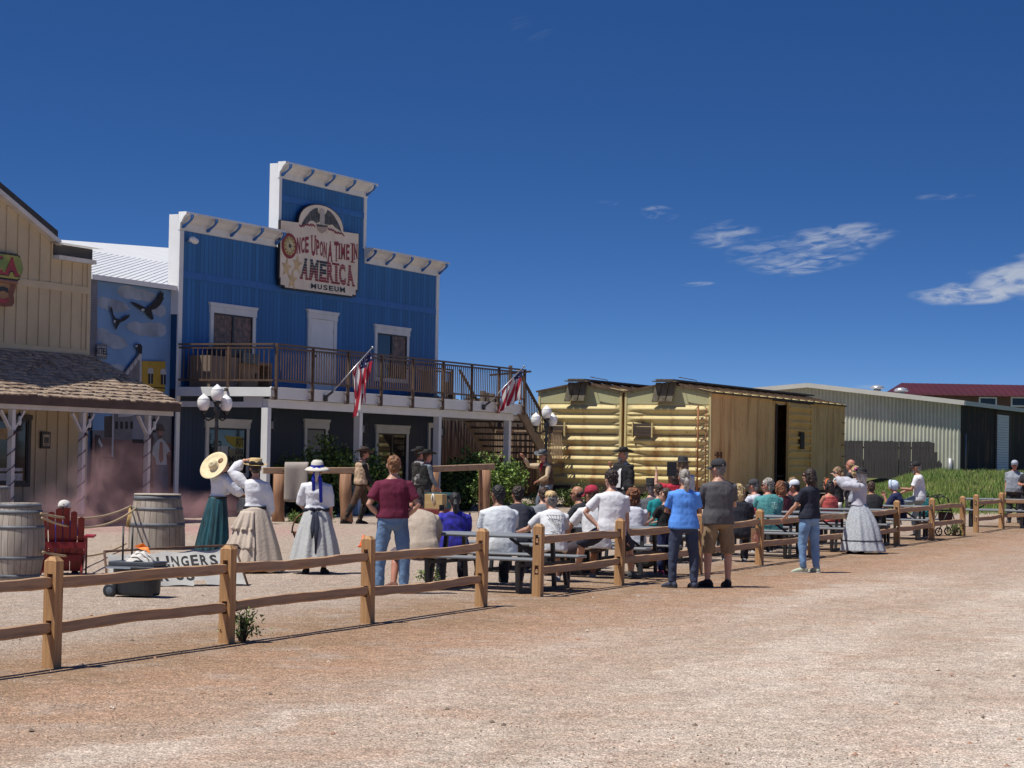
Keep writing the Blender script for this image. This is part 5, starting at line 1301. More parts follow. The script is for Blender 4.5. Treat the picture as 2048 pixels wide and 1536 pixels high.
# ------------------------------------------------------------ cooler, cloth, banner, cone
def cooler():
    p = G(270, 1196); t = thing('cooler', 'black wheeled cooler with its handle pulled up, in front of the banner', 'cooler', p+V((0, .15, 0)), -.25)
    K = mat('black_plastic', (.022, .024, .026), .45, .15, 5, .05); G_ = mat('grey_plastic', (.10, .12, .14), .5, .15, 5)
    m = MB(); m.rings([((0, 0, .03), (1, 0, 0), (0, 1, 0), .27, .18), ((0, 0, .06), (1, 0, 0), (0, 1, 0), .285, .19), ((0, 0, .35), (1, 0, 0), (0, 1, 0), .30, .20)], 24); m.s = [False]*len(m.s); m.build('box', K, t)
    m = MB(); m.bb(-.31, .31, -.215, .215, .352, .385); m.bb(-.30, .30, -.205, .205, .386, .44); m.build('lid', mat('lid_grey', (.06, .07, .085), .5, .2, 5), t, bevel=.012)
    MB().bb(-.315, .0, -.222, -.216, .352, .372).build('latch', mat('pale_blue_trim', (.35, .40, .45), .5, .1), t)
    for y in (-.19, .19):
        M_ = Matrix.Translation((-.27, y, .085)) @ Matrix.Rotation(PI/2, 4, 'X'); w_ = MB(); w_.lathe([(.0, -.03), (.06, -.03), (.085, -.025), (.085, .025), (.06, .03), (0, .03)], n=22, M=M_)
        wo = w_.build('wheel', K, t); MB().lathe([(.0, .035), (.03, .035), (.045, .031)], n=14, M=M_).build('hub', G_, wo)
    m = MB(); m.tube([(-.22, .05, .4), (-.22, .05, .86), (-.10, .05, .86), (-.10, .05, .4)], .013, 7); m.build('handle', K, t)
    c = MB(); r2 = random.Random(4)
    nn = 26; vs = []
    for j in range(nn+1):
        for i in range(nn+1):
            u, v = i/nn*2-1, j/nn*2-1; q = max(0, 1-(u*u+v*v)**.5*.93)
            vs.append((.17*u, .13*v, .0+.115*q**.6+.035*noise.noise(V((u*2.2, v*2.2, 5)))*min(1, q*4)+.02*abs(math.sin(u*7+v*4))*min(1, q*3)))
    c.add(vs, [(j*(nn+1)+i, j*(nn+1)+i+1, (j+1)*(nn+1)+i+1, (j+1)*(nn+1)+i) for j in range(nn) for i in range(nn)], 0, True)
    m_, N, L, bs = nt('striped_cloth'); tt = N.new('ShaderNodeTexCoord'); sp = N.new('ShaderNodeSeparateXYZ'); L.new(tt.outputs['Object'], sp.inputs[0])
    w_ = mth(N, L, 'FRACT', mth(N, L, 'MULTIPLY', mth(N, L, 'ADD', sp.outputs[1], mth(N, L, 'MULTIPLY', sp.outputs[0], .35)), 16)); L.new(mix(N, L, mth(N, L, 'LESS_THAN', w_, .22), (.62, .59, .54), (.07, .065, .06)), bs.inputs['Base Color']); bs.inputs['Roughness'].default_value = .9
    co = c.build('cloth', m_, at=t.location+V((.03, -.02, .437))); tag(co, 'crumpled white and black striped cloth lying on the cooler', 'cloth')
    o = MB(); o.add([(0, 0, 0), (.05, .02, .02), (.13, .0, .0), (.16, -.04, -.07), (.10, -.03, -.03), (.04, -.02, -.02), (-.05, 0, .02), (.06, .0, .055)], [(0, 1, 7), (1, 2, 7), (2, 3, 4), (1, 2, 4, 5), (0, 5, 1), (6, 0, 7), (6, 5, 0)])
    oo = o.build('ribbon', plain('orange_ribbon', (.85, .22, .02), .6), at=t.location+V((-.01, .05, .60))); oo.modifiers.new('s', 'SOLIDIFY').thickness = .006; tag(oo, 'bright orange ribbon lying behind the striped cloth', 'ribbon')
cooler()
def banner():
    D0, D1 = 31.0, 31.9
    bl, br = at(222, 1180, D0), at(494, 1174, D1); tl, tr = at(214, 1104, D0+.35), at(470, 1092, D1+.35)
    t = thing('banner', 'torn white banner with hand painted black lettering on a rusty pipe frame', 'banner', bl, 0)
    def S(u, v): return (bl.lerp(br, u)).lerp(tl.lerp(tr, u), v)-bl
    nu, nv = 44, 14; m = MB(); vs = []
    def surf(u, v):
        p = S(u, v); w = .03*math.sin(u*17)*(1-v)+.035*math.sin(u*7+v*3)+.02*noise.noise(V((u*6, v*4, 1)))
        p = p+V((0, w, .0)); p.z += -.03*abs(math.sin(u*PI*4.5))*(v**3)+.02*abs(math.sin(u*PI*5))*(1-v)**3
        return p
    m.v = [tuple(surf(i/nu, .06+.90*j/nv)) for j in range(nv+1) for i in range(nu+1)]
    for j in range(nv):
        for i in range(nu):
            if i in (27, 28, 29, 30) and j < 2-abs(i-28.5)//2: continue
            m.f.append([j*(nu+1)+i, j*(nu+1)+i+1, (j+1)*(nu+1)+i+1, (j+1)*(nu+1)+i]); m.m.append(0); m.s.append(True)
    m.build('sheet', mat('banner_white', (.52, .51, .47), .8, .08, 3, .2, 30, dirt=((.35, .32, .27), 3, .58, .5)), t)
    w = MB()
    def word(s, u0, u1, v0, v1, bold=.03):
        q = MB(); put_word(q, s, ((u0, v0), (u1, v0), (u1, v1), (u0, v1)), 0, gap=.3, bold=bold)
        # subdivide by mapping every vertex onto the cloth
        w.add([surf(x, z)+V((0, -.006, 0)) for x, y, z in q.v], q.f)
    word('S', .29, .35, .57, .85); word('LINGERS', .37, .83, .56, .84); word('R-US', .37, .63, .20, .47)
    w.build('lettering', plain('brush_black', (.025, .024, .024), .8), t)
    f = MB(); up = V((0, 0, 1))
    f.tube([S(-.02, 0), S(-.02, 1.03)], .016, 7); f.tube([S(1.01, -.02), S(1.0, 1.0)], .016, 7); f.tube([S(-.02, 1.02), S(.5, 1.03), S(1.02, 1.02), S(1.03, .93)], .016, 7); f.tube([S(-.02, -.0), S(1.02, -.02)], .016, 7)
    f.build('frame', mat('rusty_pipe', (.10, .05, .032), .8, .3, 8), t)
banner()
p = G(727, 1094); t = thing('traffic_cone', 'small orange cone standing on the gravel behind the fence post', 'cone', p)
MB().lathe([(.0, .02), (.085, .02), (.08, .03), (.02, .22), (.0, .225)], n=18).build('body', plain('cone_orange', (.75, .12, .02), .5), t); MB().box((0, 0, .01), (.2, .2, .02)).build('base', plain('cone_orange', (.75, .12, .02)), t)
# stage box, table and case in front of the tables
pt = at(868, 1010, 45.); zg = gz(pt.x, pt.y)
t = thing('stage_table', 'low red table carrying a tan box behind the seated people', 'table', (pt.x, pt.y, zg), -.3)
zt_ = at(868, 1018, 45.).z-zg
MB().bb(-.42, .32, -.3, .3, zt_-.26, zt_).build('table_top', mat('dark_red_paint', (.16, .02, .018), .6, .15, 4), t, bevel=.01)
for sx in (-.36, .26):
    for sy in (-.24, .24): MB().bb(sx-.03, sx+.03, sy-.03, sy+.03, 0, zt_-.262).build('leg', mat('dark_red_paint', (.16, .02, .018)), t)
bx_ = thing('wooden_box', 'tan plywood box with a white cord on the red table', 'box', (pt.x+.02, pt.y-.05, zg+zt_), -.3)
MB().bb(-.16, .19, -.14, .14, 0.001, .28).build('body', wood('tan_ply', (.55, .39, .17), (.45, .30, .12), 0, .6), bx_, bevel=.006)
MB().tube([(0, -.145, .29), (-.02, -.16, .2), (.02, -.15, .1)], .008, 5).tube([(.01, -.145, .29), (.04, -.16, .18), (.03, -.15, .12)], .008, 5).build('cord', WHITE2, bx_)
cs = thing('green_case', 'dark green case with a flat lid standing behind the tan box', 'case', (pt.x+.12, pt.y+.75, zg+.0), -.3)
zc_ = at(880, 985, 45.7).z-zg
MB().bb(-.22, .26, -.14, .14, .4, zc_-.055).build('body', mat('case_green', (.02, .06, .065), .5, .2, 5), cs); MB().bb(-.25, .29, -.16, .16, zc_-.053, zc_).build('lid', mat('case_green_lid', (.05, .13, .14), .5, .2, 5), cs); MB().bb(-.2, .2, -.12, .12, 0, .398).build('stand', RUSTD, cs)

# ------------------------------------------------------------ balcony grill and cabinets
def grill():
    b = thing('grill_counter', 'brown wooden counter with a doored cabinet on the balcony', 'cabinet', P0, ROTZ)
    y = -.50; X = lambda px: loc(px, 720, -y+.35)[0]
    W_ = wood('counter_wood', (.36, .22, .12), (.24, .14, .075), 2, .7)
    x0, x1, x2, x3 = X(424), X(480), X(518), X(548)
    MB().bb(x0, x1, y-.3, y+.3, 3.505, 4.32).build('side_panel', mat('counter_grey', (.22, .17, .13), .7, .12, 3), b)
    MB().bb(x1+.003, x2, y-.34, y+.3, 3.505, 4.18).build('cabinet_body', W_, b); c = MB().bb(x1+.1, x2-.1, y-.36, y-.342, 3.58, 4.08).build('cabinet_door', wood('counter_door', (.42, .28, .16), (.3, .18, .1), 2, .7), b)
    MB().bb(x2-.2, x2-.17, y-.39, y-.362, 3.75, 3.95).build('handle', IRON, c)
    m = MB(); m.bb(x2+.003, x2+.08, y-.3, y+.3, 3.505, 4.25); m.bb(x3-.12, x3, y-.3, y+.3, 3.505, 4.25); m.bb(x2+.08, x3-.12, y-.3, y+.3, 4.17, 4.25); m.bb(x2+.08, x3-.12, y+.22, y+.3, 3.505, 4.17); m.build('open_shelf', W_, b)
    g = thing('grill', 'dark barbecue grill with a domed lid on the balcony counter', 'grill', P0, ROTZ)
    xa, xb = X(455), X(506)
    m = MB(); n = 10; poly = [(xa, 4.33)]+[(xa+(xb-xa)*(.5-.5*math.cos(PI*k/n)), 4.36+.28*math.sin(PI*k/n)**.7) for k in range(n+1)]+[(xb, 4.33)]
    m.prism(poly, y-.28, y+.28); m.build('lid', mat('grill_dark', (.03, .035, .04), .35, .2, 4), g, bevel=.02)
    m = MB(); m.bb(X(482), X(514), y-.4, y-.345, 4.19, 4.45); mo = m.build('control_panel', mat('grill_steel', (.22, .22, .22), .35, .3, 8, metal=.8), g)
    for k in range(4): MB().bb(X(482)+.03, X(514)-.03, y-.412, y-.401, 4.22+k*.06, 4.245+k*.06).build('grate_bar', mat('grill_dark', (.03, .035, .04)), mo)
grill()

# ------------------------------------------------------------ shrubs and weeds
LEAF = [mat('leaf_dark', (.045, .075, .018), .55, .3, 9, 0), mat('leaf_mid', (.10, .17, .032), .5, .3, 9, 0), mat('leaf_light', (.21, .32, .06), .5, .25, 9, 0)]
STEM = mat('stem', (.10, .07, .045), .9, .2, 9)
def shrub(name, label, c, rx, ry, h, n, leaf, seed, lights=.3, group=None, spiky=0.):
    r2 = random.Random(seed); t = thing(name, label, 'shrub', c, 0, group)
    st = MB(); tips = []
    for k in range(int(12+h*10)):
        a = r2.random()*6.28; q = r2.random()**.6; hh = h*(.55+.5*r2.random())*(1-.35*q*q)
        e = V((rx*q*math.cos(a), ry*q*math.sin(a), hh)); s = V((.2*e.x, .2*e.y, 0)); mid = s.lerp(e, .55)+V((0, 0, .1*h))
        st.tube([s, mid, e], [.014, .01, .004], 5); tips.append((s, mid, e))
    st.build('stem', STEM, t)
    m = MB()
    for k in range(n):
        s, mid, e = r2.choice(tips); f = r2.random()**.6
        p = s.lerp(mid, f*2) if f < .5 else mid.lerp(e, f*2-1)
        sp_ = (.16+.12*h)*(1.15-f*.75); p = p+V((r2.gauss(0, sp_*.6), r2.gauss(0, sp_*.6), r2.gauss(0, sp_*.5)))
        if p.z < .02: continue
        d = V((r2.gauss(0, 1), r2.gauss(0, 1), r2.gauss(.4+spiky, .7))).normalized(); sd = d.cross(V((r2.gauss(0, 1), r2.gauss(0, 1), r2.gauss(0, 1)))).normalized()
        L_ = leaf*(.6+.8*r2.random()); w_ = L_*(.34-.2*spiky)
        nr = d.cross(sd)*L_*.12
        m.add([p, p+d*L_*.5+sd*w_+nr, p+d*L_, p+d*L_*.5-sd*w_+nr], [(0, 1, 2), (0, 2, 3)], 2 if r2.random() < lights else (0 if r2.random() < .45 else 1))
    m.build('foliage', LEAF, t)
    return t
def sh(name, label, px, py, D, rx, ry, h, n, leaf, seed, **k):
    p = at(px, py, D); return shrub(name, label, V((p.x, p.y, gz(p.x, p.y))), rx, ry, h, n, leaf, seed, **k)
sh('shrub', 'tall dark shrub between the hitching rail cloth and the walking cowboy', 655, 900, 64.6, 1.25, .8, 2.15, 8500, .09, 1, lights=.45)
sh('shrub', 'leafy shrub just behind the walking cowboy in the tan vest', 727, 900, 65.5, .85, .7, 1.8, 4200, .09, 2, lights=.5)
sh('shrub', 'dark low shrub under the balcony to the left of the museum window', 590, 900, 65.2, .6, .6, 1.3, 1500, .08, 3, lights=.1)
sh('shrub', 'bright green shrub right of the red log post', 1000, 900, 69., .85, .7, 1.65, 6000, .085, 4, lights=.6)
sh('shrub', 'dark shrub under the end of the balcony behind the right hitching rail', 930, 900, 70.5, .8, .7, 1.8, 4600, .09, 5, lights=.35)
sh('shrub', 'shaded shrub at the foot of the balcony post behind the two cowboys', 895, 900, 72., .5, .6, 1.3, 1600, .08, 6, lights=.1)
for k, (px, D, r_, h) in enumerate(((1075, 74, .4, .5), (1135, 75.4, .7, .55), (1175, 74.5, .5, .85), (1215, 75, .5, .5), (1285, 73.6, .5, .55), (1330, 73.5, .5, .4), (640, 56.5, .5, .2), (598, 56.4, .35, .18), (1045, 64, .4, .45))):
    wd = ['low weeds at the stair foot', 'low weeds under the left boxcar end', 'tall dry seeded weed before the boxcar ladder', 'low weeds behind the man in the long dark coat', 'weeds behind the red haired woman', 'low weeds at the near corner of the right boxcar', 'sparse grass under the hitching rail', 'tuft of grass under the hung cloth', 'weeds behind the arm raising cowboy'][k]
    sh('weed', wd, px, 950, D, r_, r_*.6, h, 700, .07, 20+k, lights=.35, group='weeds along the yard edge', spiky=.7)
p = G(478, 1283); shrub('weed', 'green weed at the foot of the second fence post', p+V((.03, .0, 0)), .10, .08, .26, 420, .045, 40, lights=.6, spiky=.7)
p = G(858, 1165); shrub('weed', 'pale weed growing by the near picnic table leg', p, .18, .12, .16, 260, .04, 41, lights=.5, spiky=.6)
p = G(1908, 1072); shrub('weed', 'dry weed by the end fence post', p, .16, .12, .3, 240, .05, 42, lights=.5, spiky=.7)
# ------------------------------------------------------------ people
CLOTHN = {}
def cloth(col, key=None, rough=.88, var=.12):
    k = 'cloth_%02x%02x%02x' % tuple(int(255*min(1, c)**.45) for c in col)
    if key: k = key
    return mat(k, col, rough, var, 5., .55, 13, stretch=(1.4, 1.4, .5), bdist=.03)
SKINS = {'fair': (.52, .29, .20), 'tan': (.40, .19, .11), 'dark': (.12, .06, .04), 'red': (.48, .21, .14), 'brown': (.22, .105, .06)}
def skin(k): return mat('skin_'+k, SKINS[k], .5, .1, 6., .08, 60)
HAIRS = {'black': (.012, .010, .010), 'brown': (.06, .03, .018), 'darkbrown': (.028, .016, .012), 'grey': (.33, .30, .265), 'white': (.55, .53, .50), 'blond': (.46, .33, .16), 'ginger': (.22, .10, .04), 'red': (.20, .07, .025), 'salt': (.22, .20, .19), 'sandy': (.30, .19, .10)}
def hairm(k): return mat('hair_'+k, HAIRS[k], .55, .55, 22., .7, 45, stretch=(1, 1, .3))
TEX = {}
def ctex(sz):
    if sz not in TEX:
        t = bpy.data.textures.new('folds', 'MARBLE'); t.noise_scale = sz*1.6; t.noise_depth = 2; t.turbulence = 9; t.marble_type = 'SOFT'; TEX[sz] = t
        if sz <= .06: t2 = bpy.data.textures.new('curls', 'CLOUDS'); t2.noise_scale = sz; t2.noise_depth = 3; TEX[sz] = t2
    return TEX[sz]
def fuse(o, vox, smooth=3, disp=0, dsz=.1, fac=.5):
    """one continuous skin over overlapping limbs: voxel remesh, smoothing, cloth folds"""
    r = o.modifiers.new('fuse', 'REMESH'); r.mode = 'VOXEL'; r.voxel_size = vox; r.use_smooth_shade = True
    if smooth:
        s = o.modifiers.new('smooth', 'SMOOTH'); s.iterations = smooth; s.factor = fac
    if disp:
        d = o.modifiers.new('folds', 'DISPLACE'); d.texture = ctex(dsz); d.strength = disp; d.mid_level = .5; d.texture_coords = 'LOCAL'
    return o

def rot(ax, a): return Matrix.Rotation(a, 3, ax)
def dirv(az, el):
    """direction from azimuth (0 ahead, + to the person's left, degrees) and elevation (0 level, -90 down)"""
    a, e = R(az), R(el); return V((-math.sin(a)*math.cos(e), math.cos(a)*math.cos(e), math.sin(e)))
STD = {  # arm presets: (upper arm az, el), (forearm az, el) for the LEFT arm; the right arm mirrors azimuth
 'down': ((60, -82), (20, -80)), 'hip': ((112, -60), (-70, -42)), 'hipback': ((150, -52), (-120, -30)), 'table': ((15, -55), (-25, -12)), 'lap': ((20, -72), (-35, -20)),
 'phone': ((10, -42), (-14, 48)), 'phonehi': ((12, 4), (-8, 42)), 'cross': ((35, -62), (-78, 2)), 'chin': ((5, -62), (-20, 68)), 'knee': ((8, -52), (-5, -38)), 'tuck': ((35, -76), (-60, 8)), 'hold': ((15, -70), (-22, 6)), 'up': ((70, 38), (-65, 62)), 'brace': ((35, -60), (10, -65)), 'out': ((80, -10), (20, 30)), 'fwd': ((5, -20), (0, 0)), 'gun': ((30, -74), (5, -60))}

PCOUNT = [0]
def person(label, x, y, yaw, h=1.74, sit=None, lean=0, side=0, twist=0, head=(0, 0), fat=1., wide=1., fem=False, sk='fair', la='down', ra='down',
           legs=None, shirt=None, sleeve='short', hem=.0, pants=None, plen='long', shoes=(.03, .03, .035), hair=('short', 'brown'), hat=None, beard=None, glasses=False, belt=None,
           vest=None, coat=None, scarf=None, skirt=None, vox=.0085, z=None, group='people watching the show', face=True, foot=None, boots=None, child=False, spread=0, tank=False):
    k = h/1.75; zg = gz(x, y) if z is None else z
    root = thing('person', label, 'person', (x, y, zg), R(yaw), group)
    hz = .93*k if sit is None else sit+.085*k
    P = V((0, 0, hz))
    # spine: leans progressively
    N_ = 14; top = .56*k; sp = []; p = P.copy(); ln = R(lean); sd = R(side)
    def frame(t):
        f = min(1, max(0, t/top)); a = ln*(.35+.95*f); tw = R(twist)*f
        M_ = rot('Z', tw) @ rot('Y', sd*f) @ rot('X', -a); return M_
    for i in range(N_+1):
        t = top*i/N_; sp.append((t, p.copy(), frame(t))); p = p+frame(t+top/N_/2) @ V((0, 0, top/N_))
    def S(t):
        t *= k
        if t <= 0: return P+frame(0) @ V((0, 0, t)), frame(0)
        i = min(N_-1, int(t/top*N_)); t0, p0, _ = sp[i]; p1 = sp[i+1][1]; f = (t-t0)/(top/N_); return p0.lerp(p1, f) if f <= 1 else p1+frame(top) @ V((0, 0, t-top)), frame(t)
    W_ = wide
    prof = [(-.13, .085, .08, .0), (-.06, .160, .115, .0), (.04, .162, .118, .0), (.13, .152, .108, .0), (.24, .158, .114, .0), (.34, .170, .118, .0), (.41, .174, .110, -.005), (.45, .162, .098, -.01), (.485, .128, .082, -.01), (.515, .084, .068, -.006), (.55, .060, .060, 0.)]
    if fem: prof = [(-.13, .09, .085, .0), (-.06, .170, .122, .0), (.04, .165, .118, .0), (.14, .127, .095, .0), (.24, .138, .105, .005), (.33, .152, .128, .012), (.41, .154, .106, .0), (.45, .144, .094, -.01), (.485, .112, .078, -.01), (.515, .072, .062, -.006), (.55, .053, .054, 0.)]
    def torso(mb, t0, t1, e, ef=1., mi=0, loose=False):
        rs = []
        pts = [q for q in prof if t0-1e-6 <= q[0] <= t1+1e-6]
        def at_(t):
            for a, b in zip(prof, prof[1:]):
                if a[0] <= t <= b[0]:
                    f = (t-a[0])/(b[0]-a[0]); return tuple(a[i]+(b[i]-a[i])*f for i in range(4))
            return prof[-1] if t > prof[-1][0] else (t,)+prof[0][1:]
        if not pts or pts[0][0] > t0+.01: pts = [at_(t0)]+pts
        if pts[-1][0] < t1-.01: pts.append(at_(t1))
        pts = [(max(t0, q[0]),)+q[1:] for q in pts]
        for t, a, b, o in pts:
            c, M_ = S(t); bf = fat if t < .38 else 1+(fat-1)*.4
            if loose and t < .36: a = max(a, .150 if fem else .163); b = max(b, .115 if fem else .117)
            bel = (fat-1)*.5*max(0, 1-abs(t-.1)/.22)
            ee = e+(.016 if loose and t < .06 else 0)
            rs.append((c+M_ @ V((0, (o+bel*.1)*k, 0)), M_ @ V((1, 0, 0)), M_ @ V((0, 1, 0)), (a*bf*W_+ee*ef)*k, (b*bf*(1+bel*.5)+ee)*k))
        mb.rings(rs, 20, mi)
    NB, NM = S(.50); HM = rot('Z', R(head[0])+R(twist)*1.0) @ rot('X', -(ln*.35)-R(head[1]))
    hs = 1.07 if not child else 1.27
    HC = NB+(NM @ V((0, 0, .052*k))).lerp(V((0, 0, .040*k)), .5)+HM @ V((0, .025*k, .122*k*hs))
    sh = {}; el = {}; wr = {}; hd = {}
    for s, spec in ((-1, la), (1, ra)):      # -1 left (x<0), +1 right
        c, M_ = S(.428); sh[s] = c+M_ @ V((s*.172*k*W_*(.90 if fem else 1), 0, 0))
        sp_ = STD[spec] if isinstance(spec, str) else spec
        (a1, e1), (a2, e2) = sp_[:2]; m = 1 if s < 0 else -1
        BM = rot('Z', R(twist))
        u = BM @ dirv(a1*m, e1); w_ = BM @ dirv(a2*m, e2)
        el[s] = sh[s]+u*.285*k; wr[s] = el[s]+w_*.25*k; hd[s] = (w_ if len(sp_) < 3 else BM @ dirv(sp_[2][0]*m, sp_[2][1])).normalized()
    hip = {}; kn = {}; an = {}; ft = {}
    for s in (-1, 1):
        hip[s] = P+frame(0) @ V((s*.088*k*W_, 0, -.03*k)); m = 1 if s < 0 else -1
        if legs: (a1, e1), (a2, e2), fa = legs[0 if s < 0 else 1]
        elif sit is not None: (a1, e1), (a2, e2), fa = (9, -8), (0, -86), 8
        else: (a1, e1), (a2, e2), fa = (75, -85-0), (180, -87), 14
        kn[s] = hip[s]+dirv(a1*m, e1)*.43*k; an[s] = kn[s]+dirv(a2*m, e2)*.41*k; ft[s] = dirv(fa*m, 0)
    if sit is None and not legs or foot == 'ground':
        for s in (-1, 1): an[s].z = .075*k
    # ---- body: one surface
    b = MB(); torso(b, -.13, .55, 0)
    b.tube([NB-V((0, 0, .03*k)), HC+HM @ V((0, -.02*k, -.06*k))], [.056*k, .052*k], 12)
    hk = k*hs
    Mh = Matrix.Translation(HC) @ HM.to_4x4()
    b.ell((0, -.012*hk, .022*hk), (.074*hk, .094*hk, .092*hk), 18, M=Mh)
    b.ell((0, .022*hk, -.040*hk), (.058*hk, .066*hk, .078*hk), 16, M=Mh)
    b.ell((0, .052*hk, -.088*hk), (.030*hk, .026*hk, .024*hk), 10, M=Mh)
    b.tube([(0, .078*hk, .022*hk), (0, .100*hk, -.022*hk), (0, .086*hk, -.030*hk)], [.009*hk, .0155*hk, .012*hk], 8, M=Mh, rn=True)
    b.tube([(-.045*hk, .074*hk, .030*hk), (.045*hk, .074*hk, .030*hk)], [.011*hk, .011*hk], 8, M=Mh, rn=True)
    b.tube([(-.022*hk, .078*hk, -.058*hk), (.022*hk, .078*hk, -.058*hk)], [.011*hk, .011*hk], 8, M=Mh, rn=True)
    for s in (-1, 1):
        b.ell((s*.076*hk, -.005*hk, -.005*hk), (.012*hk, .022*hk, .034*hk), 10, M=Mh)
        b.tube([sh[s]-(S(.43)[1] @ V((s*.05*k, 0, 0))), sh[s], sh[s].lerp(el[s], .5), el[s], el[s].lerp(wr[s], .3), wr[s]], [.055*k*fat**.5, .054*k*fat**.5, .046*k, .038*k, .040*k, .025*k], 12, rn=True)
        b.tube([hip[s]+V((0, 0, .02*k)), hip[s].lerp(kn[s], .5), kn[s], kn[s].lerp(an[s], .3), kn[s].lerp(an[s], .65), an[s]], [.085*k*fat**.5, .072*k*fat**.5, .052*k, .056*k, .046*k, .035*k], 12, rn=True)
        b.tube([an[s]+V((0, 0, -.02*k))-ft[s]*.04*k, an[s]+ft[s]*.06*k+V((0, 0, -.035*k)), an[s]+ft[s]*.17*k+V((0, 0, -.05*k))], [.034*k, .036*k, .028*k], 10, rn=True)
        # hand: palm, four curled fingers, thumb from the side of the palm
        d = hd[s]; sidev = d.cross(V((0, 0, 1)))
        if sidev.length < .2: sidev = V((0, 1, 0))*1.
        sidev.normalize(); nrm = sidev.cross(d)*(1 if s > 0 else 1)
        if abs(d.z) > .75: sidev, nrm = V((0, 1, 0)), V((-s, 0, 0))
        b.tube([wr[s], wr[s]+d*.04*k, wr[s]+d*.085*k], [.024*k, .038*k, .036*k], 10, flat=.5, rn=True, up=nrm)
        for i in range(4):
            q0 = wr[s]+d*.082*k+sidev*(i-1.5)*.0195*k; L_ = (.062, .072, .068, .052)[i]*k
            q1 = q0+(d*.9+nrm*-.25).normalized()*L_*.5+sidev*(i-1.5)*.003*k; q2 = q1+(d*.65+nrm*-.75).normalized()*L_*.5
            b.tube([q0, q1, q2], [.0095*k, .009*k, .0075*k], 7, rn=True)
        q0 = wr[s]+d*.025*k+sidev*.028*k; q1 = q0+(d*.55+sidev*.75-nrm*.2).normalized()*.045*k; b.tube([q0, q1, q1+(d*.9+sidev*.15-nrm*.3).normalized()*.032*k], [.013*k, .011*k, .009*k], 7, rn=True)
    bo = fuse(b.build('body', skin(sk), root), vox, 2)
    if face:
        e = MB()
        for s in (-1, 1): e.ell((s*.030*hk, .079*hk, .012*hk), (.013*hk, .007*hk, .0065*hk), 8, M=Mh)
        e.build('eyes', mat('eye', (.05, .035, .03), .3, .3, 9), root)
        MB().ell((0, .089*hk, -.058*hk), (.023*hk, .006*hk, .006*hk), 8, M=Mh).build('mouth', mat('lips', (.30, .10, .08), .5, .1), root)
    if glasses:
        g = MB()
        for s in (-1, 1): g.ell((s*.034*hk, .090*hk, .014*hk), (.028*hk, .006*hk, .019*hk), 12, M=Mh); g.tube([(s*.066*hk, .084*hk, .02*hk), (s*.084*hk, .0, .012*hk)], .004*hk, 5, M=Mh)
        g.tube([(-.02*hk, .094*hk, .016*hk), (.02*hk, .094*hk, .016*hk)], .004*hk, 5, M=Mh); g.build('sunglasses', plain('dark_lens', (.012, .01, .01), .15), root)
    # ---- hair
    if hair:
        st, hc = hair; m = MB()
        if st in ('short', 'crop'):
            m.ell((0, -.022*hk, .034*hk), (.080*hk, .094*hk, .092*hk), 18, M=Mh); m.ell((0, -.055*hk, -.02*hk), (.068*hk, .055*hk, .07*hk), 14, M=Mh)
            o = fuse(m.build('hair', hairm(hc), root), .007, 1, .028, .03)
        elif st == 'top':      # long on top, short sides
            m.ell((0, -.02*hk, .066*hk), (.078*hk, .095*hk, .068*hk), 18, M=Mh); m.ell((0, .02*hk, .09*hk), (.06*hk, .07*hk, .05*hk), 18, M=Mh); fuse(m.build('hair', hairm(hc), root), .007, 1, .035, .03)
            m = MB(); m.ell((0, -.03*hk, .01*hk), (.077*hk, .083*hk, .085*hk), 16, M=Mh); m.ell((0, -.055*hk, -.03*hk), (.062*hk, .045*hk, .06*hk), 14, M=Mh); fuse(m.build('hair_sides', hairm('salt'), root), .008, 1, .01, .03)
        elif st == 'curly':
            m.ell((0, -.025*hk, .035*hk), (.105*hk, .108*hk, .105*hk), 18, M=Mh); m.ell((0, -.05*hk, -.05*hk), (.11*hk, .075*hk, .10*hk), 16, M=Mh); fuse(m.build('hair', hairm(hc), root), .008, 0, .06, .032)
        elif st == 'curls':
            m.ell((0, -.02*hk, .045*hk), (.085*hk, .098*hk, .088*hk), 18, M=Mh); m.ell((0, -.055*hk, -.015*hk), (.072*hk, .052*hk, .07*hk), 14, M=Mh); fuse(m.build('hair', hairm(hc), root), .007, 0, .045, .025)
        elif st in ('long', 'bob'):
            L_ = .24 if st == 'long' else .15
            m.ell((0, -.018*hk, .03*hk), (.086*hk, .098*hk, .098*hk), 18, M=Mh)
            m.tube([HC+HM @ V((0, -.05*hk, .02*hk)), HC+HM @ V((0, -.075*hk, -.08*hk)), HC+HM @ V((0, -.078*hk, 0))+V((0, 0, -L_*hk))], [.085*hk, .088*hk, .06*hk], 14, rn=True, flat=.75, up=HM @ V((0, 1, 0)))
            for s in (-1, 1): m.tube([HC+HM @ V((s*.07*hk, -.02*hk, .04*hk)), HC+HM @ V((s*.082*hk, -.01*hk, -.06*hk)), HC+HM @ V((s*.075*hk, -.02*hk, 0))+V((0, 0, -L_*.8*hk))], [.03*hk, .034*hk, .02*hk], 9, rn=True)
            fuse(m.build('hair', hairm(hc), root), .008, 1, .025, .03)
        elif st in ('tail', 'bun'):
            m.ell((0, -.02*hk, .03*hk), (.082*hk, .096*hk, .094*hk), 18, M=Mh); m.ell((0, -.055*hk, -.02*hk), (.066*hk, .05*hk, .06*hk), 12, M=Mh)
            if st == 'tail': m.tube([HC+HM @ V((0, -.095*hk, .0)), HC+HM @ V((0, -.125*hk, -.05*hk)), HC+HM @ V((0, -.105*hk, -.16*hk)), HC+HM @ V((0, -.09*hk, -.27*hk))], [.028*hk, .042*hk, .036*hk, .012*hk], 10, rn=True)
            else: m.ell((0, -.115*hk, -.015*hk), (.042*hk, .036*hk, .05*hk), 12, M=Mh)
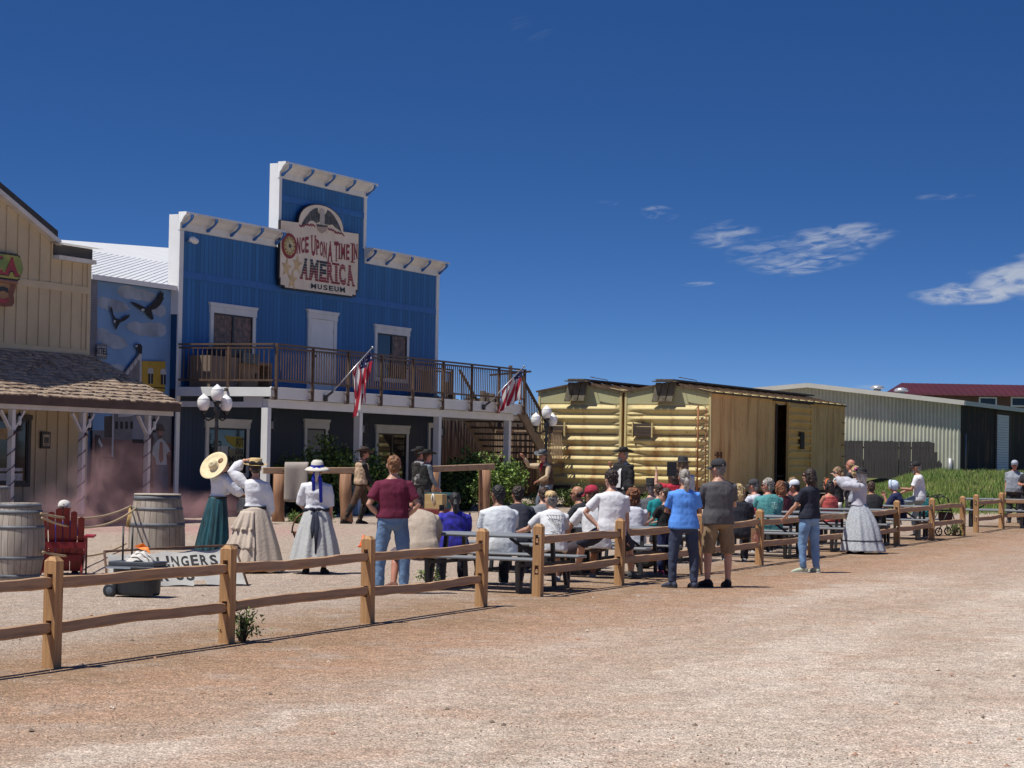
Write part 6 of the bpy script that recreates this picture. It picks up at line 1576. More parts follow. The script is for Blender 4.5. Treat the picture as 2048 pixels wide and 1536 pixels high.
            fuse(m.build('hair', hairm(hc), root), .007, 1, .016, .03)
            MB().tube([HC+HM @ V((0, -.098*hk, -.005*hk)), HC+HM @ V((0, -.112*hk, -.012*hk))], .03*hk, 10).build('hair_tie', plain('hair_tie', (.02, .02, .025)), root)
        elif st == 'fringe':    # bald crown, hair at the back and sides
            m.ell((0, -.04*hk, -.01*hk), (.079*hk, .072*hk, .06*hk), 16, M=Mh); fuse(m.build('hair', hairm(hc), root), .008, 1, .012, .03)
    if beard:
        m = MB(); m.ell((0, .045*hk, -.082*hk), (.056*hk, .05*hk, .05*hk), 14, M=Mh)
        if beard[0] == 'long': m.tube([HC+HM @ V((0, .07*hk, -.08*hk)), HC+HM @ V((0, .075*hk, -.19*hk))], [.045*hk, .014*hk], 10, rn=True)
        fuse(m.build('beard', hairm(beard[1]), root), .008, 1, .012, .03)
    # ---- clothes
    def sleeves(mb, e, length, loose=0):
        for s in (-1, 1):
            a = sh[s]-(S(.43)[1] @ V((s*.06*k, 0, .0)))
            if length == 'short': pts = [a, sh[s], sh[s].lerp(el[s], .72)]; rr = [.070, .072, .068+loose]
            elif length == 'elbow': pts = [a, sh[s], sh[s].lerp(el[s], .5), el[s].lerp(wr[s], .12)]; rr = [.07, .080, .088, .072+loose]
            else: pts = [a, sh[s], sh[s].lerp(el[s], .5), el[s], el[s].lerp(wr[s], .5), el[s].lerp(wr[s], .94)]; rr = [.07, .072, .064+loose, .054+loose*1.2, .054+loose*1.2, .034]
            mb.tube(pts, [(r*fat**.35+e)*k for r in rr], 14)
    if shirt:
        m = MB(); torso(m, hem if (hem or belt) else -.06, .512 if not tank else .44, .017, loose=not belt)
        if sleeve and sleeve != 'none' and not tank: sleeves(m, .0, sleeve.replace('puff', 'long'), .034 if 'puff' in sleeve else 0)
        if tank:
            for s in (-1, 1): m.tube([S(.40)[0]+S(.40)[1] @ V((s*.10*k, -.09*k, 0)), S(.485)[0]+S(.485)[1] @ V((s*.105*k, -.02*k, .012*k)), S(.40)[0]+S(.40)[1] @ V((s*.10*k, .1*k, 0))], .022*k, 8, rn=True)
        fuse(m.build('shirt', shirt if not isinstance(shirt, tuple) else cloth(shirt), root), .011, 3, .012, .16)
        if hem > -.02 and False: pass
    if vest:
        m = MB(); torso(m, -.02, .47, .034)
        fuse(m.build('vest', cloth(vest), root), .011, 2, .018, .1)
    if coat:
        m = MB(); torso(m, -.10, .475, .045); sleeves(m, .016, 'long', .01)
        rs = []
        for t, a, bb in ((.05, .19, .15), (-.15, .22, .17), (-.40, .25, .20), (-.58, .27, .21)):
            c, M_ = S(0); rs.append((V((P.x, P.y-.01, P.z+t*k)), V((1, 0, 0)), V((0, 1, 0)), a*k, bb*k))
        m.rings(rs[::-1], 20); fuse(m.build('coat', cloth(coat), root), .012, 2, .026, .14)
        MB().add([S(t)[0]+S(t)[1] @ V((sx*k, yy*k, 0)) for t, sx, yy in ((.45, -.05, .125), (.45, .05, .125), (.3, .065, .185), (.15, .07, .18), (-.02, .06, .185), (-.02, -.06, .185), (.15, -.07, .18), (.3, -.065, .185))], [tuple(range(8))]).build('shirt_front', cloth((.62, .62, .62)), root)
    if pants:
        m = MB(); torso(m, -.13, .07 if hem > -.02 else .02, .014)
        for s in (-1, 1):
            a = hip[s]+V((0, 0, .03*k))
            if plen == 'long': pts = [a, hip[s].lerp(kn[s], .5), kn[s], kn[s].lerp(an[s], .5), kn[s].lerp(an[s], .97)]; rr = [.098, .090, .072, .066, .060]
            else: pts = [a, hip[s].lerp(kn[s], .5), hip[s].lerp(kn[s], 1.0 if plen == 'shorts' else .8), kn[s].lerp(an[s], .04) if plen == 'shorts' else hip[s].lerp(kn[s], .82)]; rr = [.10, .098, .092, .09]
            m.tube(pts, [r*k*(fat**.5) for r in rr], 14, rn=False)
            m.ell(a, [.098*k*fat**.5]*3, 14)
        fuse(m.build('shorts' if plen != 'long' else 'trousers', cloth(pants) if isinstance(pants, tuple) else pants, root), .011, 3, .013, .12)
    if belt:
        m = MB(); c, M_ = S(.07); rs = []
        for t in (.045, .095):
            c, M_ = S(t); rs.append((c, M_ @ V((1, 0, 0)), M_ @ V((0, 1, 0)), ((.152 if not fem else .15)*fat*W_+.028)*k, (.112*fat+.03)*k))
        m.rings(rs, 24); m.build('belt', cloth(belt), root)
    if shoes:
        for s in (-1, 1):
            m = MB(); f = ft[s]; c = an[s]; r_ = V((f.y, -f.x, 0)); up = V((0, 0, 1)); z0 = c.z-.075*k
            rs = []
            for t, a, b2, zc in ((-.075, .030, .030, .035), (-.05, .040, .048, .052), (.0, .042, .056, .058), (.06, .046, .044, .045), (.12, .050, .034, .036), (.165, .044, .026, .028), (.195, .026, .016, .02)):
                rs.append((V((c.x, c.y, z0))+f*t*k+up*zc*k, r_, up, a*k, b2*k))
            m.rings(rs, 14); m.tube([c+V((0, 0, .03*k)), c-V((0, 0, .03*k))], [.043*k, .048*k], 10)
            so = m.build('shoe', cloth(shoes) if isinstance(shoes, tuple) else shoes, root)
            ms = MB(); rs = [(V((c.x, c.y, z0))+f*t*k+up*.010*k, r_, up, a*k, .012*k) for t, a in ((-.085, .022), (-.07, .038), (.0, .045), (.07, .050), (.13, .054), (.18, .046), (.205, .022))]
            ms.rings(rs, 12); ms.build('sole', cloth((.5, .48, .44)) if sum(shoes) > .25 or not isinstance(shoes, tuple) else cloth((.04, .035, .03)), so)
    if boots:
        for s in (-1, 1):
            m = MB(); m.tube([an[s]-V((0, 0, .02*k)), kn[s].lerp(an[s], .62), kn[s].lerp(an[s], .3), kn[s].lerp(an[s], .16)], [.050*k, .064*k, .074*k, .076*k], 12); m.build('boot', cloth(boots), root)
    if scarf:
        m = MB(); c, M_ = S(.485); rs = [(S(t)[0]+M_ @ V((0, .012*k, 0)), M_ @ V((1, 0, 0)), M_ @ V((0, 1, 0)), a*k, bb*k) for t, a, bb in ((.43, .115, .105), (.47, .105, .098), (.505, .082, .082), (.53, .072, .075))]
        m.rings(rs, 16); m.tube([S(.46)[0]+M_ @ V((0, .08*k, 0)), S(.38)[0]+M_ @ V((.01, .125*k, 0)), S(.33)[0]+M_ @ V((.02, .13*k, 0))], [.07*k, .05*k, .012*k], 9, flat=.4, rn=True)
        fuse(m.build('neckerchief', cloth(scarf), root), .009, 1, .02, .06)
    if skirt: skirt(root, P, k, S, sit)
    if hat: hat(root, Mh, hk, HC)
    return dict(root=root, wr=wr, hd=hd, el=el, HC=HC, HM=HM, k=k, S=S, P=P, kn=kn, Mh=Mh)

def wpt(p, key, s, off=0.):
    """world position of a hand"""
    r = p['root']; q = p['wr'][s]+p['hd'][s]*off
    return V(r.location)+Matrix.Rotation(r.rotation_euler.z, 3, 'Z') @ q

# ---- hats
def hat_lathe(name, prof, m, curl=0, tilt=0, off=(0, -.01, .06), n=36, band=None, oval=1.12, crease=0):
    def f(root, Mh, k, HC):
        M_ = Mh @ Matrix.Translation(V(off)*k) @ Matrix.Rotation(R(tilt), 4, 'X') @ Matrix.Diagonal((k, k*oval, k, 1))
        def fn(p, a, r, z):
            if curl and r > .10: p.z += curl*abs(math.cos(a))**2*((r-.10)/.08)**1.3-.25*curl*abs(math.sin(a))*((r-.10)/.08)
            if crease and z > .07: p.z -= crease*max(0, 1-(p.x/.045)**2)*(1 if r < .07 else .3)
            return p
        o = MB().lathe(prof, n=n, M=M_, fn=fn).build(name, m, root)
        s = o.modifiers.new('s', 'SOLIDIFY'); s.thickness = .004
        if band:
            MB().lathe([(band[1]+.002, band[2]), (band[1]+.004, band[2]+.01), (band[1]+.002, band[2]+.035)], n=n, M=M_).build('hat_band', band[0], o)
        return o
    return f
def cowboy(col, brim=.175, curl=.055, tilt=0, key=None):
    return hat_lathe('hat', [(brim*1.08, .012), (brim-.03, .003), (.12, .0), (.094, .004), (.088, .03), (.083, .075), (.070, .105), (.04, .115), (.0, .112)], mat(key or 'felt_%d' % int(col[0]*999), col, .85, .25, 9, .2, 40), curl, tilt, crease=.03, band=(cloth((.02, .017, .015)), .088, .008))
def cap(col, visor=None, logo=None):
    visor = visor or col
    def f(root, Mh, k, HC):
        M_ = Mh @ Matrix.Translation(V((0, -.012, .038))*k) @ Matrix.Diagonal((k, k, k, 1))
        m = MB(); prof = [(.089, -.01), (.090, .02), (.083, .055), (.062, .083), (.03, .097), (.0, .099)]
        m.lathe(prof, n=24, M=M_, fn=lambda p, a, r, z: V((p.x, p.y*1.13, p.z)))
        o = m.build('cap', cloth(col), root); o.modifiers.new('s', 'SOLIDIFY').thickness = .003
        v = MB(); vs = []
        for j in range(4):
            for i in range(13):
                a = PI*(.10+.80*i/12); r = .092+.026*j*(math.sin(a)**.8)
                vs.append((math.cos(a)*(.092 if j == 0 else .090), math.sin(a)*.098+.027*j*math.sin(a)**.7, -.008-.006*j-.03*abs(math.cos(a))**2*j/3))
        v.add(vs, [(j*13+i, j*13+i+1, (j+1)*13+i+1, (j+1)*13+i) for j in range(3) for i in range(12)], 0, True, M_)
        vo = v.build('visor', cloth(visor), o); vo.modifiers.new('s', 'SOLIDIFY').thickness = .004
        MB().ell((0, 0, .1), (.008, .008, .006), 8, M=M_).build('cap_button', cloth(visor), o)
        if logo: MB().ell((0, .103, .03), (.022, .006, .02), 10, M=M_).build('emblem', cloth(logo), o)
    return f
STRAW = mat('straw', (.62, .44, .20), .8, .12, 10, .4, 90); STRAWP = mat('pale_straw', (.74, .62, .38), .8, .08, 10, .4, 90)

# ---- skirts
def skirt_fn(mat_, r0, r1, ztop, folds=11, amp=.03, zb=.03, name='skirt', tiers=None, band=None, bustle=0, oval=.9, shear=(0, 0)):
    def f(root, P, k, S, sit):
        n, rows = 120, 30; vs = []; r2 = random.Random(int(r1*1000)); ph = [r2.random()*6 for _ in range(4)]
        c0, M_ = S(ztop)
        for j in range(rows+1):
            v = j/rows; z = c0.z+(zb-c0.z)*v
            for i in range(n):
                a = 2*PI*i/n; r = r0+(r1-r0)*(v**.8); fo = amp*min(1, v*1.6)*(.6*math.sin(folds*a+ph[0])+.4*math.sin(folds*1.7*a+ph[1])+.3*math.sin(folds*.5*a+ph[2]))
                r += fo+bustle*max(0, -math.sin(a))**2*math.sin(PI*min(1, v*1.2))
                vs.append((c0.x*(1-v)+r*math.cos(a)*k+shear[0]*v, c0.y*(1-v)+r*math.sin(a)*oval*k+shear[1]*v, z+.012*math.sin(folds*a+ph[0])*(v > .99)))
        m = MB(); m.add(vs, [((j+1)*n+i, (j+1)*n+(i+1) % n, j*n+(i+1) % n, j*n+i) for j in range(rows) for i in range(n)], 0, True)
        o = m.build(name, mat_, root); o.modifiers.new('s', 'SOLIDIFY').thickness = .004
        if band:
            zz, hh, bm = band; q = MB(); v = (c0.z-zz)/(c0.z-zb)
            q.v = []
            for z in (zz, zz-hh):
                v = (c0.z-z)/(c0.z-zb); j = min(rows-1, int(v*rows)); g = v*rows-j
                for i in range(n):
                    A_ = V(vs[j*n+i]).lerp(V(vs[(j+1)*n+i]), g); d = V((A_.x-shear[0]*v, A_.y-shear[1]*v, 0)).normalized()*.006; q.v.append(tuple(A_+d))
            for i in range(n): q.f.append([n+i, n+(i+1) % n, (i+1) % n, i]); q.m.append(0); q.s.append(True)
            q.build('skirt_band', bm, o)
        if tiers:
            for ti, (za, zb2, ra, rb, a0, a1) in enumerate(tiers):
                q = MB(); N2, RW = 90, 8; vv = []
                for j in range(RW+1):
                    v = j/RW
                    for i in range(N2+1):
                        a = a0+(a1-a0)*i/N2; e = min(1, i/4, (N2-i)/4)
                        r = ra+(rb-ra)*v+(.028*math.sin(a*15+ti*2)+.018*math.sin(a*26+ti))*v*e+.012*e
                        vv.append((r*math.cos(a)*k, r*math.sin(a)*oval*k, za+(zb2-za)*v+.016*math.sin(a*15+ti*2)*(v > .99)))
                q.add(vv, [((j+1)*(N2+1)+i, (j+1)*(N2+1)+i+1, j*(N2+1)+i+1, j*(N2+1)+i) for j in range(RW) for i in range(N2)], 0, True)
                to = q.build('ruffle', mat_, o); to.modifiers.new('s', 'SOLIDIFY').thickness = .005
        return o
    return f
# ------------------------------------------------------------ picnic tables
PGREY = mat('table_grey', (.22, .235, .25), .45, .08, 2, .06, 60); PBLK = mat('table_frame', (.022, .022, .024), .5, .15, 5)
def picnic():
    t = thing('picnic_table', '', 'picnic table', (0, 0, 0), 0, 'picnic tables behind the fence')
    m = MB(); 
    m.bb(-.92, .92, -.38, .38, .70, .745); m.build('table_top', PGREY, t, bevel=.018)
    for s in (-1, 1):
        m = MB(); m.bb(-.92, .92, s*.72-.145, s*.72+.145, .42, .46); m.build('bench', PGREY, t, bevel=.015)
    for s in (-1, 1):
        x = s*.66; m = MB()
        for q in (-1, 1):
            m.beam((x, q*.27, .698), (x, q*.36, .03), .05, .05, up=(1, 0, 0)); m.beam((x, q*.62, .418), (x, q*.78, .03), .05, .05, up=(1, 0, 0)); m.beam((x, q*.84, .418), (x, q*.80, .03), .05, .05, up=(1, 0, 0))
        m.beam((x, -.82, .36), (x, .82, .36), .045, .045); m.beam((x, -.82, .025), (x, .82, .025), .05, .05)
        m.beam((x, 0, .36), (x-s*.5, 0, .69), .035, .035, up=(0, 1, 0)); m.build('leg_frame', PBLK, t)
    return t
TBL = picnic(); first = [True]
def table(px, D, rz, label):
    p = at(px, 1000, D); q = (p.x, p.y, gz(p.x, p.y))
    if first[0]:
        first[0] = False; TBL.location = q; TBL.rotation_euler.z = R(rz); TBL['label'] = label; return TBL
    return copy_thing(TBL, q, R(rz), label)
T1 = table(1000, 32.3, -25, 'nearest picnic table just behind the fence gap, with a brown bottle on it')
table(1082, 37.0, -24, 'picnic table where the man in the navy T-shirt leans on his elbows')
table(1215, 36.2, -22, 'picnic table beside the curly red haired woman in white')
table(1300, 41.5, -20, 'picnic table in front of the man in the grey jacket and tall black hat')
table(1517, 43.6, -18, 'picnic table behind the fence in front of the man in the teal T-shirt')
table(1612, 46.8, -18, 'picnic table beside the man in the white cap')
table(1702, 49.8, -18, 'picnic table partly hidden by the woman in the long pale dress')
table(1785, 53.6, -18, 'picnic table where the bonneted woman and the man with a plate sit')
table(1995, 63.5, -15, 'farthest picnic table, behind the fence near the man in the grey T-shirt')

def X(px, D): return at(px, 930, D).x
SIT = .445
LSTRIDE = [((0, -62), (0, -100), 5), ((180, -72), (180, -52), 5)]
# ---- three women in period dress
WHB = mat('white_blouse', (.74, .75, .78), .8, .05, 5, .5, 24)
TEAL = mat('teal_skirt', (.007, .06, .078), .75, .55, 14, .6, 30, stretch=(1, 1, .12))
TANSK = mat('tan_skirt', (.50, .42, .34), .85, .07, 4, .45, 30); GREYSK = mat('grey_skirt', (.46, .47, .46), .85, .06, 4, .45, 26)
BLACK = (.012, .012, .014)
ACT = 'women in period dress watching from the yard'
g = G(433, 1104)
def bigstraw(root, Mh, k, HC):
    f = hat_lathe('hat', [(.262, .02), (.22, .0), (.15, -.005), (.10, .0), (.088, .008), (.082, .07), (.06, .098), (.0, .104)], STRAWP, 0, 66, (-.09, -.13, -.045), oval=1.05)
    f(root, Mh @ Matrix.Rotation(R(30), 4, 'Z'), k, HC)
p1 = person('woman in white blouse and teal skirt, wide straw hat tipped onto her back', g.x, g.y, -38, 1.64, fem=True, lean=4, side=8, head=(-25, 10), la='table', ra=((40, -48), (-20, -12)), shirt=WHB, sleeve='puff', hem=.06, belt=BLACK,
       skirt=skirt_fn(TEAL, .16, .33, .08, 15, .022, .02, shear=(-.07, -.05)), hair=('bun', 'ginger'), hat=bigstraw, group=ACT)
m = MB(); c = V((p1['root'].location)); 
h_ = wpt(p1, 1, 1, .1)
bag = thing('handbag', 'pale drawstring handbag hanging from the arm of the woman in teal', 'bag', h_+V((-.02, .0, -.06)))
MB().lathe([(.0, -.26), (.07, -.255), (.11, -.2), (.10, -.1), (.055, -.02), (.06, .01)], n=20).build('pouch', mat('bag_grey', (.36, .36, .33), .85, .15, 8, .4), bag); MB().tube([(-.05, 0, 0), (-.03, 0, .1), (.03, 0, .1), (.05, 0, 0)], .006, 5).build('cord', cloth((.3, .3, .28)), bag)
# apron ties
g = G(507, 1145)
boater = hat_lathe('hat', [(.175, .004), (.15, .0), (.11, .0), (.098, .003), (.094, .01), (.092, .085), (.084, .094), (.0, .096)], STRAW, .012, 6, (0, -.012, .055), oval=1.08, band=(cloth(BLACK), .093, .004))
p2 = person('woman in white blouse and tan ruffled skirt holding her straw boater', g.x, g.y, 2, 1.66, fem=True, wide=1.03, la=((72, 42), (-86, 46), (-95, 10)), ra=((42, -76), (5, -72)), shirt=WHB, sleeve='puff', hem=.06, belt=BLACK, head=(8, 2),
       skirt=skirt_fn(TANSK, .16, .47, .08, 9, .025, .03, tiers=[(.90, .62, .205, .335, 2.4, 4.75), (.66, .35, .29, .425, 2.35, 4.8), (.40, .05, .385, .515, 2.3, 4.8)]), hair=('bun', 'darkbrown'), hat=boater, group=ACT)
bw = MB()
for s in (-1, 1): bw.ell((s*.055, -.115, .068), (.06, .02, .038), 12, M=p2['Mh'])
bw.ell((0, -.12, .068), (.02, .02, .02), 10, M=p2['Mh']); fuse(bw.build('hat_bow', cloth(BLACK), p2['root']), .008, 1, .02, .04)
g = G(630, 1148)
sunhat = hat_lathe('hat', [(.185, -.035), (.16, -.012), (.12, .004), (.098, .006), (.093, .03), (.086, .075), (.06, .105), (.0, .112)], mat('cream_hat', (.66, .62, .54), .8, .06, 8, .3, 60), 0, 6, (0, -.012, .05), oval=1.08, band=(cloth((.015, .03, .38)), .094, .006))
p3 = person('woman in white blouse and plain grey skirt, blue ribbon on her pale hat', g.x, g.y, 0, 1.64, fem=True, wide=1.1, fat=1.06, la=((52, -66), (-25, -30)), ra=((42, -78), (10, -72)), shirt=WHB, sleeve='elbow', hem=.06, shoes=BLACK, belt=(.02, .025, .04), head=(0, 0),
       skirt=skirt_fn(GREYSK, .17, .40, .08, 10, .030, .16), hair=('bun', 'sandy'), hat=sunhat, group=ACT)
rb = MB(); blue = cloth((.015, .03, .40))
for s, l in ((-1, .17), (1, .34)): rb.tube([p3['Mh'] @ V((0, -.115, .02)), p3['Mh'] @ V((s*.03, -.155, -.06)), p3['Mh'] @ V((s*.05+.01, -.165, -.12)), p3['Mh'] @ V((s*.055+.02, -.150, -.12-l))], [.02, .028, .026, .022], 8, flat=.18, up=(0, 1, 0))
for s in (-1, 1): rb.ell((s*.035, -.125, .03), (.035, .02, .022), 10, M=p3['Mh'])
rb.build('hat_ribbon', blue, p3['root'])
rb = MB(); rb.tube([p3['Mh'] @ V((.0, -.13, .03)), p3['Mh'] @ V((.01, -.16, -.05)), p3['Mh'] @ V((.0, -.16, -.16))], [.03, .035, .015], 8, flat=.3, up=(0, 1, 0)); rb.build('hat_scarf', cloth((.55, .49, .40)), p3['root'])
c, M_ = p3['S'](.06); sa = MB()
for s, l in ((-1, .40), (1, .62)): sa.tube([c+V((0, -.165, .02)), c+V((s*.02, -.20, -.10)), c+V((s*.03, -.26, -.25)), c+V((s*.025, -.31, -l))], [.018, .028, .032, .012], 8, flat=.2, up=(0, 1, 0))
for s in (-1, 1): sa.ell(c+V((s*.05, -.175, .02)), (.05, .02, .028), 10)
sa.build('sash', cloth((.02, .025, .045)), p3['root'])
hp = wpt(p3, 1, -1, .08); bk = thing('basket', 'brown wicker basket held by the woman in the grey skirt', 'basket', hp+V((-.06, .05, -.40)), .2)
WK = mat('wicker', (.17, .075, .03), .8, .4, 30, .6, 60)
b_ = MB(); b_.rings([((0, 0, 0), (1, 0, 0), (0, 1, 0), .14, .09), ((0, 0, .12), (1, 0, 0), (0, 1, 0), .19, .13)], 24); b_.build('body', WK, bk); MB().tube([(.19*math.cos(a), .02, .12+.28*math.sin(a)) for a in [PI*k/12 for k in range(13)]], .012, 7).build('handle', WK, bk)
b_ = MB(); b_.tube([(.193*math.cos(a), .133*math.sin(a), .12) for a in [2*PI*k/24 for k in range(25)]], .014, 6); b_.build('rim', WK, bk); MB().ell((.03, 0, .11), (.12, .09, .05), 12).build('cloth', cloth((.6, .56, .5)), bk)

# ---- performers
PERF = 'costumed performers in the yard'
g = G(720, 1048)
person('cowboy in tan vest, black sleeves and brown hat, walking past the hitching rail', g.x, g.y, -72, 1.80, lean=5, legs=[((0, -72), (180, -72), 0), ((180, -66), (180, -55), 5)], la='gun', ra=((-10, -70), (10, -55)), shirt=(.018, .017, .018), sleeve='long', vest=(.50, .36, .24), pants=(.085, .045, .025), boots=(.014, .012, .012), shoes=(.012, .011, .011), belt=(.09, .045, .02), hat=cowboy((.05, .03, .025), .17, .05), beard=('short', 'brown'), head=(0, 6), group=PERF, sk='red', foot='ground')
p = at(836, 1040, 59.); person('cowboy in grey shirt and dark hat, half hidden behind the man with the red scarf', p.x, p.y, -60, 1.82, la='down', ra='down', shirt=(.26, .25, .25), sleeve='long', vest=(.03, .028, .028), pants=(.05, .05, .055), shoes=BLACK, hat=cowboy((.014, .013, .014), .17, .045), group=PERF, sk='red')
p = at(851, 1040, 57.6); person('cowboy with red neckerchief, black vest and black hat beside the hitching rail', p.x, p.y, -66, 1.76, la=((60, -82), (10, -62)), ra='gun', shirt=(.16, .19, .22), sleeve='long', vest=(.012, .012, .013), pants=(.035, .037, .042), shoes=BLACK, belt=(.03, .02, .015), scarf=(.36, .015, .05), hat=cowboy((.012, .011, .011), .185, .035), group=PERF, sk='red')
p = at(1092, 1040, 61.); person('cowboy in tan shirt, red neckerchief and grey hat, throwing one arm up', p.x, p.y, 128, 1.82, lean=16, ra=((52, 2), (-6, 50)), la=((35, -60), (-65, -25)), legs=[((20, -66), (180, -80), 10), ((35, -70), (180, -82), 10)], shirt=(.52, .40, .26), sleeve='long', vest=(.09, .05, .03), pants=(.14, .17, .22), shoes=(.05, .03, .02), belt=(.06, .03, .015), scarf=(.42, .012, .035), hat=cowboy((.11, .115, .125), .17, .05), head=(20, 4), group=PERF, sk='red', foot='ground')
p = at(1246, 1040, 56.); person('grey bearded man in a long black coat and black hat before the boxcars', p.x, p.y, 138, 1.90, ra=((40, -62), (-30, 66)), la='down', shirt=(.6, .6, .6), sleeve='long', coat=(.014, .015, .018), pants=BLACK, shoes=BLACK, scarf=(.34, .25, .15), hat=cowboy((.013, .012, .012), .18, .04), beard=('long', 'grey'), hair=('short', 'grey'), head=(-30, 0), group=PERF, sk='red')

# ---- standing onlookers along the fence
JEANS = mat('denim', (.13, .22, .36), .85, .22, 5, .4, 40); JEANP = mat('pale_denim', (.17, .30, .50), .85, .25, 4, .4, 40)
STND = 'onlookers standing behind and beside the fence'
g = G(783, 1187); person('man in maroon shirt and blue jeans with his hands on his hips', g.x, g.y, 6, 1.79, fat=1.06, wide=1.04, la='hip', ra='hip', shirt=(.125, .008, .035), hem=.015, pants=JEANS, shoes=(.20, .12, .07), hair=('short', 'ginger'), belt=None, legs=[((90, -82), (0, -90), 18), ((90, -82), (0, -90), 22)], foot='ground', group=STND, head=(6, 0), sk='fair')
g = G(1366, 1176); person('grey haired woman in bright blue T-shirt and navy trousers', g.x, g.y, 4, 1.66, fem=True, wide=1.1, fat=1.04, la='cross', ra='cross', shirt=(.10, .30, .82), hem=-.07, pants=(.04, .055, .10), shoes=(.05, .06, .10), hair=('tail', 'grey'), legs=[((90, -82), (0, -90), 40), ((90, -82), (0, -90), -10)], foot='ground', group=STND, head=(10, 0), sk='tan')
g = G(1435, 1174); person('man in charcoal T-shirt, khaki shorts and dark cap', g.x, g.y, 14, 1.80, fat=1.08, wide=1.06, la='cross', ra='cross', shirt=(.085, .083, .09), hem=-.08, pants=(.26, .18, .10), plen='shorts', shoes=(.016, .016, .018), hair=('short', 'salt'), hat=cap((.035, .035, .04)), legs=[((90, -83), (0, -90), 50), ((90, -83), (0, -90), 0)], foot='ground', group=STND, head=(38, 0), glasses=True, sk='fair')
g = G(1618, 1146); person('long haired woman in navy T-shirt and faded jeans outside the fence', g.x, g.y, 42, 1.66, fem=True, wide=1.05, la=((35, -62), (0, -40)), ra='cross', shirt=(.014, .018, .035), hem=-.03, pants=JEANP, shoes=(.46, .52, .40), hair=('bob', 'darkbrown'), legs=[((20, -82), (180, -86), 40), ((90, -84), (180, -84), 10)], foot='ground', group=STND, head=(20, 0), glasses=True, sk='fair')
DRESS = mat('sprigged_dress', (.42, .45, .48), .85, .22, 38, .35, 30); BODICE = mat('grey_bodice', (.50, .50, .56), .85, .06, 5, .4, 26)
g = G(1716, 1107)
def blackhat(root, Mh, k, HC):
    f = hat_lathe('hat', [(.165, -.01), (.14, .0), (.11, .004), (.098, .006), (.094, .04), (.085, .075), (.05, .085), (.0, .084)], mat('black_felt', (.014, .013, .016), .8, .2, 9, .2), 0, 10, (0, -.02, .05))
    o = f(root, Mh, k, HC); MB().ell((-.09, .055, .105), (.03, .03, .028), 12, M=Mh).build('flower', cloth((.72, .12, .38)), o); MB().ell((-.108, .062, .105), (.014, .014, .014), 10, M=Mh).build('flower_heart', cloth((.45, .02, .16)), o)
p34 = person('woman in long pale grey dress and flowered black hat, photographing with raised arms', g.x, g.y, 62, 1.63, fem=True, lean=-7, la='phonehi', ra=((8, 10), (-6, 30)), shirt=BODICE, sleeve='puff', hem=.03, shoes=BLACK,
       skirt=skirt_fn(DRESS, .15, .50, .08, 10, .030, .05, band=(.26, .022, cloth((.04, .045, .07))), bustle=.06, shear=(0, -.10)), hair=('bob', 'white'), hat=blackhat, group=ACT, head=(0, 4))
def phone(label, p, rz, w=.075, h=.15, name='phone', tilt=0):
    o = MB().bb(-w/2, w/2, -.005, .005, -h/2, h/2).build(name, mat('phone_black', (.012, .012, .014), .25, .2, 5), at=p, rz=rz, bevel=.004); tag(o, label, name)
a, b = wpt(p34, 1, -1, .12), wpt(p34, 1, 1, .12)
phone('dark phone held up by the woman in the pale dress', (a+b)/2, R(62), .15, .075)
g = G(2028, 1046); person('man in grey T-shirt and pale cap standing at the far right', g.x, g.y, 168, 1.76, fat=1.28, wide=1.08, la='down', ra='down', shirt=(.27, .30, .34), hem=-.07, pants=(.035, .037, .045), shoes=BLACK, hair=('short', 'grey'), hat=cap((.42, .47, .55), (.10, .11, .13)), group=STND, head=(0, 0), sk='red', glasses=True)
p = at(2056, 1000, 66.); person('person in dark clothes cut off by the right frame edge', p.x, p.y, 150, 1.72, fem=True, la='cross', ra='cross', shirt=(.02, .02, .024), sleeve='short', pants=(.02, .02, .024), shoes=BLACK, hair=('long', 'brown'), group=STND, sk='red')

# ---- the seated crowd
def seat(label, px, D, yaw, **k):
    k.setdefault('sit', SIT); k.setdefault('group', 'people seated at the picnic tables'); k.setdefault('shoes', (.3, .3, .3))
    return person(label, X(px, D), D, yaw, **k)
seat('person in tan linen shirt hunched forward on the near bench, back to the road', 846, 31.9, 12, h=1.82, lean=38, wide=1.12, fat=1.12, la='knee', ra=((30, -50), (-40, 5)), shirt=mat('linen', (.47, .39, .31), .9, .08, 12, .5, 60), sleeve='elbow', hem=-.11, pants=(.10, .08, .10), plen='shorts', shoes=(.16, .07, .05), hair=('short', 'darkbrown'), head=(10, 25), sk='red', legs=[((22, -8), (160, -66), 30), ((14, -8), (0, -80), 5)])
p10 = seat('woman with black ponytail in royal blue patterned top at the near table', 912, 33.3, 8, h=1.62, fem=True, wide=1.12, fat=1.05, lean=6, la='phone', ra='lap', shirt=mat('blue_print', (.022, .02, .30), .85, .5, 16, .2), sleeve='elbow', hem=-.1, pants=(.014, .014, .03), hair=('tail', 'black'), sk='brown', shoes=(.05, .05, .05))
phone('black phone in the hands of the woman in royal blue', wpt(p10, 1, -1, .12), R(20))
seat('man in white polo shirt with black hair at the near table', 1003, 33.2, 14, h=1.86, lean=14, wide=1.12, fat=1.08, la='lap', ra='table', shirt=mat('white_polo', (.66, .69, .71), .85, .04, 5, .35, 26), hem=-.1, pants=(.02, .02, .024), hair=('short', 'black'), sk='brown', head=(22, 0), shoes=(.22, .25, .25))
seat('man in navy T-shirt with dark curls leaning on his elbows', 1040, 36.4, 4, h=1.76, lean=24, la='table', ra=((35, -40), (-50, 0)), shirt=(.022, .025, .04), hem=-.08, pants=(.05, .05, .06), hair=('curls', 'darkbrown'), sk='tan', head=(15, 0))
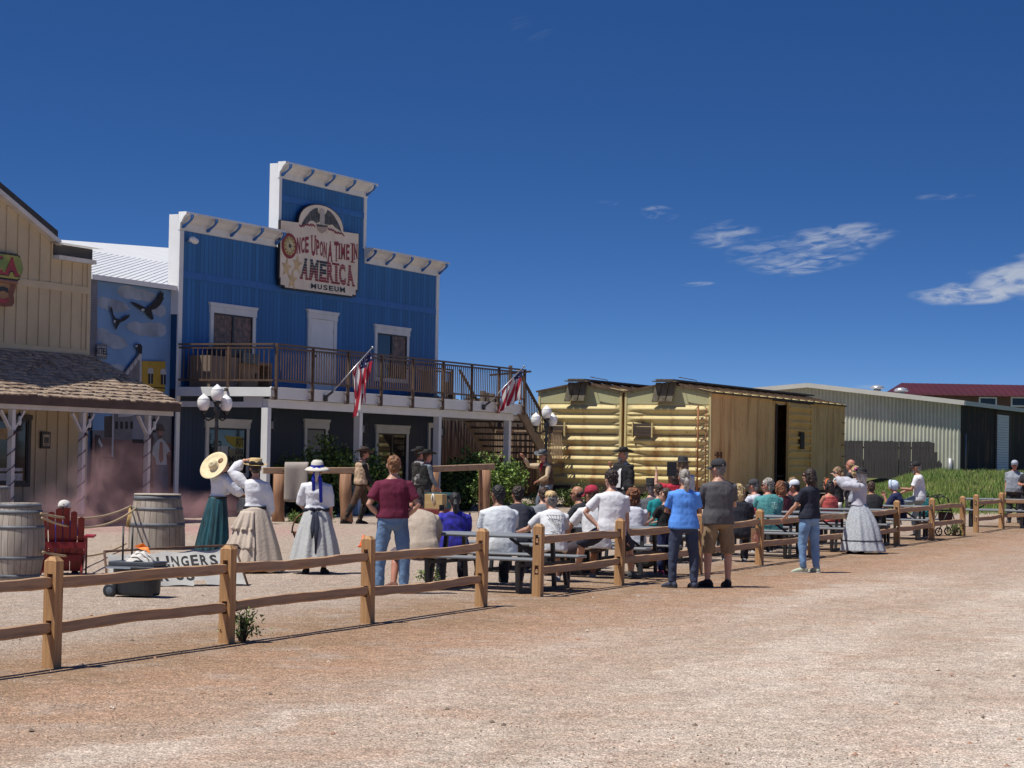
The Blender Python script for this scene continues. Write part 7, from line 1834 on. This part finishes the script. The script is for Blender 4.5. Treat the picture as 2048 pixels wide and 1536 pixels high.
seat('person in grey T-shirt mostly hidden behind the blond headed man', 1090, 37.8, 10, h=1.66, lean=10, shirt=(.20, .21, .23), pants=(.04, .04, .05), hair=('short', 'brown'), la='table', ra='table')
p13 = seat('man in white T-shirt with black line drawing, blond hair on top', 1110, 34.1, 10, h=1.72, lean=26, twist=-4, la=((55, -42), (25, -10)), ra='table', shirt=mat('white_tee', (.70, .71, .72), .85, .04, 5, .35, 26), hem=-.1, pants=(.03, .03, .035), plen='shorts', hair=('top', 'blond'), sk='fair', head=(28, 0))
# line drawing on the shirt's back
c, M_ = p13['S'](.30); dr = MB()
def onback(u, v): 
    cc, MM = p13['S'](v); return cc+MM @ V((u, -(.158+.012*(1-(u/.13)**2))*p13['k'], 0))
for pl_ in ([(-.11, .38), (.12, .37), (.05, .20), (-.11, .38)], [(-.06, .378), (-.005, .27)], [(-.02, .377), (.02, .245)], [(.03, .376), (.035, .225)], [(.075, .374), (.045, .215)], [(-.07, .15), (.0, .165), (-.05, .135), (.05, .155)], [(-.05, .12), (.04, .135), (-.03, .105), (.03, .12)]):
    dr.tube([onback(u, v) for u, v in pl_], .0035, 4)
dr.build('shirt_print', plain('print_black', (.03, .03, .035)), p13['root'])
seat('bald man in dark T-shirt and sunglasses looking left', 1172, 38.2, 62, h=1.72, lean=16, la='table', ra='table', shirt=(.025, .026, .032), hem=-.08, pants=(.05, .05, .05), hair=('fringe', 'darkbrown'), glasses=True, sk='tan', head=(10, 0))
seat('person in white shirt and red cap propping one tanned arm on the knee', 1196, 35.3, 20, h=1.84, lean=22, wide=1.08, la=((38, -48), (18, -52)), ra='lap', shirt=mat('white_tee', (.70, .71, .72)), hem=-.1, pants=(.05, .04, .05), plen='shorts', hair=('short', 'brown'), hat=cap((.36, .02, .05)), sk='tan', head=(20, 0), shoes=(.30, .32, .35), legs=[((28, -12), (12, -80), 20), ((5, -8), (0, -86), 5)])
seat('young man in white T-shirt and navy shorts perched at the fence, hand on hip', 1226, 33.85, 8, h=1.80, sit=.69, lean=6, wide=1.04, la=((75, -48), (-118, -44)), ra='down', shirt=mat('white_tee_bright', (.74, .74, .76), .85, .04, 5, .4, 22), hem=-.09, pants=(.018, .022, .045), plen='shorts', hair=('curls', 'darkbrown'), sk='fair', head=(22, 0), legs=[((42, -24), (12, -64), 30), ((34, -30), (24, -66), 30)], shoes=(.05, .055, .06))
seat('woman with curly red hair in white top beside the fence post', 1268, 37.0, 2, h=1.68, fem=True, wide=1.1, lean=10, la='table', ra='table', shirt=mat('white_top', (.66, .67, .74), .85, .05, 5, .35, 24), hem=-.08, pants=(.03, .03, .04), hair=('curly', 'red'), sk='fair')
def tophat(col): return hat_lathe('hat', [(.135, .01), (.12, .0), (.1, .0), (.094, .006), (.092, .03), (.094, .12), (.09, .125), (.0, .125)], mat('tall_felt', col, .8, .2, 9, .2), .01, 4, (0, -.01, .05), band=(cloth((.05, .05, .05)), .093, .006))
seat('man in grey jacket and tall black hat at a middle table', 1305, 42.6, 4, h=1.76, lean=8, wide=1.06, shirt=(.10, .105, .12), sleeve='long', hem=-.1, pants=(.05, .05, .06), hair=('short', 'grey'), hat=tophat((.016, .016, .018)), la='table', ra='table', face=False)
person('boy in turquoise T-shirt standing with bare legs', X(1319, 40.2), 40.2, 10, 1.31, child=True, la=((60, -78), (10, -62)), ra='table', shirt=(.005, .24, .26), hem=-.08, pants=(.02, .02, .025), plen='shorts', shoes=(.2, .2, .22), hair=('short', 'brown'), head=(10, 8))
person('boy in black top, navy trousers and pink shoes behind the woman in blue', X(1333, 36.6), 36.6, 40, 1.30, child=True, la='table', ra='table', shirt=(.012, .013, .014), hem=-.08, pants=(.015, .022, .085), shoes=(.55, .06, .13), hair=('short', 'brown'), head=(20, 0))
p21 = person('person in red T-shirt lifting a black tablet', X(1349, 42.), 42., 4, 1.60, fem=True, la=((35, 8), (-8, 68)), ra=((10, -10), (20, 60)), shirt=(.42, .015, .04), pants=(.04, .04, .05), shoes=(.2, .2, .2), hair=('long', 'brown'))
tp = wpt(p21, 1, -1, .1); phone('black tablet held up above the woman in bright blue', V((at(1344, 938, 41.7).x, 41.75, at(1344, 938, 41.7).z)), .1, .17, .25, 'tablet')
person('long haired person in white shirt and black brimmed hat behind the tablet', X(1366, 47.), 47., 12, 1.76, la='down', ra='down', shirt=(.62, .62, .62), sleeve='long', pants=(.05, .05, .06), shoes=BLACK, hair=('long', 'sandy'), hat=hat_lathe('hat', [(.15, -.02), (.12, .0), (.1, .004), (.095, .01), (.09, .06), (.07, .09), (.0, .095)], mat('black_felt', (.014, .013, .016)), .0, 0, (0, -.01, .055)))
seat('blond woman in dark top with a red strap', 1479, 41.2, 2, h=1.76, fem=True, wide=1.15, fat=1.1, lean=6, la='table', ra='table', shirt=(.016, .018, .03), sleeve='elbow', hem=-.1, pants=(.02, .02, .03), hair=('long', 'blond'))
seat('grey bearded man in white T-shirt and dark flat cap', 1515, 47.2, 48, h=1.76, lean=8, la='table', ra='table', shirt=(.60, .63, .70), hem=-.08, pants=(.05, .05, .06), hair=('short', 'salt'), hat=cap((.05, .05, .055)), beard=('short', 'grey'), head=(12, 0), sk='red')
p26 = seat('grey haired man in teal T-shirt and sunglasses, his back to the fence', 1541, 45.2, 14, h=1.86, wide=1.14, fat=1.1, lean=8, la='table', ra='table', shirt=(.085, .30, .30), hem=-.12, pants=(.02, .02, .025), hair=('curls', 'grey'), glasses=True, head=(50, 0), sk='red', shoes=(.5, .5, .5))
pr = MB()
def onb2(u, v):
    cc, MM = p26['S'](v); return cc+MM @ V((u, -(.158+.014*(1-(u/.16)**2))*p26['k'], 0))
for pl_ in ([(-.02, .36), (.10, .36), (.10, .33), (-.02, .33)], [(-.04, .30), (.11, .30)], [(-.02, .28), (.10, .28)], [(.0, .25), (.09, .26)], [(.04, .37), (.03, .24)]): pr.tube([onb2(u, v) for u, v in pl_], .005, 4)
pr.build('shirt_print', plain('print_pale', (.30, .50, .48)), p26['root'])
seat('woman with long auburn hair in burgundy top', 1565, 47.0, 24, h=1.74, fem=True, wide=1.08, lean=6, la='table', ra='table', shirt=(.085, .014, .025), hem=-.08, pants=(.03, .03, .04), hair=('long', 'red'), head=(10, 0))
seat('man in black T-shirt and dark glasses looking left beside the white cap', 1583, 47.6, 66, h=1.72, lean=16, la='table', ra='knee', shirt=(.016, .017, .02), hem=-.08, pants=(.06, .05, .05), hair=('short', 'black'), glasses=True, sk='tan')
seat('person with sandy hair behind the man in dark glasses', 1589, 50.6, 40, h=1.80, lean=4, la='lap', ra='lap', shirt=(.22, .08, .09), hem=-.08, pants=(.05, .05, .06), hair=('short', 'sandy'))
seat('man in white baseball cap and black T-shirt leaning on his knees', 1610, 48.2, 68, h=1.80, wide=1.1, fat=1.1, lean=24, la='knee', ra='knee', shirt=(.016, .018, .024), hem=-.1, pants=(.03, .04, .07), hair=('short', 'darkbrown'), hat=cap((.66, .70, .76)), sk='red', head=(0, 0))
seat('woman in coral striped tank top with an orange headband', 1664, 49.8, 44, h=1.76, fem=True, wide=1.12, fat=1.12, lean=8, la='table', ra='down', shirt=mat('coral_stripe', (.52, .09, .08), .85, .55, 3., .2, 30, stretch=(.1, .1, 9)), tank=True, hem=-.1, pants=(.05, .05, .06), hair=('long', 'darkbrown'), sk='red', head=(5, 0),
     hat=lambda root, Mh, k, HC: MB().tube([Mh @ V((.088*k*math.cos(a), -.005*k, .02*k+.105*k*math.sin(a))) for a in [PI*j/12 for j in range(13)]], .016*k, 8).build('headband', plain('headband_orange', (.75, .16, .02)), root))
person('light haired woman in dark vest top with a white scarf, behind the headband', X(1676, 52.5), 52.5, 60, 1.60, fem=True, la='chin', ra='cross', shirt=(.014, .014, .016), sleeve='none', hem=-.05, pants=(.02, .02, .025), shoes=BLACK, hair=('tail', 'sandy'), scarf=(.6, .62, .6), head=(10, 0))
person('man with thinning sandy hair standing behind the flowered hat', X(1703, 55.), 55., 62, 1.76, la='cross', ra='cross', shirt=(.03, .03, .035), pants=(.03, .03, .04), shoes=BLACK, hair=('fringe', 'sandy'), sk='red')
person('blond person looking left in front of the man with thinning hair', X(1712, 53.), 53., 50, 1.62, fem=True, la='phone', ra='phone', shirt=(.34, .36, .42), sleeve='long', pants=(.04, .04, .05), shoes=BLACK, hair=('bob', 'blond'))
seat('person in black T-shirt, head hidden behind the woman in the pale dress', 1747, 50.2, 10, h=1.72, wide=1.1, fat=1.1, lean=16, la='table', ra='table', shirt=(.016, .017, .02), hem=-.1, pants=(.04, .04, .05), hair=('short', 'brown'), sk='tan')
def bonnet(root, Mh, k, HC):
    m = MB(); m.ell((0, -.035, .012), (.10, .105, .115), 20, M=Mh @ Matrix.Scale(k, 4)); o = fuse(m.build('bonnet', mat('pale_bonnet', (.55, .64, .76), .85, .06, 5, .4, 24), root), .009, 1, .022, .05)
    MB().tube([Mh @ V((.105*k*math.cos(a), .035*k, .01*k+.12*k*math.sin(a))) for a in [-.5+(PI+1)*j/16 for j in range(17)]], .014*k, 8, flat=2.2, up=(0, 1, 0)).build('bonnet_brim', mat('pale_bonnet', (.55, .64, .76)), o)
seat('woman in pale blue bonnet and navy dress with a hand to her mouth', 1800, 53.9, 66, h=1.70, fem=True, wide=1.12, fat=1.08, lean=16, la='chin', ra='table', shirt=(.014, .018, .075), sleeve='elbow', hem=-.12, pants=(.014, .018, .06), hair=('bun', 'grey'), hat=bonnet, head=(0, 4), sk='red')
p37 = seat('man in white T-shirt, pale jeans and black cap sitting high with a plate', 1840, 55.6, 76, h=1.80, sit=.80, lean=8, la=((20, -62), (0, 4)), ra=((20, -56), (-8, -22)), shirt=mat('white_tee_bright', (.74, .74, .76)), hem=-.07, pants=mat('stone_jeans', (.24, .30, .34), .85, .12, 4, .35), hair=('short', 'grey'), hat=cap((.016, .016, .018), logo=(.6, .6, .6)), beard=('short', 'grey'), sk='tan', shoes=(.05, .05, .05), legs=[((2, -14), (0, -84), 5), ((20, -70), (180, -82), 10)])
pl_ = wpt(p37, 1, -1, .12); tag(MB().lathe([(.0, 0), (.07, .0), (.115, .018), (.118, .022), (.07, .008), (0, .008)], n=28).build('plate', mat('paper_plate', (.72, .72, .68), .6, .04, 4), at=pl_+V((0, 0, .02))), 'pale plate balanced on the hand of the man in the black cap', 'plate')
# child in the red chair
cp = CHAIR.location
person('child with a white cap sunk low in the red garden chair', cp.x-.01, cp.y+.12, R(0)+4, 1.38, sit=.30, child=True, lean=-14, la='lap', ra='lap', shirt=(.02, .03, .30), pants=(.02, .02, .03), shoes=(.03, .03, .03), hair=('short', 'brown'), hat=cap((.66, .63, .58)), z=cp.z, group='people watching the show', head=(0, 4))

# ------------------------------------------------------------ small things on and under the tables
def bottle(label, p):
    t = thing('bottle', label, 'bottle', p); MB().lathe([(0, 0), (.032, 0), (.034, .01), (.034, .13), (.026, .16), (.014, .185), (.013, .235), (.015, .24), (0, .24)], n=18).build('body', mat('brown_glass', (.045, .018, .008), .12, .2, 5, 0), t)
    MB().lathe([(.0348, .03), (.0348, .11)], n=18).build('paper_label', mat('bottle_label', (.40, .06, .06), .7, .3, 30), t)
def ontab(px, py, D=None):
    d = ray(px, py); z = T1.location.z+.747; t_ = (z-CZ)/d.z; return CAM+d*t_
q = ontab(939, 1060); bottle('brown bottle with a red label standing on the nearest table', q)
q = ontab(985, 1061); tag(MB().add([(-.2, -.03, .0), (.02, -.08, .0), (.2, .02, .004), (.05, .09, .0), (-.12, .06, .012), (-.2, -.03, .006), (.02, -.08, .01), (.2, .02, .012), (.05, .09, .008), (-.12, .06, .03)], [(4, 3, 2, 1, 0), (5, 6, 7, 8, 9), (0, 1, 6, 5), (1, 2, 7, 6), (2, 3, 8, 7), (3, 4, 9, 8), (4, 0, 5, 9)]).build('napkin', mat('paper', (.6, .6, .58)), at=q+V((0, 0, .002))), 'white crumpled napkin in front of the man in the polo shirt', 'napkin')
def cup(label, px, py, D, col=(.5, .5, .5)):
    p = at(px, py, D); p.z = gz(p.x, p.y)+.747
    tag(MB().lathe([(0, 0), (.032, 0), (.042, .12), (.039, .12), (.03, .01)], n=18).build('cup', mat('cup_%d' % px, col, .4, .1, 5), at=p), label, 'cup')
cup('clear plastic cup on the table of the man in teal', 1492, 1025, 43.4, (.45, .47, .48)); cup('red paper cup on the same table near the man in white', 1508, 1025, 43.7, (.45, .05, .05))
cup('white cup on the table by the coral striped tank top', 1680, 1010, 49.7, (.62, .6, .55))
p = G(1291, 1140); bp = thing('backpack', 'black backpack lying under the picnic table behind the fence', 'backpack', p+V((0, .5, 0)), .3)
m = MB(); m.ell((0, 0, .17), (.20, .13, .19), 18); m.ell((.02, -.09, .12), (.14, .07, .10), 14); fuse(m.build('body', cloth((.013, .014, .016)), bp), .012, 2, .03, .1); MB().tube([(-.12, -.1, .28), (-.2, -.15, .15), (-.16, -.12, .03)], .018, 7, flat=.4).build('strap', cloth((.03, .03, .035)), bp)
nb_ = thing('fence_notice', 'small wooden notice with faded red marks hung on the fence rail', 'sign', at(1511, 1072, fb_[3].y-.2))
MB().bb(-.075, .075, -.012, .012, -.14, .13).build('board', wood('notice_board', (.42, .26, .15), (.28, .16, .09), 2), nb_); MB().bb(-.05, .05, -.016, -.013, -.1, .06).bb(-.03, .0, -.019, -.017, -.06, .04, 1).build('marks', [mat('faded_red', (.42, .16, .11), .8, .4, 20), mat('faded_pale', (.5, .3, .22), .8, .3, 20)], nb_)
# walking frame
def walker():
    p = G(1885, 1072); t = thing('rollator', 'black wheeled walking frame with a bag standing by the seated man', 'walking frame', p+V((0, .25, 0)), R(20))
    fr = MB()
    for y in (-.22, .22):
        fr.tube([(-.18, y, .90), (-.06, y, .92), (.05, y, .86), (.32, y, .14)], .014, 7); fr.tube([(.12, y, .68), (-.18, y, .12)], .014, 7); fr.tube([(-.2, y, .91), (-.3, y, .90)], .02, 8)
    fr.tube([(.1, -.22, .66), (.1, .22, .66)], .014, 7); fr.tube([(-.05, -.22, .92), (-.02, 0, .96), (-.05, .22, .92)], .012, 7); fr.build('frame', IRON, t)
    for x in (.32, -.18):
        for y in (-.22, .22):
            M_ = Matrix.Translation((x, y, .10)) @ Matrix.Rotation(PI/2, 4, 'X'); w_ = MB(); w_.tube([M_ @ V((.085*math.cos(a), .085*math.sin(a), 0)) for a in [2*PI*k/20 for k in range(21)]], .016, 7); wo = w_.build('wheel', mat('tyre', (.02, .02, .02), .8, .2, 9), t)
            s_ = MB()
            for k in range(5): a = 2*PI*k/5; s_.tube([M_ @ V((0, 0, 0)), M_ @ V((.08*math.cos(a), .08*math.sin(a), 0))], .007, 5)
            s_.build('spoke_wheel_hub', IRON, wo)
    MB().bb(-.10, .16, -.2, .2, .575, .61).build('seat', cloth((.02, .02, .022)), t, bevel=.01); MB().bb(.02, .22, -.18, .18, .34, .55).build('pouch', cloth((.07, .03, .03)), t, bevel=.03)
    tb = thing('teal_bag', 'teal cloth bag hanging behind the man with the plate', 'bag', V(p)+V((-.32, .55, 0)), 0); b_ = MB(); b_.rings([((0, 0, .42), (1, 0, 0), (0, 1, 0), .15, .10), ((0, 0, .60), (1, 0, 0), (0, 1, 0), .17, .12), ((0, 0, .86), (1, 0, 0), (0, 1, 0), .13, .05)], 18); fuse(b_.build('body', cloth((.01, .15, .17)), tb), .014, 2, .03, .1); MB().tube([(-.08, 0, .85), (-.06, 0, 1.02), (.06, 0, 1.02), (.08, 0, .85)], .01, 6).build('handle', cloth((.01, .15, .17)), tb)
walker()

# ------------------------------------------------------------ coloured smoke drifting over the porch
def smoke():
    c0 = at(60, 1000, 47.5); c1 = at(392, 1000, 53.); mid = (c0+c1)/2; zg = gz(mid.x, mid.y)
    m = MB(); Lx = (c1-c0).length/2+.3; m.box((0, 0, 1.05), (Lx*2, 3.2, 2.1))
    mt = bpy.data.materials.new('pink_smoke'); mt.use_nodes = True; N = mt.node_tree.nodes; L = mt.node_tree.links; N.remove(N['Principled BSDF'])
    v = N.new('ShaderNodeVolumePrincipled'); L.new(v.outputs[0], N['Material Output'].inputs['Volume']); v.inputs['Color'].default_value = (.86, .56, .56, 1); v.inputs['Anisotropy'].default_value = .15
    t = N.new('ShaderNodeTexCoord'); O = t.outputs['Object']; sp = N.new('ShaderNodeSeparateXYZ'); L.new(O, sp.inputs[0])
    n1 = noise_n(N, L, 1.05, O, 6, .62, .8)
    def puff(x, y, z, rx, rz, d):
        a = mth(N, L, 'MULTIPLY', mth(N, L, 'SUBTRACT', sp.outputs[0], x), 1/rx); b = mth(N, L, 'MULTIPLY', mth(N, L, 'SUBTRACT', sp.outputs[1], y), 1/1.2); c = mth(N, L, 'MULTIPLY', mth(N, L, 'SUBTRACT', sp.outputs[2], z), 1/rz)
        q = mth(N, L, 'ADD', mth(N, L, 'ADD', mth(N, L, 'MULTIPLY', a, a), mth(N, L, 'MULTIPLY', b, b)), mth(N, L, 'MULTIPLY', c, c))
        return mth(N, L, 'MULTIPLY', mth(N, L, 'MAXIMUM', mth(N, L, 'SUBTRACT', 1., q), 0.), d)
    d = puff(-.75, 0, .55, 1.5, .75, 1.)
    for a in ((-.3, 0, .95, 1.0, .9, .8), (1.1, 0, .5, 1.2, .6, .45), (-1.6, 0, .5, 1., .6, .6), (Lx-.45, -.3, .45, .5, .4, 1.3), (.5, 0, 1.3, 1.0, .6, .3)): d = mth(N, L, 'MAXIMUM', d, puff(*a))
    nn = N.new('ShaderNodeMapRange'); L.new(n1, nn.inputs[0]); nn.inputs[1].default_value = .44; nn.inputs[2].default_value = .68; nn.inputs[3].default_value = 0.; nn.inputs[4].default_value = 1.
    L.new(mth(N, L, 'MULTIPLY', mth(N, L, 'MULTIPLY', d, nn.outputs[0]), .95), v.inputs['Density'])
    o = m.build('smoke', mt, at=(mid.x, mid.y, zg+.02), rz=math.atan2(c1.y-c0.y, c1.x-c0.x)); tag(o, 'thin pink smoke drifting low in front of the porch and mural', 'smoke', kind='stuff')
smoke()
SC.cycles.volume_step_rate = 2.; SC.cycles.volume_max_steps = 128
